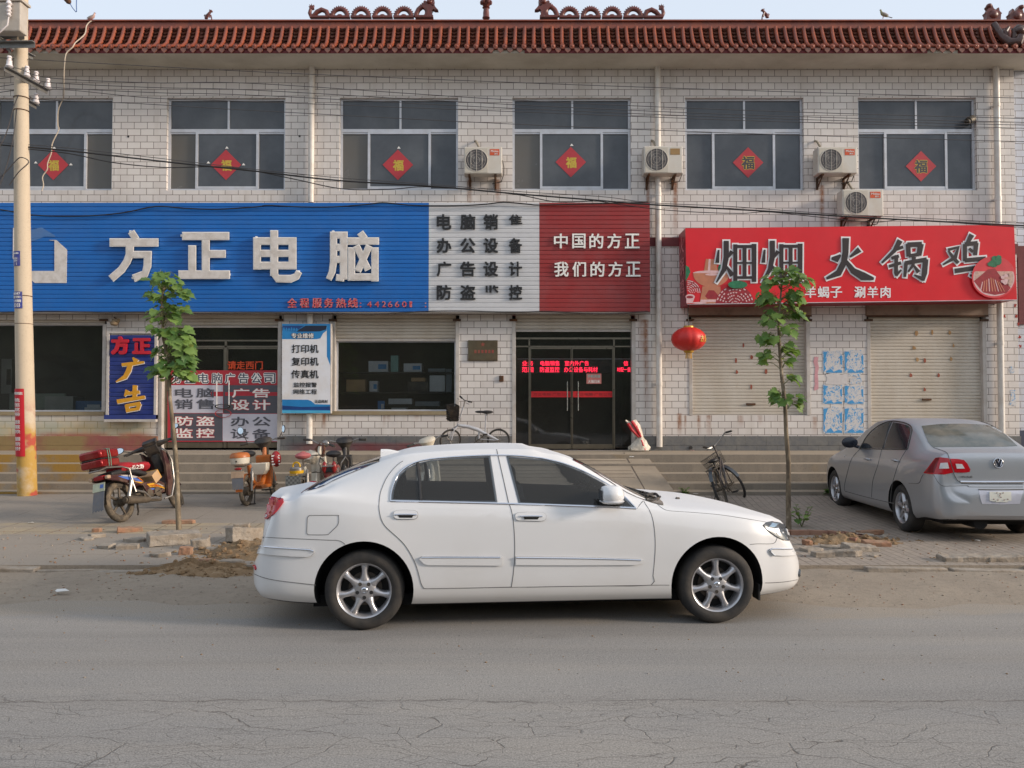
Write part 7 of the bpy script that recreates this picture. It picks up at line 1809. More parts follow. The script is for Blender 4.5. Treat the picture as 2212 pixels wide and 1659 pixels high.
for y in (-.13, .105):
    mb = MB(); mb.prism([(-.3,.66),(-.05,.66),(.25,.62),(.42,.5),(.36,.46),(.1,.52),(-.15,.58),(-.3,.6)], lambda a, b: (a, y, b), (0, .025, 0)); mb.prism([(.36,.5),(.75,.5),(.88,.44),(.84,.32),(.6,.3),(.44,.36)], lambda a, b: (a, y, b), (0, .025, 0)); sp_ = MBK.b(mb, 'side_panel', m_maroon, bevel=.006)
    e = -.002 if y < 0 else .027
    mb = MB()
    for poly, m in (([(-.1,.635),(.12,.61),(.3,.56),(.38,.51),(.2,.535),(-.02,.6)], 2), ([(-.05,.645),(.15,.63),(.32,.585),(.2,.58),(.0,.625)], 1), ([(.14,.575),(.3,.545),(.4,.505),(.34,.49),(.2,.53)], 0), ([(.28,.6),(.36,.55),(.41,.51),(.33,.55)], 3), ([(.46,.47),(.6,.475),(.76,.43),(.86,.36),(.7,.405),(.52,.42)], 0), ([(.5,.445),(.66,.45),(.8,.40),(.7,.41),(.56,.42)], 3), ([(.6,.46),(.74,.45),(.84,.40),(.72,.425)], 1), ([(.5,.40),(.7,.39),(.62,.375),(.52,.38)], 2)):
        mb.prism(poly, lambda a, b: (a, y+e*(1+.0), b), (0, .0008+.0003*m, 0), m)
    MBK.b(mb, 'flame_sticker', m_flame, sp_, smooth=0)
mb = MB(); mb.obox((.58, 0, .36), (.34, .2, .16)); mb.tube([(.66, -.11, .34), (.66, -.15, .34)], .07, 14); mb.tube([(.5, -.1, .34), (.5, -.14, .34)], .06, 14); mb.tube([(.7, 0, .35), (.92, 0, .40)], .06, 10); mb.obox((.34, 0, .33), (.3, .08, .07)); mb.tube([(.5, -.13, .3), (.62, -.2, .33), (.7, -.21, .36)], .009, 6); MBK.b(mb, 'engine', m_dmetal, bevel=.01)
mb = MB(); mb.tube([(.76, -.1, .30), (.7, -.13, .22), (.5, -.15, .23), (.38, -.16, .245)], .026, 8); mb.tube([(.4, -.165, .245), (.1, -.18, .27), (-.1, -.185, .29)], [.045, .055, .055], 12); mb.tube([(-.1, -.185, .29), (-.115, -.186, .292)], [.04, .028], 12); MBK.b(mb, 'exhaust', m_dmetal)
mb = MB(); mb.tube([(0, .07, .285), (.4, .06, .32)], .02, 8); mb.tube([(0, -.07, .285), (.4, -.06, .32)], .02, 8); mb.tube([(.4, .14, .26), (.36, .26, .1), (.33, .32, .0)], .012, 6); mb.tube([(.3, -.05, .28), (.2, -.12, .1), (.14, -.15, .06)], .013, 6); MBK.b(mb, 'swing_arm', m_frame)
mb = MB()
for i in range(10): a = radians(75+i*11); b_ = radians(75+(i+1)*11); mb.add([(.325*cos(a), -.065, .3+.325*sin(a)), (.325*cos(a), .065, .3+.325*sin(a)), (.325*cos(b_), .065, .3+.325*sin(b_)), (.325*cos(b_), -.065, .3+.325*sin(b_))], [(0,1,2,3)])
MBK.b(mb, 'rear_mudguard', m_frame)
mb = MB(); saw = [(-.1, .10), (.1, .10)]
mb.prism([(-.085,.46),(.085,.46),(.09,.2)]+[(.09-.18*(i+.5)/8, .215 if i % 2 else .195) for i in range(8)]+[(-.09,.2)], lambda a, b: (-.36-.25*(.46-b)*1.2, a, b), (.006, 0, 0)); MBK.b(mb, 'mud_flap', m_flap, smooth=0)
mb = MB(); mb.obox((-.345, 0, .52), (.006, .19, .12), (0, .3, 0)); mb.obox((-.349, -.05, .53), (.004, .05, .05), (0, .3, 0), 1); MBK.b(mb, 'number_plate', [M('plate_green_white', S(182, 186, 160), .5, var=.15, scale=20), m_flame[2]], smooth=0)
mb = MB(); mb.obox((-.29, 0, .645), (.09, .15, .06)); mb.obox((-.3, -.13, .64), (.07, .05, .05), m=1); mb.obox((-.3, .13, .64), (.07, .05, .05), m=1); MBK.b(mb, 'tail_lamp', [m_redp, m_platey], bevel=.012)
X = MBK.M
def held(name, label, cat, parts, group=None):
    T = None
    for nm, mb, mats, bev in parts:
        mb.v = [X @ v for v in mb.v]
    v0 = parts[0][1].v; c = Vector((sum(v.x for v in v0)/len(v0), sum(v.y for v in v0)/len(v0), min(v.z for v in v0)))
    T = thing(name, label, cat, c, group=group)
    for nm, mb, mats, bev in parts: mb.build(nm, mats, T, smooth=40, bevel=bev)
    return T
m_case = M('metallic_red', S(140, 26, 28), .25, .35, var=.06, scale=4, dirt=(S(190, 150, 130), .25, 3)); m_cord = M('green_cord', S(96, 140, 122), .7)
a = MB(); a.box(-.42, -.06, -.17, .17, .785, .888); b_ = MB(); b_.box(-.425, -.055, -.175, .175, .903, 1.02); b2 = MB(); b2.box(-.418, -.062, -.168, .168, .8885, .9025)
cd = MB()
for x in (-.29, -.25): cd.tube([(x-.02, -.19, .78), (x, -.186, .9), (x, -.18, 1.02), (x, 0, 1.03), (x+.02, .18, 1.02), (x, .186, .88), (x, .18, .78)], .006, 5)
em = MB(); em.tube([(-.049, -.04, .965), (-.045, 0, .95), (-.049, .04, .965)], .006, 5); em.box(-.05, -.046, -.05, .05, .925, .935)
held('tool_case', 'metallic red hard case roped with green cord on the motorbike rack', 'case', [('lower_shell', a, m_case, .02), ('lid', b_, m_case, .03), ('middle_band', b2, m_black, .004), ('cord', cd, m_cord, 0), ('lid_emblem', em, M('pale_emblem', S(190, 150, 120), .5), 0)])
a = MB(); vs = []
for i in range(9):
    t_ = i/8; x = -.0+.58*t_; r = .075+.02*sin(t_*7); 
    for j in range(12): q = 2*pi*j/12; vs.append((x, r*1.75*cos(q), .735+.03*sin(t_*3)+r*.85*sin(q)+random.uniform(-.006, .006)))
a.add(vs, [(i*12+j, i*12+(j+1) % 12, (i+1)*12+(j+1) % 12, (i+1)*12+j) for i in range(8) for j in range(12)]+[tuple(range(12)), tuple(range(107, 95, -1))])
l_ = MB(); text_on(l_, '山石之韵', lambda p, q: (p, -.156+abs(q-.735)*.5, q), (0, .004, 0), (.1, .70, .44, .765), .015)
held('red_cloth_bag', 'red cloth bag with white writing lying over the motorbike seat', 'bag', [('cloth', a, M('red_cloth', S(152, 22, 32), .85, var=.12, scale=10, bump=(20, .5, .01)), 0), ('writing', l_, m_rimw, 0)])
a = MB(); a.obox((.68, -.02, .56), (.17, .27, .14), (0, -.5, 0)); t_ = MB(); t_.obox((.75, -.02, .60), (.012, .272, .142), (0, -.5, 0))
held('cardboard_box', 'brown cardboard box wedged between seat and shield of the motorbike', 'box', [('carton', a, m_card, .004), ('taped_end', t_, M('carton_end', S(206, 150, 60), .7), 0)])

# ---- small electric scooters
def scooter(name, label, pos, head, lean, kind, steer=.1):
    B = Bike(name, label, 'scooter', pos, head, lean, 'electric scooters by the steps')
    body = dict(orange=m_orange, pink=m_cream, black=M('red_body', S(112, 40, 42), .3, var=.12, scale=7, dirt=(S(200, 150, 130), .4, 8)), white=m_cream)[kind]
    sl = steerL(.86, .7, radians(22), steer); r = .225
    B.wheel(0, r, .03, cast=0, spokes=18, hub=.07); B.wheel(1.08, r, .028, spokes=18, hub=.045, L=sl)
    mb = MB()
    for y in (-.055, .055): mb.tube([(1.08, y, r), (1.02, y, .42), (.93, y*.6, .6)], .016, 8)
    mb.tube([(.93, 0, .58), (.84, 0, .86)], .022, 8); B.b(mb, 'front_fork', m_chr, L=sl)
    mb = MB()
    for i in range(9): a = radians(10+i*17); b_ = radians(10+(i+1)*17); mb.add([(1.08+.255*cos(a), -.045, r+.255*sin(a)), (1.08+.255*cos(a), .045, r+.255*sin(a)), (1.08+.255*cos(b_), .045, r+.255*sin(b_)), (1.08+.255*cos(b_), -.045, r+.255*sin(b_))], [(0,1,2,3)])
    B.b(mb, 'front_mudguard', body, L=sl)
    mb = MB(); mb.tube([(.84, 0, .9), (.74, 0, .42), (.62, 0, .28), (.4, 0, .27), (.24, 0, .36), (.16, 0, .62)], [.03, .05, .05, .05, .05, .035], 10); mb.tube([(.3, .04, .3), (0, .075, r)], .018, 8); mb.tube([(.3, -.04, .3), (0, -.075, r)], .018, 8)
    mb.prism([(.72,.72),(.8,.74),(.84,.5),(.78,.26),(.7,.25),(.74,.5)], lambda a, b: (a, -.12, b), (0, .24, 0))
    mb.prism([(.35,.22),(.75,.22),(.78,.27),(.3,.28)], lambda a, b: (a, -.12, b), (0, .24, 0)); B.b(mb, 'frame', m_black if kind == 'black' else body, bevel=.012)
    mb = MB()
    for y in (-.09, .09): mb.tube([(0, y, r), (.06, y, .58)], .02, 8); mb.tube([(.03, y, .38), (.05, y, .52)], .03, 10)
    B.b(mb, 'rear_shock', m_chr)
    mb = MB()
    for i in range(10): a = radians(60+i*12); b_ = radians(60+(i+1)*12); mb.add([(.26*cos(a), -.055, r+.01+.26*sin(a)), (.26*cos(a), .055, r+.01+.26*sin(a)), (.26*cos(b_), .055, r+.01+.26*sin(b_)), (.26*cos(b_), -.055, r+.01+.26*sin(b_))], [(0,1,2,3)])
    B.b(mb, 'rear_mudguard', body if kind != 'pink' else m_flap)
    mb = MB(); hz = .97
    mb.tube([(.79, .34, hz-.01), (.81, .22, hz+.01), (.83, .08, hz-.03), (.83, -.08, hz-.03), (.81, -.22, hz+.01), (.79, -.34, hz-.01)], .012, 8)
    for sg in (-1, 1): mb.tube([(.80, sg*.24, hz), (.785, sg*.36, hz-.01)], .02, 10, 1); mb.tube([(.84, sg*.2, hz-.01), (.83, sg*.34, hz-.025)], .006, 6)
    HB = B.b(mb, 'handlebar', [m_chr, m_black], L=sl)
    if kind in ('orange', 'black', 'white'):
        mb = MB(); mm = m_black if kind != 'white' else m_cream
        mb.lathe([(.02, -.3), (.05, -.24), (.07, -.12), (.15, .0), (.13, .03), (.08, .045), (0, .05)], (.85, 0, hz-.0), (-.25, 0, 1), 18); k = 0
        for v in mb.v[k:]: v.x = .85+(v.x-.85)*.75
        mb.tube([(.92, 0, hz-.06), (.95, 0, hz-.06)], .06, 14, 1); B.b(mb, 'head_cowl', [mm, m_clear], L=sl)
    else:
        mb = MB(); mb.ball((.93, 0, hz-.02), (.05, .075, .06), 12, 8, 1); mb.tube([(.84, .02, hz-.02), (.8, .06, hz-.12), (.84, -.02, .75), (.8, .05, .68)], [.02, .03, .035, .03], 8, 0); mb.tube([(.84, -.05, hz-.02), (.8, -.12, hz-.1), (.82, -.08, .72)], [.02, .025, .02], 8, 0)
        B.b(mb, 'wrapped_stem', [M('brown_wrap', S(96, 62, 48), .85, var=.2, scale=14), m_chr], L=sl)
    # saddle and tail
    mb = MB(); sm = {'pink': M('pink_cushion', S(178, 100, 100), .85, var=.1, scale=12), 'black': m_seatb}.get(kind, m_seatb)
    sx, sz = (.14, .79)
    mb.ball((sx, 0, sz), (.14, .12, .055), 18, 8); mb.ball((sx+.12, 0, sz-.01), (.1, .05, .035), 12, 6)
    if kind == 'pink': mb.ball((sx, 0, sz+.02), (.07, .06, .05), 12, 6)
    B.b(mb, 'saddle', sm)
    mb = MB(); mb.tube([(.16, 0, .6), (.14, 0, .75)], .018, 8); mb.tube([(.1, -.07, .66), (-.18, -.08, .62)], .01, 6); mb.tube([(.1, .07, .66), (-.18, .08, .62)], .01, 6); mb.tube([(-.18, -.08, .62), (-.18, .08, .62)], .01, 6); B.b(mb, 'seat_post', m_chr)
    if kind == 'orange':
        mb = MB(); mb.lathe([(0, .635), (.10, .635), (.135, .66), (.145, .735), (.145, .75)], (-.16, 0, 0), n=24); mb.tube([(-.305, 0, .70), (-.295, 0, .70)], .014, 8, 1); bx = B.b(mb, 'tail_box', [m_cream, m_black])
        mb = MB(); mb.lathe([(.15, .752), (.15, .765), (.142, .80), (.11, .825), (0, .835)], (-.16, 0, 0), n=24); B.b(mb, 'box_lid', m_orange, bx)
        mb = MB(); mb.ball((-.25, 0, .585), (.03, .06, .022), 10, 6); B.b(mb, 'tail_lamp', m_redp)
        mb = MB(); mb.obox((-.28, 0, .5), (.006, .2, .1), (0, .15, 0)); B.b(mb, 'number_plate', m_platey, smooth=0)
        mb = MB(); mb.prism([(-.09,.45),(.09,.45),(.085,.28)]+[(.085-.17*(i+.5)/8, .27 if i % 2 else .285) for i in range(8)]+[(-.085,.28)], lambda a, b: (-.285-.1*(.45-b), a, b), (.005, 0, 0)); B.b(mb, 'mud_flap', m_flap, smooth=0)
        mb = MB(); mb.prism([(-.14,.62),(.14,.62),(.13,.5),(.07,.43),(-.07,.43),(-.13,.5)], lambda a, b: (.52, a, b), (.16, 0, 0)); B.b(mb, 'battery_box', m_cream, bevel=.015)
        mirror_on(B, (.80, .24, hz), (.78, .32, hz+.22), sl, (.05, .065), (-1, -.1, .1)); mirror_on(B, (.80, -.26, hz), (.76, -.36, hz+.14), sl, (.03, .065), (-.8, .5, .2))
        mb = MB()
        for y in (-.1, .1): mb.tube([(.05, y, .02), (.2, y*.6, .26)], .01, 6)
        mb.tube([(.05, -.12, .02), (.05, .12, .02)], .01, 6); B.b(mb, 'stand', m_frame)
        mb = MB(); mb.tube([(.36, -.1, .2), (.36, -.2, .2)], .012, 6); mb.obox((.36, -.22, .2), (.07, .1, .025)); B.b(mb, 'pedal', m_black)
    if kind == 'pink':
        mb = MB(); mb.lathe([(0, .54), (.10, .54), (.105, .565), (.105, .585)], (-.13, 0, 0), n=20); mb.lathe([(.105, .586), (.105, .62), (.09, .635), (0, .64)], (-.13, 0, 0), n=20, m=1); mb.torus((-.13, 0, .65), (1, 0, 0), .055, .014, 16, 6, 0); mb.prism([(-.07,.53),(.07,.53),(.05,.50),(.02,.505),(0,.495),(-.02,.505),(-.05,.50)], lambda a, b: (-.24, a, b), (.006, 0, 0), 0)
        B.b(mb, 'battery_pack', [M('yellow_plastic', S(206, 158, 20), .4), m_chr])
        def flapm():
            t = NT('chequered_flap'); c = t.n('ShaderNodeTexChecker'); c.inputs['Scale'].default_value = 30; t.l(t.co(), c.inputs['Vector']); x, y, z = t.xyz()
            t.set(Base_Color=t.mix(t.math('MULTIPLY', c.outputs['Fac'], .5), S(88, 88, 86), S(150, 150, 144)), Roughness=.85); return t.m
        mb = MB(); mb.prism([(-.12,.52),(.12,.52),(.125,.1),(-.125,.1)], lambda a, b: (-.27-.06*(.52-b), a, b), (.006, 0, 0)); B.b(mb, 'mud_flap', flapm(), smooth=0)
        mb = MB(); mb.prism([(.3,.66),(.5,.66),(.62,.42),(.56,.2),(.36,.2),(.28,.4)], lambda a, b: (a, -.2, b), (0, .05, 0)); B.b(mb, 'side_shield', m_cream, bevel=.012)
        mb = MB(); mb.ball((.74, .12, .74), (.1, .16, .1), 12, 7)
        for v in mb.v: v += Vector((random.uniform(-.015, .015), random.uniform(-.02, .02), random.uniform(-.02, .02)))
        B.b(mb, 'plastic_wrap', m_sack)
    if kind == 'black':
        mb = MB()
        for y in (-.16, .16):
            mb.tube([(.0, y*.7, .45), (-.05, y*1.1, .66), (.1, y*1.25, .74), (.3, y*1.2, .66), (.34, y, .4)], .01, 6)
        mb.tube([(-.02, -.11, .5), (-.1, -.1, .56), (-.1, .1, .56), (-.02, .11, .5)], .01, 6); B.b(mb, 'guard_rails', m_chr)
        mb = MB(); x0, x1, y0, y1 = -.02, .24, .17, .3
        for z in (.52, .78):
            mb.tube([(x0,y0,z),(x1,y0,z),(x1,y1,z),(x0,y1,z),(x0,y0,z)], .006, 5)
        for i in range(5):
            for a, b in (((x0+.26*i/4, y0), (x0+.26*i/4, y0)), ((x0+.26*i/4, y1), (x0+.26*i/4, y1))): mb.tube([(*a, .52), (*b, .78)], .003, 4)
        B.b(mb, 'side_basket', m_frame)
        mb = MB(); mb.prism([(-.07,.62),(.07,.62),(.1,.52),(.08,.4),(-.08,.4),(-.1,.52)], lambda a, b: (-.08, a, b), (.28, 0, 0)); mb.ball((-.1, .075, .6), (.04, .04, .09), 10, 8, 1); mb.ball((-.1, -.075, .6), (.04, .04, .09), 10, 8, 1); B.b(mb, 'tail_fairing', [body, m_redp], bevel=.02)
        mb = MB(); mb.obox((-.1, 0, .56), (.04, .2, .07)); B.b(mb, 'tail_trim', m_black, bevel=.01)
    return B.root
def at(px, d, dx=0):
    x = P(px, 1050, d).x+dx; return Vector((x, d, gz(x, d)))
scooter('electric_scooter', 'orange scooter with a white and orange tail box standing at the steps', at(534, 12.75), radians(85), radians(4), 'orange', .25)
B_o = frame_mat(at(534, 12.75), radians(85), radians(4)); X = B_o
a = MB(); a.ball((.74, -.22, .66), (.09, .08, .13), 14, 9); l_ = MB()
for i in range(4): l_.obox((.665, -.2+.0, .58+i*.045), (.02, .05, .02), (0, 0, .3))
for i in range(4): l_.obox((.70, -.285, .58+i*.045), (.04, .02, .02), (0, 0, .3))
held('red_print_bag', 'small red bag with white print hanging from the orange scooter', 'bag', [('bag_body', a, m_redp, 0), ('white_print', l_, m_rimw, 0)])
scooter('electric_scooter', 'cream scooter with a round pink saddle and yellow battery pack', at(652, 12.55), radians(82), radians(3), 'pink', -.5)
scooter('electric_scooter', 'black headed scooter with red body partly behind the white car rear window', at(718, 12.75), radians(86), radians(2), 'black', .12)
scooter('electric_scooter', 'white headed scooter showing only its handlebar over the white car roof', at(921, 13.1), radians(84), radians(8), 'white', .35)

# ---- bicycles
def bicycle(name, label, pos, head, lean, r, wb, steer, fold):
    B = Bike(name, label, 'bicycle', pos, head, lean)
    rake = radians(20); sl = steerL(wb-.16, r+.35, rake, steer)
    fc = M('silver_frame', S(190, 190, 194), .35, .3) if fold else M('worn_frame', S(66, 66, 68), .5, .3, var=.25, scale=14, dirt=(S(120, 90, 64), .5, 8))
    B.wheel(0, r, .018 if fold else .02, spokes=24, hub=.03, rim=m_chr if fold else m_dmetal, tyre=m_tyre); B.wheel(wb, r, .018 if fold else .02, spokes=24, hub=.022, rim=m_chr if fold else m_dmetal, tyre=m_tyre, L=sl)
    hs = (wb-.16, 0, r+.42 if not fold else r+.34); bb = (wb*.40, 0, r+.02 if fold else r-.02); sx = bb[0]-.12 if not fold else .24
    mb = MB()
    for y in (-.045, .045): mb.tube([(wb, y, r), (wb-.06, y, r+.22), (hs[0]+.03, y*.5, hs[2]-.08)], .011, 8)
    top = (hs[0]-.10, 0, 1.05 if not fold else .88)
    mb.tube([(hs[0]+.03, 0, hs[2]-.08), top], .014, 8); B.b(mb, 'front_fork', fc if not fold else fc, L=sl)
    mb = MB()
    if fold:
        mb.tube([(hs[0], 0, hs[2]-.05), (wb*.62, 0, r+.26), (wb*.42, 0, r+.2), (.22, 0, r+.1), (0, .05, r)], [.032, .04, .04, .034, .018], 10); mb.tube([(.26, 0, r+.12), (.24, 0, .74)], .016, 8); mb.tube([(.38, 0, r+.17), bb], .02, 8)
        mb.tube([bb, (0, -.05, r)], .01, 6); mb.tube([bb, (0, .05, r)], .01, 6)
    else:
        mb.tube([(hs[0]+.0, 0, hs[2]), (hs[0]-.12, 0, r+.2), (bb[0]+.2, 0, r+.02), bb], .018, 8); mb.tube([(hs[0]-.02, 0, hs[2]+.06), (sx+.16, 0, r+.2), (sx+.04, 0, r+.12)], .014, 8); mb.tube([bb, (sx-.02, 0, .72)], .016, 8)
        for y in (-.05, .05): mb.tube([bb, (0, y, r)], .009, 6); mb.tube([(sx, y*.4, .62), (0, y, r)], .009, 6)
    B.b(mb, 'frame', fc)
    mb = MB(); ht = top[2]
    if fold: mb.tube([(top[0], 0, ht-.03), (top[0]-.02, 0, ht+.12)], .012, 8); mb.tube([(top[0]-.04, .27, ht+.14), (top[0]-.02, 0, ht+.12), (top[0]-.04, -.27, ht+.14)], .011, 8); gp = [((top[0]-.03, sg*.16, ht+.13), (top[0]-.04, sg*.29, ht+.145)) for sg in (-1, 1)]
    else: mb.tube([(top[0]-.26, .29, ht+.04), (top[0]-.1, .25, ht+.07), (top[0]+.0, .12, ht+.0), (top[0]+.03, 0, ht-.02), (top[0]+.0, -.12, ht+.0), (top[0]-.1, -.25, ht+.07), (top[0]-.26, -.29, ht+.04)], .012, 8); gp = [((top[0]-.14, sg*.26, ht+.065), (top[0]-.27, sg*.295, ht+.035)) for sg in (-1, 1)]
    for a, b_ in gp: mb.tube([a, b_], .018, 8, 1); mb.tube([Vector(a)+Vector((.06, 0, -.02)), Vector(b_)+Vector((.05, 0, -.04))], .005, 5)
    B.b(mb, 'handlebar', [m_chr, m_black], L=sl)
    mb = MB(); mb.ball((sx-.02, 0, .80 if not fold else .77), (.12, .085 if not fold else .07, .035), 14, 7); mb.ball((sx+.12, 0, .80 if not fold else .775), (.1, .03, .025), 10, 6); mb.tube([(sx-.01, 0, .70), (sx-.02, 0, .79)], .013, 8); B.b(mb, 'saddle', m_seatb)
    mb = MB(); cx0, cx1, hz0, hz1 = hs[0]+.06, hs[0]+.30, r+.36, r+.58
    if fold: cx0, cx1, hz0, hz1 = hs[0]+.03, hs[0]+.22, .62, .92
    w = .15 if not fold else .1
    for f_ in ((0, .86), (.33, .92), (.66, .96), (1, 1.0)):
        z = lerp(hz0, hz1, f_[0]); k = f_[1]; xm = (cx0+cx1)/2; hx = (cx1-cx0)/2*k; mb.tube([(xm-hx,-w*k,z),(xm+hx,-w*k,z),(xm+hx,w*k,z),(xm-hx,w*k,z),(xm-hx,-w*k,z)], .005, 5)
    for i in range(9):
        for (ax, ay) in ((-1+2*i/8, -1), (-1+2*i/8, 1), (-1, -1+2*i/8), (1, -1+2*i/8)):
            xm = (cx0+cx1)/2; hx = (cx1-cx0)/2; mb.tube([(xm+ax*hx*.86, ay*w*.86, hz0), (xm+ax*hx, ay*w, hz1)], .0035 if not fold else .006, 4)
    if fold:
        for i in range(7): z = lerp(hz0, hz1, (i+.5)/7); xm = (cx0+cx1)/2; hx = (cx1-cx0)/2; mb.tube([(xm-hx,-w,z),(xm+hx,-w,z),(xm+hx,w,z),(xm-hx,w,z),(xm-hx,-w,z)], .006, 4)
    mb.box(cx0+.01, cx1-.01, -w*.85, w*.85, hz0-.004, hz0+.004); B.b(mb, 'basket', m_frame, L=sl)
    mb = MB(); mb.torus((bb[0], -.045, bb[2]), (0, 1, 0), .075, .008, 24, 5); mb.disc((bb[0], -.045, bb[2]), (0, 1, 0), .03, 12); mb.tube([(bb[0], -.06, bb[2]), (bb[0]+.12, -.07, bb[2]-.1)], .01, 6); mb.tube([(bb[0], .06, bb[2]), (bb[0]-.12, .07, bb[2]+.1)], .01, 6)
    mb.obox((bb[0]+.12, -.12, bb[2]-.1), (.09, .1, .03), m=1); mb.obox((bb[0]-.12, .12, bb[2]+.1), (.09, .1, .03), m=1); mb.tube([(0, -.045, r+.03), (bb[0], -.045, bb[2]+.075)], .004, 4); mb.tube([(0, -.045, r-.03), (bb[0], -.045, bb[2]-.075)], .004, 4)
    B.b(mb, 'crank_set', [m_dmetal, m_black])
    def guard(cx, a0, a1, L=None, nm='mudguard'):
        mb = MB(); n = 12; R_ = r+.02
        for i in range(n):
            a, b_ = radians(lerp(a0, a1, i/n)), radians(lerp(a0, a1, (i+1)/n)); mb.add([(cx+R_*cos(a), -.028, r+R_*sin(a)), (cx+R_*cos(a), .028, r+R_*sin(a)), (cx+R_*cos(b_), .028, r+R_*sin(b_)), (cx+R_*cos(b_), -.028, r+R_*sin(b_))], [(0,1,2,3)])
        B.b(mb, nm, m_frame if fold else M('dull_guard', S(84, 88, 92), .5, .4, var=.2), L=L)
    guard(0, 40, 155 if not fold else 110); guard(wb, 20, 170, sl) if not fold else None
    if not fold:
        mb = MB(); mb.tube([(-.2, -.07, .67), (.14, -.07, .69)], .007, 6); mb.tube([(-.2, .07, .67), (.14, .07, .69)], .007, 6); mb.tube([(-.2, -.07, .67), (-.2, .07, .67)], .007, 6)
        for x in (-.1, 0., .1): mb.tube([(x, -.07, .68), (x, .07, .68)], .005, 5)
        for y in (-.07, .07): mb.tube([(-.12, y, .67), (0, y*.9, r)], .006, 5)
        B.b(mb, 'carrier', m_dmetal)
        mb = MB(); mb.tube([(.04, .06, r), (.0, .22, .02), (-.01, .28, -.05)], .01, 6); B.b(mb, 'kickstand', m_frame)
    return B.root
g0 = at(1569, 13.0); bicycle('old_bicycle', 'worn black bicycle with wire basket leaning on its stand by the right steps', g0, radians(65), radians(19), .345, 1.08, radians(46), False)
p = P(1077, 976, 16.05); bicycle('folding_bicycle', 'silver folding bicycle with dark basket standing on the platform by the tiled pier', (p.x, 16.05, PLAT), radians(180), radians(3), .225, .94, radians(28), True)
# ================================================================ pole, wires, trees, birds, litter
UD = 13.85
ub_ = P(59, 1063, UD); ub_.z = gz(ub_.x, UD)
UP = thing('utility_pole', 'tall round concrete utility pole at the left edge, stained with paint at its foot', 'utility pole', ub_)
def pole_mat():
    t = NT('pole_concrete'); x, y, z = t.xyz(); n = t.noise(4, 6, .65); f = t.noise(50, 3, .7); big = t.noise(1.6, 4, .6)
    c = t.mix(n, S(186, 170, 148), S(200, 184, 162)); low = t.math('SUBTRACT', 1., t.step(z, 1.2, 2.0))
    c = t.mix(t.math('MULTIPLY', low, t.ramp(big, [(.40, 0.), (.55, .95)])), c, S(178, 140, 62)); c = t.mix(t.math('MULTIPLY', t.math('MULTIPLY', low, .9), t.ramp(t.noise(2.4, 3), [(.56, 0.), (.62, 1.)])), c, S(168, 62, 56))
    c = t.mix(t.ramp(f, [(.3, .3), (.45, 0.)]), c, S(120, 104, 84)); t.set(Base_Color=c, Roughness=.88); t.bump(f, .25, .006); return t.m
tp_ = P(46, 100, UD); top = Vector((tp_.x, UD, tp_.z+1.4))
ax_pts = [(59, 1071), (55.5, 900), (52, 720), (49, 560), (47.5, 414), (46.5, 260), (46, 135), (46, 60)]
mb = MB(); mb.tube([P(x, y, UD) for x, y in ax_pts]+[top], [.150, .143, .135, .127, .12, .112, .102, .098, .095], 24); mb.build('shaft', pole_mat(), UP, smooth=50)
m_galv = M('galvanised', S(128, 128, 126), .5, .5, var=.15, dirt=(S(110, 92, 70), .4, 8)); m_cer = M('porcelain', S(214, 206, 206), .25, var=.05); m_tank = M('tank_paint', S(176, 168, 158), .55, var=.06, dirt=(S(130, 110, 90), .35, 4))
def arm(a, b, w=.06, ins=()):
    mb = MB(); d = (b-a); n = Vector((0, 0, 1)); s_ = d.cross(n).normalized()*w/2
    mb.add([a-s_, a+s_, b+s_, b-s_, a-s_+n*w*.2, a+s_+n*w*.2, b+s_+n*w*.2, b-s_+n*w*.2], [(0,1,2,3), (4,7,6,5), (0,4,5,1), (1,5,6,2), (2,6,7,3), (3,7,4,0)]); mb.add([a-s_, b-s_, b-s_-n*w, a-s_-n*w, a-s_*.8, b-s_*.8, b-s_*.8-n*w, a-s_*.8-n*w], [(0,1,2,3), (4,7,6,5), (2,6,7,3), (0,3,7,4), (1,5,6,2)])
    A = mb.build('crossarm', m_galv, UP, smooth=0)
    for t_ in ins:
        p = a.lerp(b, t_); mb = MB(); mb.lathe([(0, 0), (.035, 0), (.06, .02), (.045, .05), (.04, .10), (.045, .115), (.03, .125), (.028, .15), (.04, .165), (.03, .19), (0, .195)], p+Vector((0, 0, .02)), n=14); mb.build('insulator', m_cer, A)
arm(P(13, 145, 13.15), P(106, 196, 14.5), .065, (.07, .46, .68, .97)); arm(P(41, 206, 13.75), P(82, 229, 14.5), .06, (.1, .9))
arm(P(-40, 62, 13.3), P(74, 122, 14.5), .06); arm(P(-30, 80, 13.85)+Vector((0,-.13,0)), P(60, 81, 13.85)+Vector((0,-.13,0)), .08); arm(P(-30, 92, 13.55), P(73, 91, 13.55), .08); arm(P(20, 110, 14.1), P(-20, 60, 13.4), .06)
mb = MB(); z0, z1 = P(40, 70, 13.4).z, P(40, 6, 13.4).z; xr = P(44, 40, 13.35).x
mb.box(xr-.95, xr, 13.35, 13.56, z0, z1); TK = mb.build('transformer_tank', m_tank, UP, smooth=0, bevel=.02)
mb = MB(); mb.box(xr-.98, xr+.03, 13.32, 13.59, z1+.001, z1+.04); mb.build('tank_lid', m_tank, TK, smooth=0)
for k in range(2):
    mb = MB(); p = Vector((xr-.16-k*.5, 13.3, z1-.12)); mb.lathe([(.02, -.16), (.04, -.14), (.025, -.11), (.045, -.08), (.025, -.05), (.045, -.02), (.025, .02), (.05, .05), (.03, .1), (0, .12)], p, n=12); mb.tube([p+Vector((0,0,-.16)), p+Vector((-.02,0,-.3)), p+Vector((-.14,0,-.42)), p+Vector((-.4,.0,-.4))], .012, 6); mb.build('bushing', [m_cer], TK)
mb = MB()
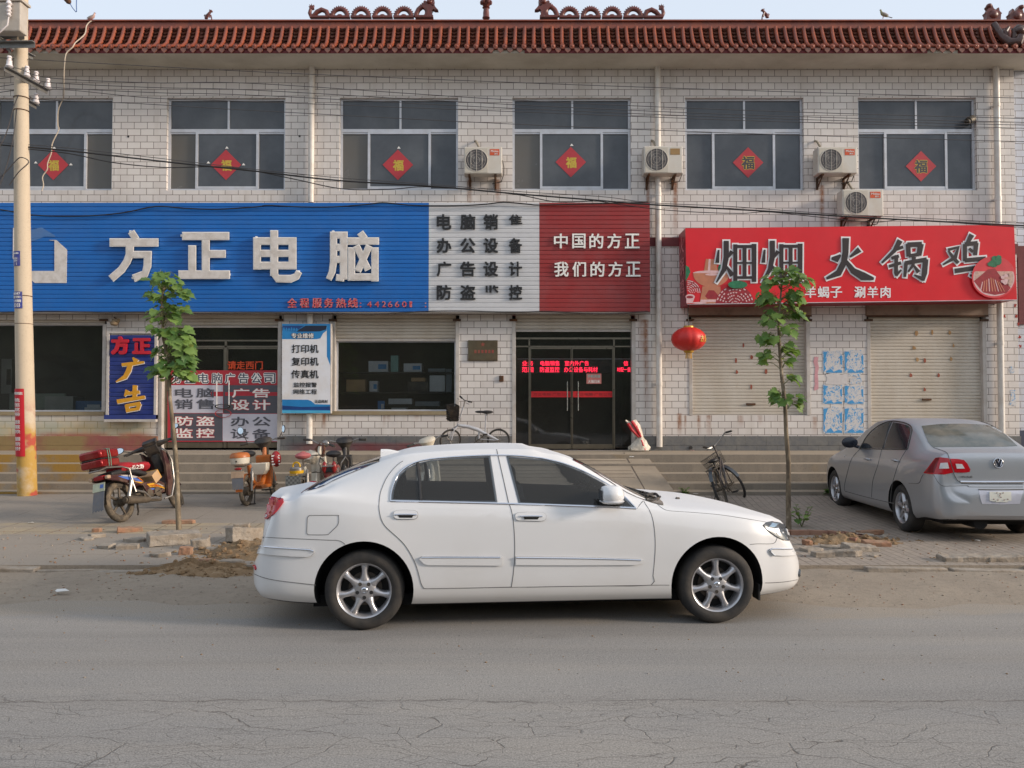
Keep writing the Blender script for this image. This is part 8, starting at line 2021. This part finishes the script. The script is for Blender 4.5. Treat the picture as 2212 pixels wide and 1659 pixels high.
for i in range(7): mb.box(xr-.95+.05+i*.06, xr-.95+.075+i*.06, 13.22, 13.349, z0+.1, z1-.1)
mb.build('cooling_fins', m_tank, TK, smooth=0)
for zz in (240, 212, 700, 640): 
    c = P(interp([(p[1], p[0]) for p in sorted(ax_pts, key=lambda q: q[1])], zz), zz, UD); mb = MB(); mb.torus(c, (0, 0, 1), .13 if zz > 300 else .116, .008, 24, 5); mb.build('wire_band', m_iron, UP)
def pole_sheet(y0, y1, a0, a1, grow, mat, name, label, cat, text=None):
    cx = lambda y: P(interp(sorted((p[1], p[0]) for p in ax_pts), y), y, UD)
    rr = lambda y: interp([(60, .098), (135, .102), (260, .112), (414, .12), (560, .127), (720, .135), (900, .143), (1071, .150)], y)+grow
    f = lambda a, y, e=0: cx(y)+Vector((sin(a)*(rr(y)+e), -cos(a)*(rr(y)+e), 0))
    mb = MB(); n, k = 10, 8; vs = [f(lerp(a0, a1, i/n), lerp(y0, y1, j/k)) for j in range(k+1) for i in range(n+1)]; mb.add(vs+[f(lerp(a0, a1, i/n), lerp(y0, y1, j/k), -.004) for j in range(k+1) for i in range(n+1)], [(j*(n+1)+i, j*(n+1)+i+1, (j+1)*(n+1)+i+1, (j+1)*(n+1)+i) for j in range(k) for i in range(n)])
    T = thing(name, label, cat, f((a0+a1)/2, y1)); mb.build('sheet', mat, T, smooth=60)
    if text:
        mb = MB()
        for s_, ya, yb, aa, ab, off in text: text_on(mb, s_, lambda a, b: f(a, b, .004), (0, .002, 0), (aa, yb, ab, ya), off)
        mb.build('letters', m_rimw, T, smooth=0)
m_pl = M('plate_blue_enamel', S(52, 62, 140), .45, var=.1, scale=12, dirt=(S(150, 140, 130), .3, 10))
pole_sheet(545, 577, -1.25, .25, .006, m_pl, 'pole_plate', 'blue enamel plate with white marks on the pole, upper of two', 'plate', [('01', 559, 564, -.75, -.1, .03), ('一', 565.5, 567, -.7, -.1, .03), ('九', 569, 576, -.7, -.1, .03), ('0347线', 548, 552, -1.0, .1, .02)])
pole_sheet(632, 668, -1.2, .42, .006, m_pl, 'pole_plate', 'dark blue plate reading 03 on the pole, lower of two', 'plate', [('03', 657, 665, -.75, .2, .03), ('10347', 634, 639, -1.0, .2, .02), ('和平街1', 641, 646.5, -1.0, .3, .02), ('一机箱', 649, 655, -.8, .3, .02)])
pole_sheet(840, 985, -1.1, .42, .012, M('red_banner_cloth', S(190, 26, 40), .6, var=.06), 'pole_banner', 'narrow red banner with white vertical writing wrapped round the pole', 'banner', [('中国电信', 847, 853, -.95, .3, .01)]+[(c, 860+i*10.2+(6 if i > 3 else 0)+(6 if i > 6 else 0), 868.5+i*10.2+(6 if i > 3 else 0)+(6 if i > 6 else 0), -.8, .0, .02) for i, c in enumerate('电信宽带速度快服务好')])

# ---- wires
WG = 'overhead wires crossing the facade'
def wire(label, pts, r=.006, mat=None, d=UD, grp=WG): return cable('overhead_wire', label, [P(x, y, d) for x, y in pts], r, mat or m_wire2, 'wire', grp, 5, 8)
wire('topmost thin wire, just under the eaves at the left and dropping right', [(-60, 122), (0, 125), (553, 155), (1106, 178), (1659, 197), (2280, 214)])
wire('second thin wire, first of four close wires across the upper windows', [(-60, 160), (27, 146), (105, 168), (330, 179), (553, 180.5), (1106, 216), (1659, 240), (2280, 258)], d=13.6)
wire('third thin wire, second of the four close wires across the upper windows', [(-60, 180), (60, 163), (105, 178), (330, 189), (553, 195), (1106, 226), (1659, 250), (2280, 266)])
wire('fourth thin wire, third of the four close wires across the upper windows', [(-60, 196), (77, 177), (105, 188), (330, 200), (553, 206), (1106, 234), (1659, 256), (2280, 272)], d=14.1)
wire('fifth thin wire, lowest of the four close wires across the upper windows', [(-60, 208), (98, 192), (330, 212), (553, 220), (1106, 241), (1659, 262), (2280, 279)], d=14.4)
wire('lone thin wire below the four, at the height of the window transoms', [(-60, 212), (50, 193), (82, 214), (300, 224), (553, 239), (1106, 268), (1659, 290), (2280, 308)], d=14.0)
wire('thick black cable sloping right across the facade from the pole', [(-60, 309), (0, 313), (60, 318), (150, 326), (362, 350), (553, 370), (730, 390), (930, 402), (1106, 418), (1281, 432), (1406, 442), (1659, 456.5), (1884, 471), (2280, 491)], .014, m_wire)
wire('thin cable lashed just above the thick black cable', [(-60, 303), (40, 311), (150, 320), (362, 344), (553, 366), (730, 384), (930, 398), (1106, 413), (1300, 425), (1406, 438), (1560, 445), (1659, 452), (1800, 462), (1960, 470), (2280, 486)], .006)
wire('loose cable sagging under the thick black cable on the left half', [(60, 322), (150, 332), (250, 352), (362, 362), (470, 360), (553, 370), (640, 388), (740, 408), (840, 409), (930, 404), (1106, 419), (1200, 436), (1281, 434)], .009, m_wire)
wire('loose cable under the thick black cable on the right half', [(1281, 433), (1400, 450), (1500, 458), (1600, 461), (1659, 458), (1760, 468), (1884, 480), (1960, 474), (2100, 484), (2280, 496)], .007, m_wire)
for lab, pts in (('steep guy cable left of the pole beside the leftmost window', [(-10, 330), (12, 292), (30, 230), (40, 205)]), ('second steep guy cable running down left of the pole', [(-10, 420), (10, 372), (28, 300), (36, 236)]), ('curly slack wire looping round the pole below the thick cable', [(-10, 392), (12, 372), (30, 352), (45, 340), (62, 350), (40, 372), (20, 400)])):
    cable('slack_wire', lab, [P(x, y, UD-.17) for x, y in pts], .009, m_wire2, 'wire')
cable('beige_cable', 'long beige cable dangling from the roof ridge past the leftmost upper window', [P(x, y, d) for x, y, d in ((206, 46, 16.2), (196, 46, 16.15), (187, 56, 16.1), (183, 74, 15.9), (163, 92, 15.65), (157, 102, 15.6), (144, 114, 15.6), (140, 132, 15.6), (138, 170, 15.7), (138, 200, 15.9), (136, 213, 16.2), (126, 238, 16.3), (125, 270, 16.35), (127, 280, 16.35), (113, 310, 16.35), (111, 330, 16.35), (103, 352, 16.35), (102, 366, 16.35), (92, 382, 16.35), (94, 400, 16.35), (90, 412, 16.35))], .011, M('beige_cable', S(190, 176, 158), .7), 'cable')
HI = thing('hanging_insulator', 'dark cable end with a blue looped wire hanging in the sky at the top left', 'insulator', tuple(P(148, 2, 15)))
mb = MB(); mb.tube([P(128, -30, 15), P(140, -4, 15), P(149, 4, 15), P(151, 8, 15)], [.03, .04, .05, .02], 8); mb.build('cable_end', m_iron, HI)
mb = MB(); mb.tube([P(150, 5, 15), P(156, 16, 15), P(164, 26, 15), P(165.5, 25, 15), P(165, 12, 15), P(166, -30, 15)], .008, 6); mb.build('looped_wire', M('blue_wire', S(84, 110, 160), .5), HI)

# ---- two young plane trees
def leaf_mat(name, a, b, c):
    t = NT(name); n = t.noise(9, 3, .6); oi = t.n('ShaderNodeNewGeometry')
    t.set(Base_Color=t.mix(t.ramp(oi.outputs['Random Per Island'], [(0., 0.), (1., 1.)]), a, b) if True else a, Roughness=.5, Specular_IOR_Level=.3)
    o = t.t.nodes['Material Output']; tl = t.n('ShaderNodeBsdfTranslucent'); tl.inputs['Color'].default_value = (*c, 1); mx = t.n('ShaderNodeMixShader'); mx.inputs[0].default_value = .3
    t.l(t.b.outputs[0], mx.inputs[1]); t.l(tl.outputs[0], mx.inputs[2]); t.l(mx.outputs[0], o.inputs['Surface']); return t.m
m_leaf = leaf_mat('plane_leaf', S(66, 100, 52), S(124, 150, 80), S(140, 172, 74)); m_bud = leaf_mat('leaf_bud', S(136, 158, 74), S(166, 176, 100), S(180, 190, 90))
def bark_mat():
    t = NT('young_bark'); x, y, z = t.xyz(); n = t.noise(14, 5, .65, t.mapv((1, 1, .35))); c = t.mix(t.ramp(n, [(.35, 0.), (.65, 1.)]), S(88, 76, 62), S(134, 120, 98)); k = t.noise(6, 3)
    c = t.mix(t.ramp(k, [(.6, 0.), (.7, .8)]), c, S(164, 150, 130)); t.set(Base_Color=c, Roughness=.85); t.bump(n, .5, .006); return t.m
m_bark = bark_mat(); m_twig = M('green_twig', S(98, 104, 62), .7, var=.2, scale=9)
LEAF = [(0, 0), (.10, .03), (.30, -.02), (.42, .10), (.36, .20), (.52, .34), (.38, .42), (.46, .62), (.30, .60), (.20, .76), (.10, .74), (0, 1.0)]
LEAF = LEAF + [(-a, b) for a, b in LEAF[-2:0:-1]]
def add_leaf(mb, base, direction, up, size, m=0):
    d = Vector(direction).normalized(); u = d.cross(Vector(up)); u = u.normalized() if u.length > 1e-3 else Vector((1, 0, 0)); n = u.cross(d)
    fold, droop = random.uniform(.05, .35), random.uniform(.15, .5); k = len(mb.v)
    pts = [base+u*(a*size)+d*(b*size)+n*(abs(a)*fold*size-b*b*droop*size) for a, b in LEAF]
    nn = len(pts); half = nn//2
    mid = [base+d*(t*size)-n*(t*t*droop*size) for t in (.33, .66)]
    mb.add(pts+mid, [(0, 1, 2, 3, 4, nn), (nn, 4, 5, 6, 7, nn+1), (nn+1, 7, 8, 9, 10, 11)]+[(0, nn, nn-4, nn-3, nn-2, nn-1), (nn, nn+1, nn-7, nn-6, nn-5, nn-4), (nn+1, 11, nn-10, nn-9, nn-8, nn-7)], m)
def young_tree(label, base_px, trunk, d, clumps, seed, r0=.036):
    random.seed(seed)
    g = P(*trunk[0], d); zg = gz(g.x, d)
    T = thing('young_tree', label, 'tree', (g.x, d, zg), group='young street trees')
    pts = [Vector((g.x, d, zg-.04))]+[P(x, y, d)+Vector((random.uniform(-.02, .02), random.uniform(-.04, .04), 0)) for x, y in trunk[1:]]
    n = len(pts); mb = MB(); mb.tube(pts, [r0*(1-.75*i/(n-1)) for i in range(n)], 10)
    for i in range(1, n-1):
        if random.random() < .7: mb.ball(pts[i].lerp(pts[i+1], random.random()), (.03, .03, .025), 7, 5)
    mb.build('trunk', m_bark, T, smooth=60)
    tw = MB(); lf = MB()
    def tp(y): return P(interp(sorted((q[1], q[0]) for q in trunk), y), y, d)
    for cx, cy, rx, ry, num in clumps:
        num = round(num*1.45); rx *= .92; c = P(cx, cy, d); sx, sy = rx*d/FPX, ry*d/FPX
        for k in range(num):
            a, b_, q = random.uniform(0, 2*pi), random.uniform(-1, 1), random.uniform(.25, 1)**.6
            off = Vector((sx*q*cos(a)*sqrt(1-b_*b_), sx*1.05*q*sin(a)*sqrt(1-b_*b_), sy*q*b_)); e = c+off
            ax = tp(min(max(CY-(0), 0), 1) if False else min(trunk[0][1], max(trunk[-1][1], (lambda z: HZ-(z-EYE)*FPX/d)(e.z-.05)+10)))
            if random.random() < .35: tw.tube([ax, ax.lerp(e, .55)+Vector((0, 0, .03)), e], [.006, .004, .003], 4)
            out = (e-ax); out.z *= .3; out = out.normalized() if out.length > .01 else Vector((1, 0, 0))
            dr = (out+Vector((random.uniform(-.5, .5), random.uniform(-.5, .5), random.uniform(-1.15, -.05)))).normalized()
            size = random.uniform(.075, .17)
            tw.tube([e-dr*size*.45, e], .0025, 4)
            add_leaf(lf, e, dr, (random.uniform(-.6, .6), random.uniform(-1.3, -.1), 1), size)
    for k in range(24):
        cx, cy, rx, ry, num = random.choice(clumps); c = P(cx+random.uniform(-rx, rx), cy+random.uniform(-ry, ry), d-.05); add_leaf(lf, c, (random.uniform(-1, 1), random.uniform(-1, 0), random.uniform(-.2, 1)), (0, 0, 1), random.uniform(.04, .07), 1)
    CR = tw.build('crown', m_twig, T, smooth=0); lf.build('leaves', [m_leaf, m_bud], CR, smooth=40, fix=False)
    return T
young_tree('young tree with bare lower trunk on the left, in front of the poster door', None, [(387, 1150), (384, 1090), (379, 1010), (374, 930), (369, 860), (362, 790), (356, 730), (352, 690), (350, 650), (351, 612)], 10.9,
           [(358, 606, 38, 20, 26), (345, 640, 24, 16, 12), (388, 634, 20, 16, 9), (350, 678, 36, 20, 22), (384, 668, 18, 14, 6), (350, 712, 30, 14, 12), (388, 730, 30, 22, 20), (350, 760, 22, 14, 9), (396, 766, 26, 22, 18), (372, 796, 38, 18, 22), (348, 800, 20, 10, 5), (404, 808, 20, 10, 6), (356, 818, 8, 8, 2)], 11)
young_tree('young tree with bare lower trunk on the right, beside the silver car', None, [(1704, 1142), (1702, 1070), (1699, 1000), (1697, 930), (1694, 870), (1690, 810), (1686, 760), (1683, 710), (1683, 660), (1690, 610), (1698, 580)], 11.15,
           [(1698, 596, 30, 20, 20), (1730, 612, 20, 18, 8), (1670, 606, 26, 16, 12), (1660, 640, 24, 18, 12), (1712, 640, 26, 16, 12), (1694, 672, 34, 16, 16), (1724, 682, 18, 12, 6), (1668, 690, 24, 14, 9), (1700, 712, 26, 14, 10), (1664, 728, 22, 14, 8), (1704, 750, 20, 16, 8), (1660, 770, 14, 20, 7), (1700, 776, 14, 10, 4), (1708, 816, 14, 10, 4), (1690, 862, 20, 8, 9), (1716, 866, 14, 10, 5), (1678, 848, 10, 6, 3)], 23)
random.seed(5)
def weed(label, px, py, h, n, name='weed'):
    g = ground_hit(px, py); T = thing(name, label, 'weed', g); st_ = MB(); lf = MB()
    for i in range(n):
        a = random.uniform(0, 2*pi); e = g+Vector((cos(a)*h*.5, sin(a)*h*.4, h*random.uniform(.4, 1))); st_.tube([g, g.lerp(e, .5)+Vector((0, 0, h*.12)), e], .004, 4)
        for k in range(4): q = g.lerp(e, .4+.2*k); add_leaf(lf, q, (random.uniform(-1, 1), random.uniform(-1, 1), random.uniform(-.2, .5)), (0, 0, 1), random.uniform(.04, .09))
    st_.build('stem', m_twig, T, smooth=0); lf.build('leaves', m_leaf, T, smooth=30, fix=False)
weed('green weed sprouting at the foot of the right tree', 1732, 1138, .3, 7); weed('little weed growing at the foot of the right steps near the silver car', 1788, 1066, .12, 9); weed('scrap of weeds and litter at the foot of the steps by the ramp', 1480, 1066, .1, 8)

# ---- pigeons on the ridge
m_pig = M('pigeon_grey', S(150, 142, 138), .7, var=.15, scale=20); m_pigd = M('pigeon_dark', S(70, 66, 68), .7)
def pigeon(x, y0, y1, s, label, tint):
    p = ridge_pt(x, y1); h = (ridge_pt(x, y0)-p).z; T = thing('pigeon', label, 'pigeon', tuple(p), group='pigeons on the roof ridge'); q = lambda a, b, c=0: p+Vector((s*a*h, c*h, b*h))
    mb = MB(); mb.tube([q(-.55, .14), q(-.36, .22), q(-.12, .36), q(.10, .50), q(.20, .66), q(.25, .82), q(.27, .92)], [.03*h, .10*h, .19*h, .185*h, .12*h, .085*h, .05*h], 12); mb.ball(q(.265, .88), (.1*h, .085*h, .085*h), 10, 7); mb.add([q(-.5, .18, -.07), q(-.5, .18, .07), q(-.95, .04, .09), q(-.95, .04, -.09), q(-.7, .08, 0)], [(0,1,2,3), (0,3,4), (1,4,2)]); mb.build('body', tint, T, smooth=60)
    for c in (-.16, .16):
        mb = MB(); mb.ball(q(-.16, .40, c), (.36*h, .04*h, .13*h), 10, 6); k = mb.v; ctr = q(-.16, .4, c)
        for v in k: v.z += (v.x-ctr.x)*s*.45
        mb.build('wing', m_pig, T)
    mb = MB(); mb.add([q(.35, .90, -.02), q(.35, .90, .02), q(.35, .85, 0), q(.46, .86, 0)], [(0,1,3), (1,2,3), (2,0,3)]); mb.build('beak', m_pigd, T, smooth=0)
    mb = MB()
    for c in (-.07, .07): mb.tube([q(.0, .3, c), q(.03, .0, c)], .02*h, 5); mb.tube([q(.1, .01, c), q(-.04, .01, c)], .015*h, 4)
    mb.build('legs', M('pigeon_leg', S(150, 90, 84), .7), T)
pigeon(199, 26, 45.5, 1, 'pinkish grey pigeon on the ridge near the pole', M('pigeon_pink', S(182, 152, 144), .7, var=.12, scale=20)); pigeon(1908, 19.5, 39.5, -1, 'olive grey pigeon on the ridge at the right', M('pigeon_olive', S(150, 150, 116), .7, var=.12, scale=20))

# ---- litter
m_paper = M('litter_paper', S(214, 212, 208), .8, var=.06)
def litter(px, py, w, label, mat=m_paper, ground=None):
    g = ground or ground_hit(px, py); mb = MB(); a = random.uniform(0, 3)
    pts = [g+Vector((w*cos(a+t)*random.uniform(.6, 1), w*.6*sin(a+t)*random.uniform(.6, 1), .006+random.uniform(0, .015))) for t in (0, 1, 2, 3, 4, 5.2)]
    mb.add(pts+[p+Vector((0, 0, .004)) for p in pts], [tuple(range(5, -1, -1)), tuple(range(6, 12))]+[(i, (i+1) % 6, 6+(i+1) % 6, 6+i) for i in range(6)]); tag(mb.build('litter', mat, smooth=0), label, 'litter', 'bits of litter')
def road_pt(px, py):
    d = EYE*FPX/(py-HZ); return Vector((P(px, py, d).x, d, .003))
litter(133, 1284, .09, 'torn white paper lying on the dirt left of the white car', ground=road_pt(133, 1284)+Vector((0,0,.03))); litter(330, 1181, .05, 'white scrap beside the concrete block'); litter(66, 1131, .05, 'pale scrap on the yellow paving at the far left'); litter(1428, 988, .05, 'white scrap on the top of the ramp', ground=P(1364, 988, dF-.4)); litter(1502, 1064, .06, 'white litter at the foot of the steps beside the ramp'); litter(1575, 1134, .04, 'white scrap on the paving right of the car bonnet'); litter(2112, 1170, .04, 'white scrap on the paving under the silver car tail'); litter(520, 1068, .05, 'pale scrap near the orange scooter'); litter(210, 1100, .04, 'dark twig litter behind the motorbike', m_soil); litter(1490, 968, .06, 'pinkish rag by the drain hole on the platform', M('rag_pink', S(150, 110, 106), .9), P(1494, 974, 16.2))
mb = MB(); p = P(1492, 967, WD-.065); mb.disc(p, (0, 1, 0), .035, 16, 0, .02); tag(mb.build('drain_hole', m_black), 'small black drain pipe hole at the foot of the wall right of the downpipe', 'drain')

# ---- added tree belt, unseen behind the camera, so panes and paintwork mirror something dark
def unseen_tree_belt():
    from mathutils import noise as N
    mb = MB(); nx, nz = 150, 16; vs = []
    for j in range(nz+1):
        for i in range(nx+1):
            x = -75+150*i/nx; q = j/nz; h = 8.2+1.8*N.noise((x*.16, 3, 0))+1.2*N.noise((x*.55, 7, 0))
            bul = 1.6*sin(pi*min(1, q*1.05))+1.1*N.noise((x*.5, q*5, 1))+.5*N.noise((x*1.6, q*12, 5))
            vs.append((x+.4*N.noise((x, q*7, 9)), -20+bul, -.1+h*q))
    mb.add(vs, [(j*(nx+1)+i, j*(nx+1)+i+1, (j+1)*(nx+1)+i+1, (j+1)*(nx+1)+i) for j in range(nz) for i in range(nx)])
    struct(mb.build('unseen_tree_belt', M('far_foliage', S(92, 100, 72), .9, var=.45, scale=1.6, bump=(3, 1., .4)), smooth=0), 'stuff')['label'] = 'dark green unseen tree belt added behind the camera for the reflections'
unseen_tree_belt()
